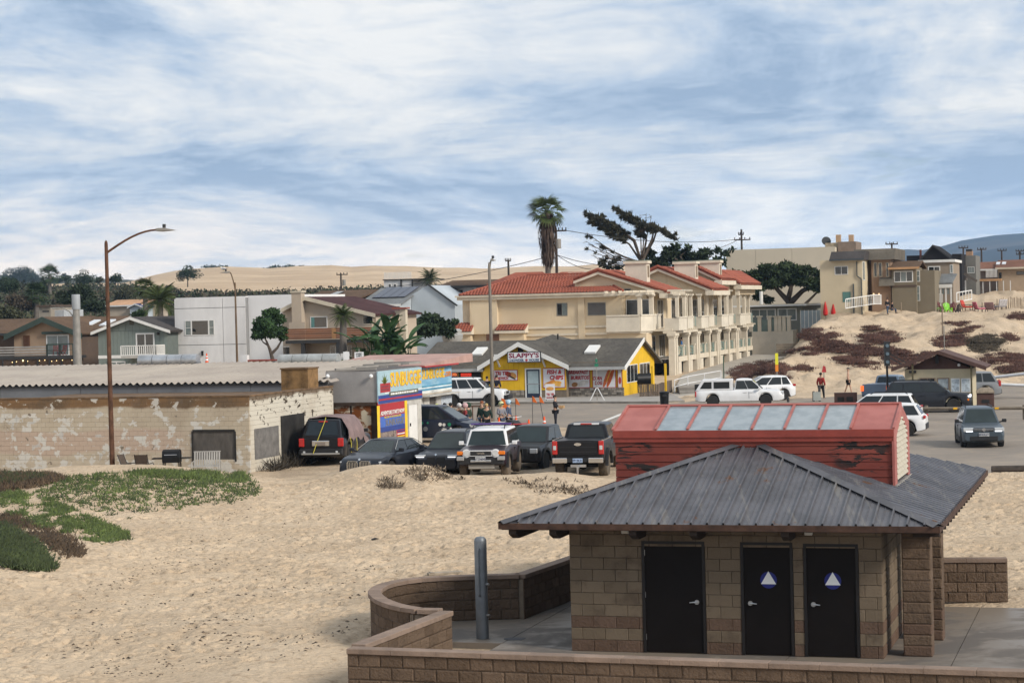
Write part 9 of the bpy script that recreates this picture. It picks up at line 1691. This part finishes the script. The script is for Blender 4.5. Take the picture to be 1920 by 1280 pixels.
def person(label,pos,rz,top,bottom,hair='d',h=1.75,stride=.12,arms='down',helmet=None,hood=None,shorts=False,bare=False,sit=False,shoes=None,hat=None,grp=None):
 k_=h/1.75;t=thing('person',label,'person',pos,rz,grp);s=stride
 hip,knee,ank=.92,.50,.09
 if sit:hl=[(-.10,-.38,.50),(.10,-.38,.50)];kn=hl;an=[(-.10,-.42,.10),(.10,-.42,.10)];hip=.50
 else:kn=[(-.11,-s*.75,knee),(.11,s*.55,knee)];an=[(-.11,-s*1.2,ank),(.11,s*1.5,ank+(.04 if s>.2 else 0))]
 d=hip-.92;E1=[(-.27,.03,1.15+d),(.27,.03,1.15+d)];Hn=[(-.29,-.06,.90+d),(.29,-.06,.90+d)]
 if arms=='front':E1=[(-.26,-.02,1.16+d),(.26,-.02,1.16+d)];Hn=[(-.12,-.28,1.16+d),(.12,-.30,1.12+d)]
 if arms=='hold':Hn=[(-.10,-.22,1.28+d),(.14,-.26,1.22+d)]
 nodes=[(0,0,hip),(0,.0,1.15+d),(0,.01,1.36+d),(0,0,1.50+d),(0,-.01,1.60+d),(0,-.01,1.70+d),(-.18,.01,1.40+d),E1[0],Hn[0],(.18,.01,1.40+d),E1[1],Hn[1],(-.10,0,hip-.06),kn[0],an[0],(.10,0,hip-.06),kn[1],an[1],(an[0][0],an[0][1]-.15,.04),(an[1][0],an[1][1]-.15,.04)]
 edges=[(0,1),(1,2),(2,3),(3,4),(4,5),(2,6),(6,7),(7,8),(2,9),(9,10),(10,11),(0,12),(12,13),(13,14),(0,15),(15,16),(16,17),(14,18),(17,19)]
 rad=[(.15,.10),(.14,.09),(.17,.10),.055,.085,.075,.065,.045,.030,.065,.045,.030,.09,.06,.042,.09,.06,.042,.035,.035]
 key=(round(s,2),arms,sit);
 if key not in SKC:SKC[key]=skin_mesh(nodes,edges,rad)
 me=SKC[key];body=link('body',me.copy(),t);body.data.materials.clear();body.data.materials.append(skinm);body.scale=(k_,k_,k_)
 def cloth(nm,idx,m,grow,lens=None):
  kk2=(key,nm,tuple(idx),grow)
  if kk2 not in SKC:
   mp={j:i for i,j in enumerate(idx)};SKC[kk2]=skin_mesh([nodes[j] if j not in(lens or{}) else lens[j] for j in idx],[(mp[a],mp[b]) for a,b in edges if a in mp and b in mp],[tuple(q+grow for q in rad[j]) if isinstance(rad[j],tuple) else rad[j]+grow for j in idx])
  o=link(nm,SKC[kk2].copy(),t);o.data.materials.clear();o.data.materials.append(m);o.scale=(k_,k_,k_)
 mid=lambda a,b,q:tuple(nodes[a][i]+(nodes[b][i]-nodes[a][i])*q for i in range(3))
 if not bare:cloth('jacket',[0,1,2,6,7,8,9,10,11],top,.022,{8:mid(7,8,.8),11:mid(10,11,.8)})
 cloth('shorts' if shorts else 'trousers',[0,12,13,14,15,16,17] if not shorts else[0,12,13,15,16],bottom,.02,None if not shorts else{13:mid(12,13,.85),16:mid(15,16,.85)})
 b=MB();
 for q,sg2 in((Hn[0],-1),(Hn[1],1)):
  q=Vector(q);b.ball(q+V3(0,-.01,-.05),(.022,.038,.045),6)
  for f_ in range(4):y=-.035+f_*.021;b.tube([q+V3(0,y,-.08),q+V3(-sg2*.006,y-.004,-.12),q+V3(-sg2*.022,y-.004,-.145+.006*abs(f_-1))],[.0095,.009,.007],5)
  b.tube([q+V3(0,-.035,-.035),q+V3(-sg2*.012,-.06,-.065),q+V3(-sg2*.018,-.062,-.095)],[.011,.010,.008],5)
 hn_=b.build('hands',skinm,t,smooth=True);hn_.scale=(k_,k_,k_)
 z=1.655+d;b=MB();b.tube([(0,-.085,z+.01),(0,-.115,z-.015),(0,-.095,z-.03)],[.012,.016,.010],5);[b.ball((s_*.085,0,z),(.014,.025,.035),6) for s_ in(1,-1)];fc=b.build('nose_and_ears',skinm,t,smooth=True);fc.scale=(k_,k_,k_)
 b=MB();[b.ball((s_*.032,-.082,z+.028),(.012,.008,.008),6) for s_ in(1,-1)];b.box(-.025,.025,-.088,-.08,z-.055,z-.047);e_=b.build('eyes_and_mouth',hairs['d'],t);e_.scale=(k_,k_,k_)
 b=MB()
 if helmet:b.ball((0,.01,z+.03),(.135,.16,.15),12);b.build('helmet',helmet,t,smooth=True).scale=(k_,k_,k_);b=MB();b.box(-.085,.085,-.175,-.12,z-.01,z+.055);b.build('goggles',trimk,t,bev=.02).scale=(k_,k_,k_)
 elif hat:b.lathe([(.108,z+.04),(.105,z+.09),(.06,z+.125)],n=12);b.box(-.07,.07,-.2,-.08,z+.045,z+.06);b.build('cap',hat,t,smooth=True).scale=(k_,k_,k_)
 else:b.ball((0,.022,z+.045),(.10,.108,.10),10);b.build('hair',hairs[hair],t,smooth=True).scale=(k_,k_,k_)
 b=MB()
 for q in an:b.ball((q[0],q[1]-.07,.045 if not sit else q[2]-.05),(.05,.14,.05),8)
 b.build('shoes',shoes or trimk,t,smooth=True).scale=(k_,k_,k_)
 return t
cl=lambda n,c:mat('cloth_'+n,c,.9,var=.15,scale=4)
pt_=person('person in dark jacket and trousers standing on the road holding a tan box',cpos(1042,796,113.0),R(75),cl('black',(.012,.012,.015)),cl('navy',(.016,.018,.026)),arms='front',stride=.03)
q=pt_.location+Matrix.Rotation(R(75),3,'Z')@V3(0,-.36,1.12);bx=thing('cardboard_box','small tan box held by the person on the road','box',q,R(75));b=MB();b.box(-.16,.16,-.14,.12,-.08,.07);b.build('carton',mat('cardboard',(.40,.25,.12),.85),bx);b=MB();b.box(-.16,.16,-.03,.03,.071,.073);b.build('tape',mat('tape',(.5,.36,.2),.5),bx)
person('person in red jacket and black trousers walking on the sand beside the bollards',cpos(1540,748,136.5),R(140),cl('red',(.30,.03,.025)),cl('black',(.012,.012,.015)),hair='d',stride=.14,h=1.8)
person('bare chested person in black shorts and cap walking on the sand',cpos(1591,738,141.5),R(80),None,cl('black',(.012,.012,.015)),hat=trimk,bare=True,shorts=True,stride=.17,h=1.8,shoes=skinm)
G_='riders waiting beside the minivan'
person('person in dark hoodie standing at the yellow wall left of the lamp post',cpos(914,752,142.4,.13),R(200),cl('black',(.012,.012,.015)),cl('navy',(.016,.018,.026)),h=1.72);person('person in long dark coat standing at the yellow wall right of the lamp post',cpos(932,752,142.0,.13),R(160),cl('navy2',(.014,.016,.028)),cl('black',(.012,.012,.015)),h=1.8)
CR=[(806,803,104.5,'orange',(.45,.10,.015),'d',None,'person in orange jacket half hidden behind the minivan'),(820,800,104.0,'tan',(.42,.24,.10),'d',(.50,.52,.12),'person in tan jacket wearing a yellow and white helmet'),(835,800,104.6,'ink',(.012,.014,.022),'d',None,'person in black coat standing behind the minivan roof'),(846,801,104.2,'coal',(.016,.015,.016),'d',None,'dark haired person in charcoal coat behind the minivan'),(862,806,104.8,'brown',(.10,.06,.035),'d',(.55,.52,.50),'person in brown jacket with a pale helmet'),(879,806,104.4,'moss',(.025,.04,.025),'d',(.02,.05,.03),'person wearing a dark green helmet'),(873,815,103.4,'red2',(.22,.03,.03),'d',(.50,.32,.32),'person wearing a pink striped helmet'),(904,799,104.8,'green',(.018,.045,.03),'r',None,'red haired person in dark green jacket by the lamp post'),(913,800,104.2,'teal',(.010,.026,.022),'b',None,'blond person in dark teal jacket by the lamp post'),(941,804,104.5,'grey',(.19,.19,.21),'d',(.55,.56,.30),'rider in grey hoodie with white and yellow helmet'),(955,806,105.2,'denim',(.06,.08,.13),'d',(.35,.50,.62),'rider in denim jacket with pale blue helmet')]
for i,(px,py,Y,nm,c,hr_,hm,lab) in enumerate(CR):person(lab,cpos(px,py,Y),R(60+37*i),cl(nm,c),cl('jean' if i%2 else 'black',(.05,.07,.11)),hair=hr_,h=1.66+.03*(i%4),helmet=cl('helmet%d'%i,hm) if hm else None,arms='front' if i%3==0 else 'down',grp=G_)
person('person in dark clothes seated on the apartment terrace',CO.o+Matrix.Rotation(-PHI,3,'Z')@V3(-1.0,4.6,1.42),R(60),cl('black',(.012,.012,.015)),cl('black',(.012,.012,.015)),h=1.7);person('person in blue top on the apartment terrace',CO.o+Matrix.Rotation(-PHI,3,'Z')@V3(-1.2,9.4,1.42),R(80),cl('blue',(.03,.12,.32)),cl('navy',(.016,.018,.026)),h=1.7)
person('person in dark top by the white ramp railing near the beach houses',cpos(1664,576,219),R(30),cl('black',(.012,.012,.015)),cl('jean',(.05,.07,.11)),h=1.75);person('person sitting beside the white ramp railing',cpos(1673,577,219.5),R(100),cl('navy2',(.014,.016,.028)),cl('jean',(.05,.07,.11)),h=1.7,sit=True);person('person in navy clothes on top of the far right dune',cpos(1884,546,316),R(150),cl('blue2',(.02,.035,.09)),cl('navy',(.016,.018,.026)),h=1.75);person('person in red top beside the white deck at far right',cpos(1871,546,300),R(10),cl('red',(.30,.03,.025)),cl('black',(.012,.012,.015)),h=1.7)
av=thing('quad_bike','black quad bike parked by the white rail with the riders','quad bike',cpos(962,806,103.0),R(-70));
for sx in(-.42,.42):
 for x in(-.55,.6):wheel_part(av,x,sx,.28,.24,rimd,tyre,1 if sx>0 else-1)
b=MB();b.prism([(-.8,.45),(-.75,.7),(-.1,.74),(.3,.85),(.85,.7),(.9,.5),(.2,.35)],-.2,.2);b.build('body',trimk,av,bev=.03);b=MB();b.tube([(.25,-.38,1.02),(.3,-.1,.98),(.3,.1,.98),(.25,.38,1.02)],.02,6);b.build('handlebar',steel,av);b=MB();b.box(-.7,.0,-.16,.16,.745,.83);b.build('seat',trimk,av,bev=.03);b=MB();b.box(.45,1.0,-.5,.5,.66,.70);b.box(-1.0,-.35,-.5,.5,.62,.66);b.build('mudguard',redp,av)
# ================================================================== AIR
hz=bpy.data.materials.new('haze');hz.use_nodes=True;t_=hz.node_tree;t_.nodes.clear();o_=t_.nodes.new('ShaderNodeOutputMaterial');pv=t_.nodes.new('ShaderNodeVolumePrincipled')
pv.inputs['Color'].default_value=(.48,.70,1,1);pv.inputs['Density'].default_value=9e-5;pv.inputs['Anisotropy'].default_value=.2;t_.links.new(pv.outputs[0],o_.inputs['Volume'])
b=MB();b.box(-3400,4200,-40,6900,-40,300);hzo=b.build('haze',hz);stuff(hzo)
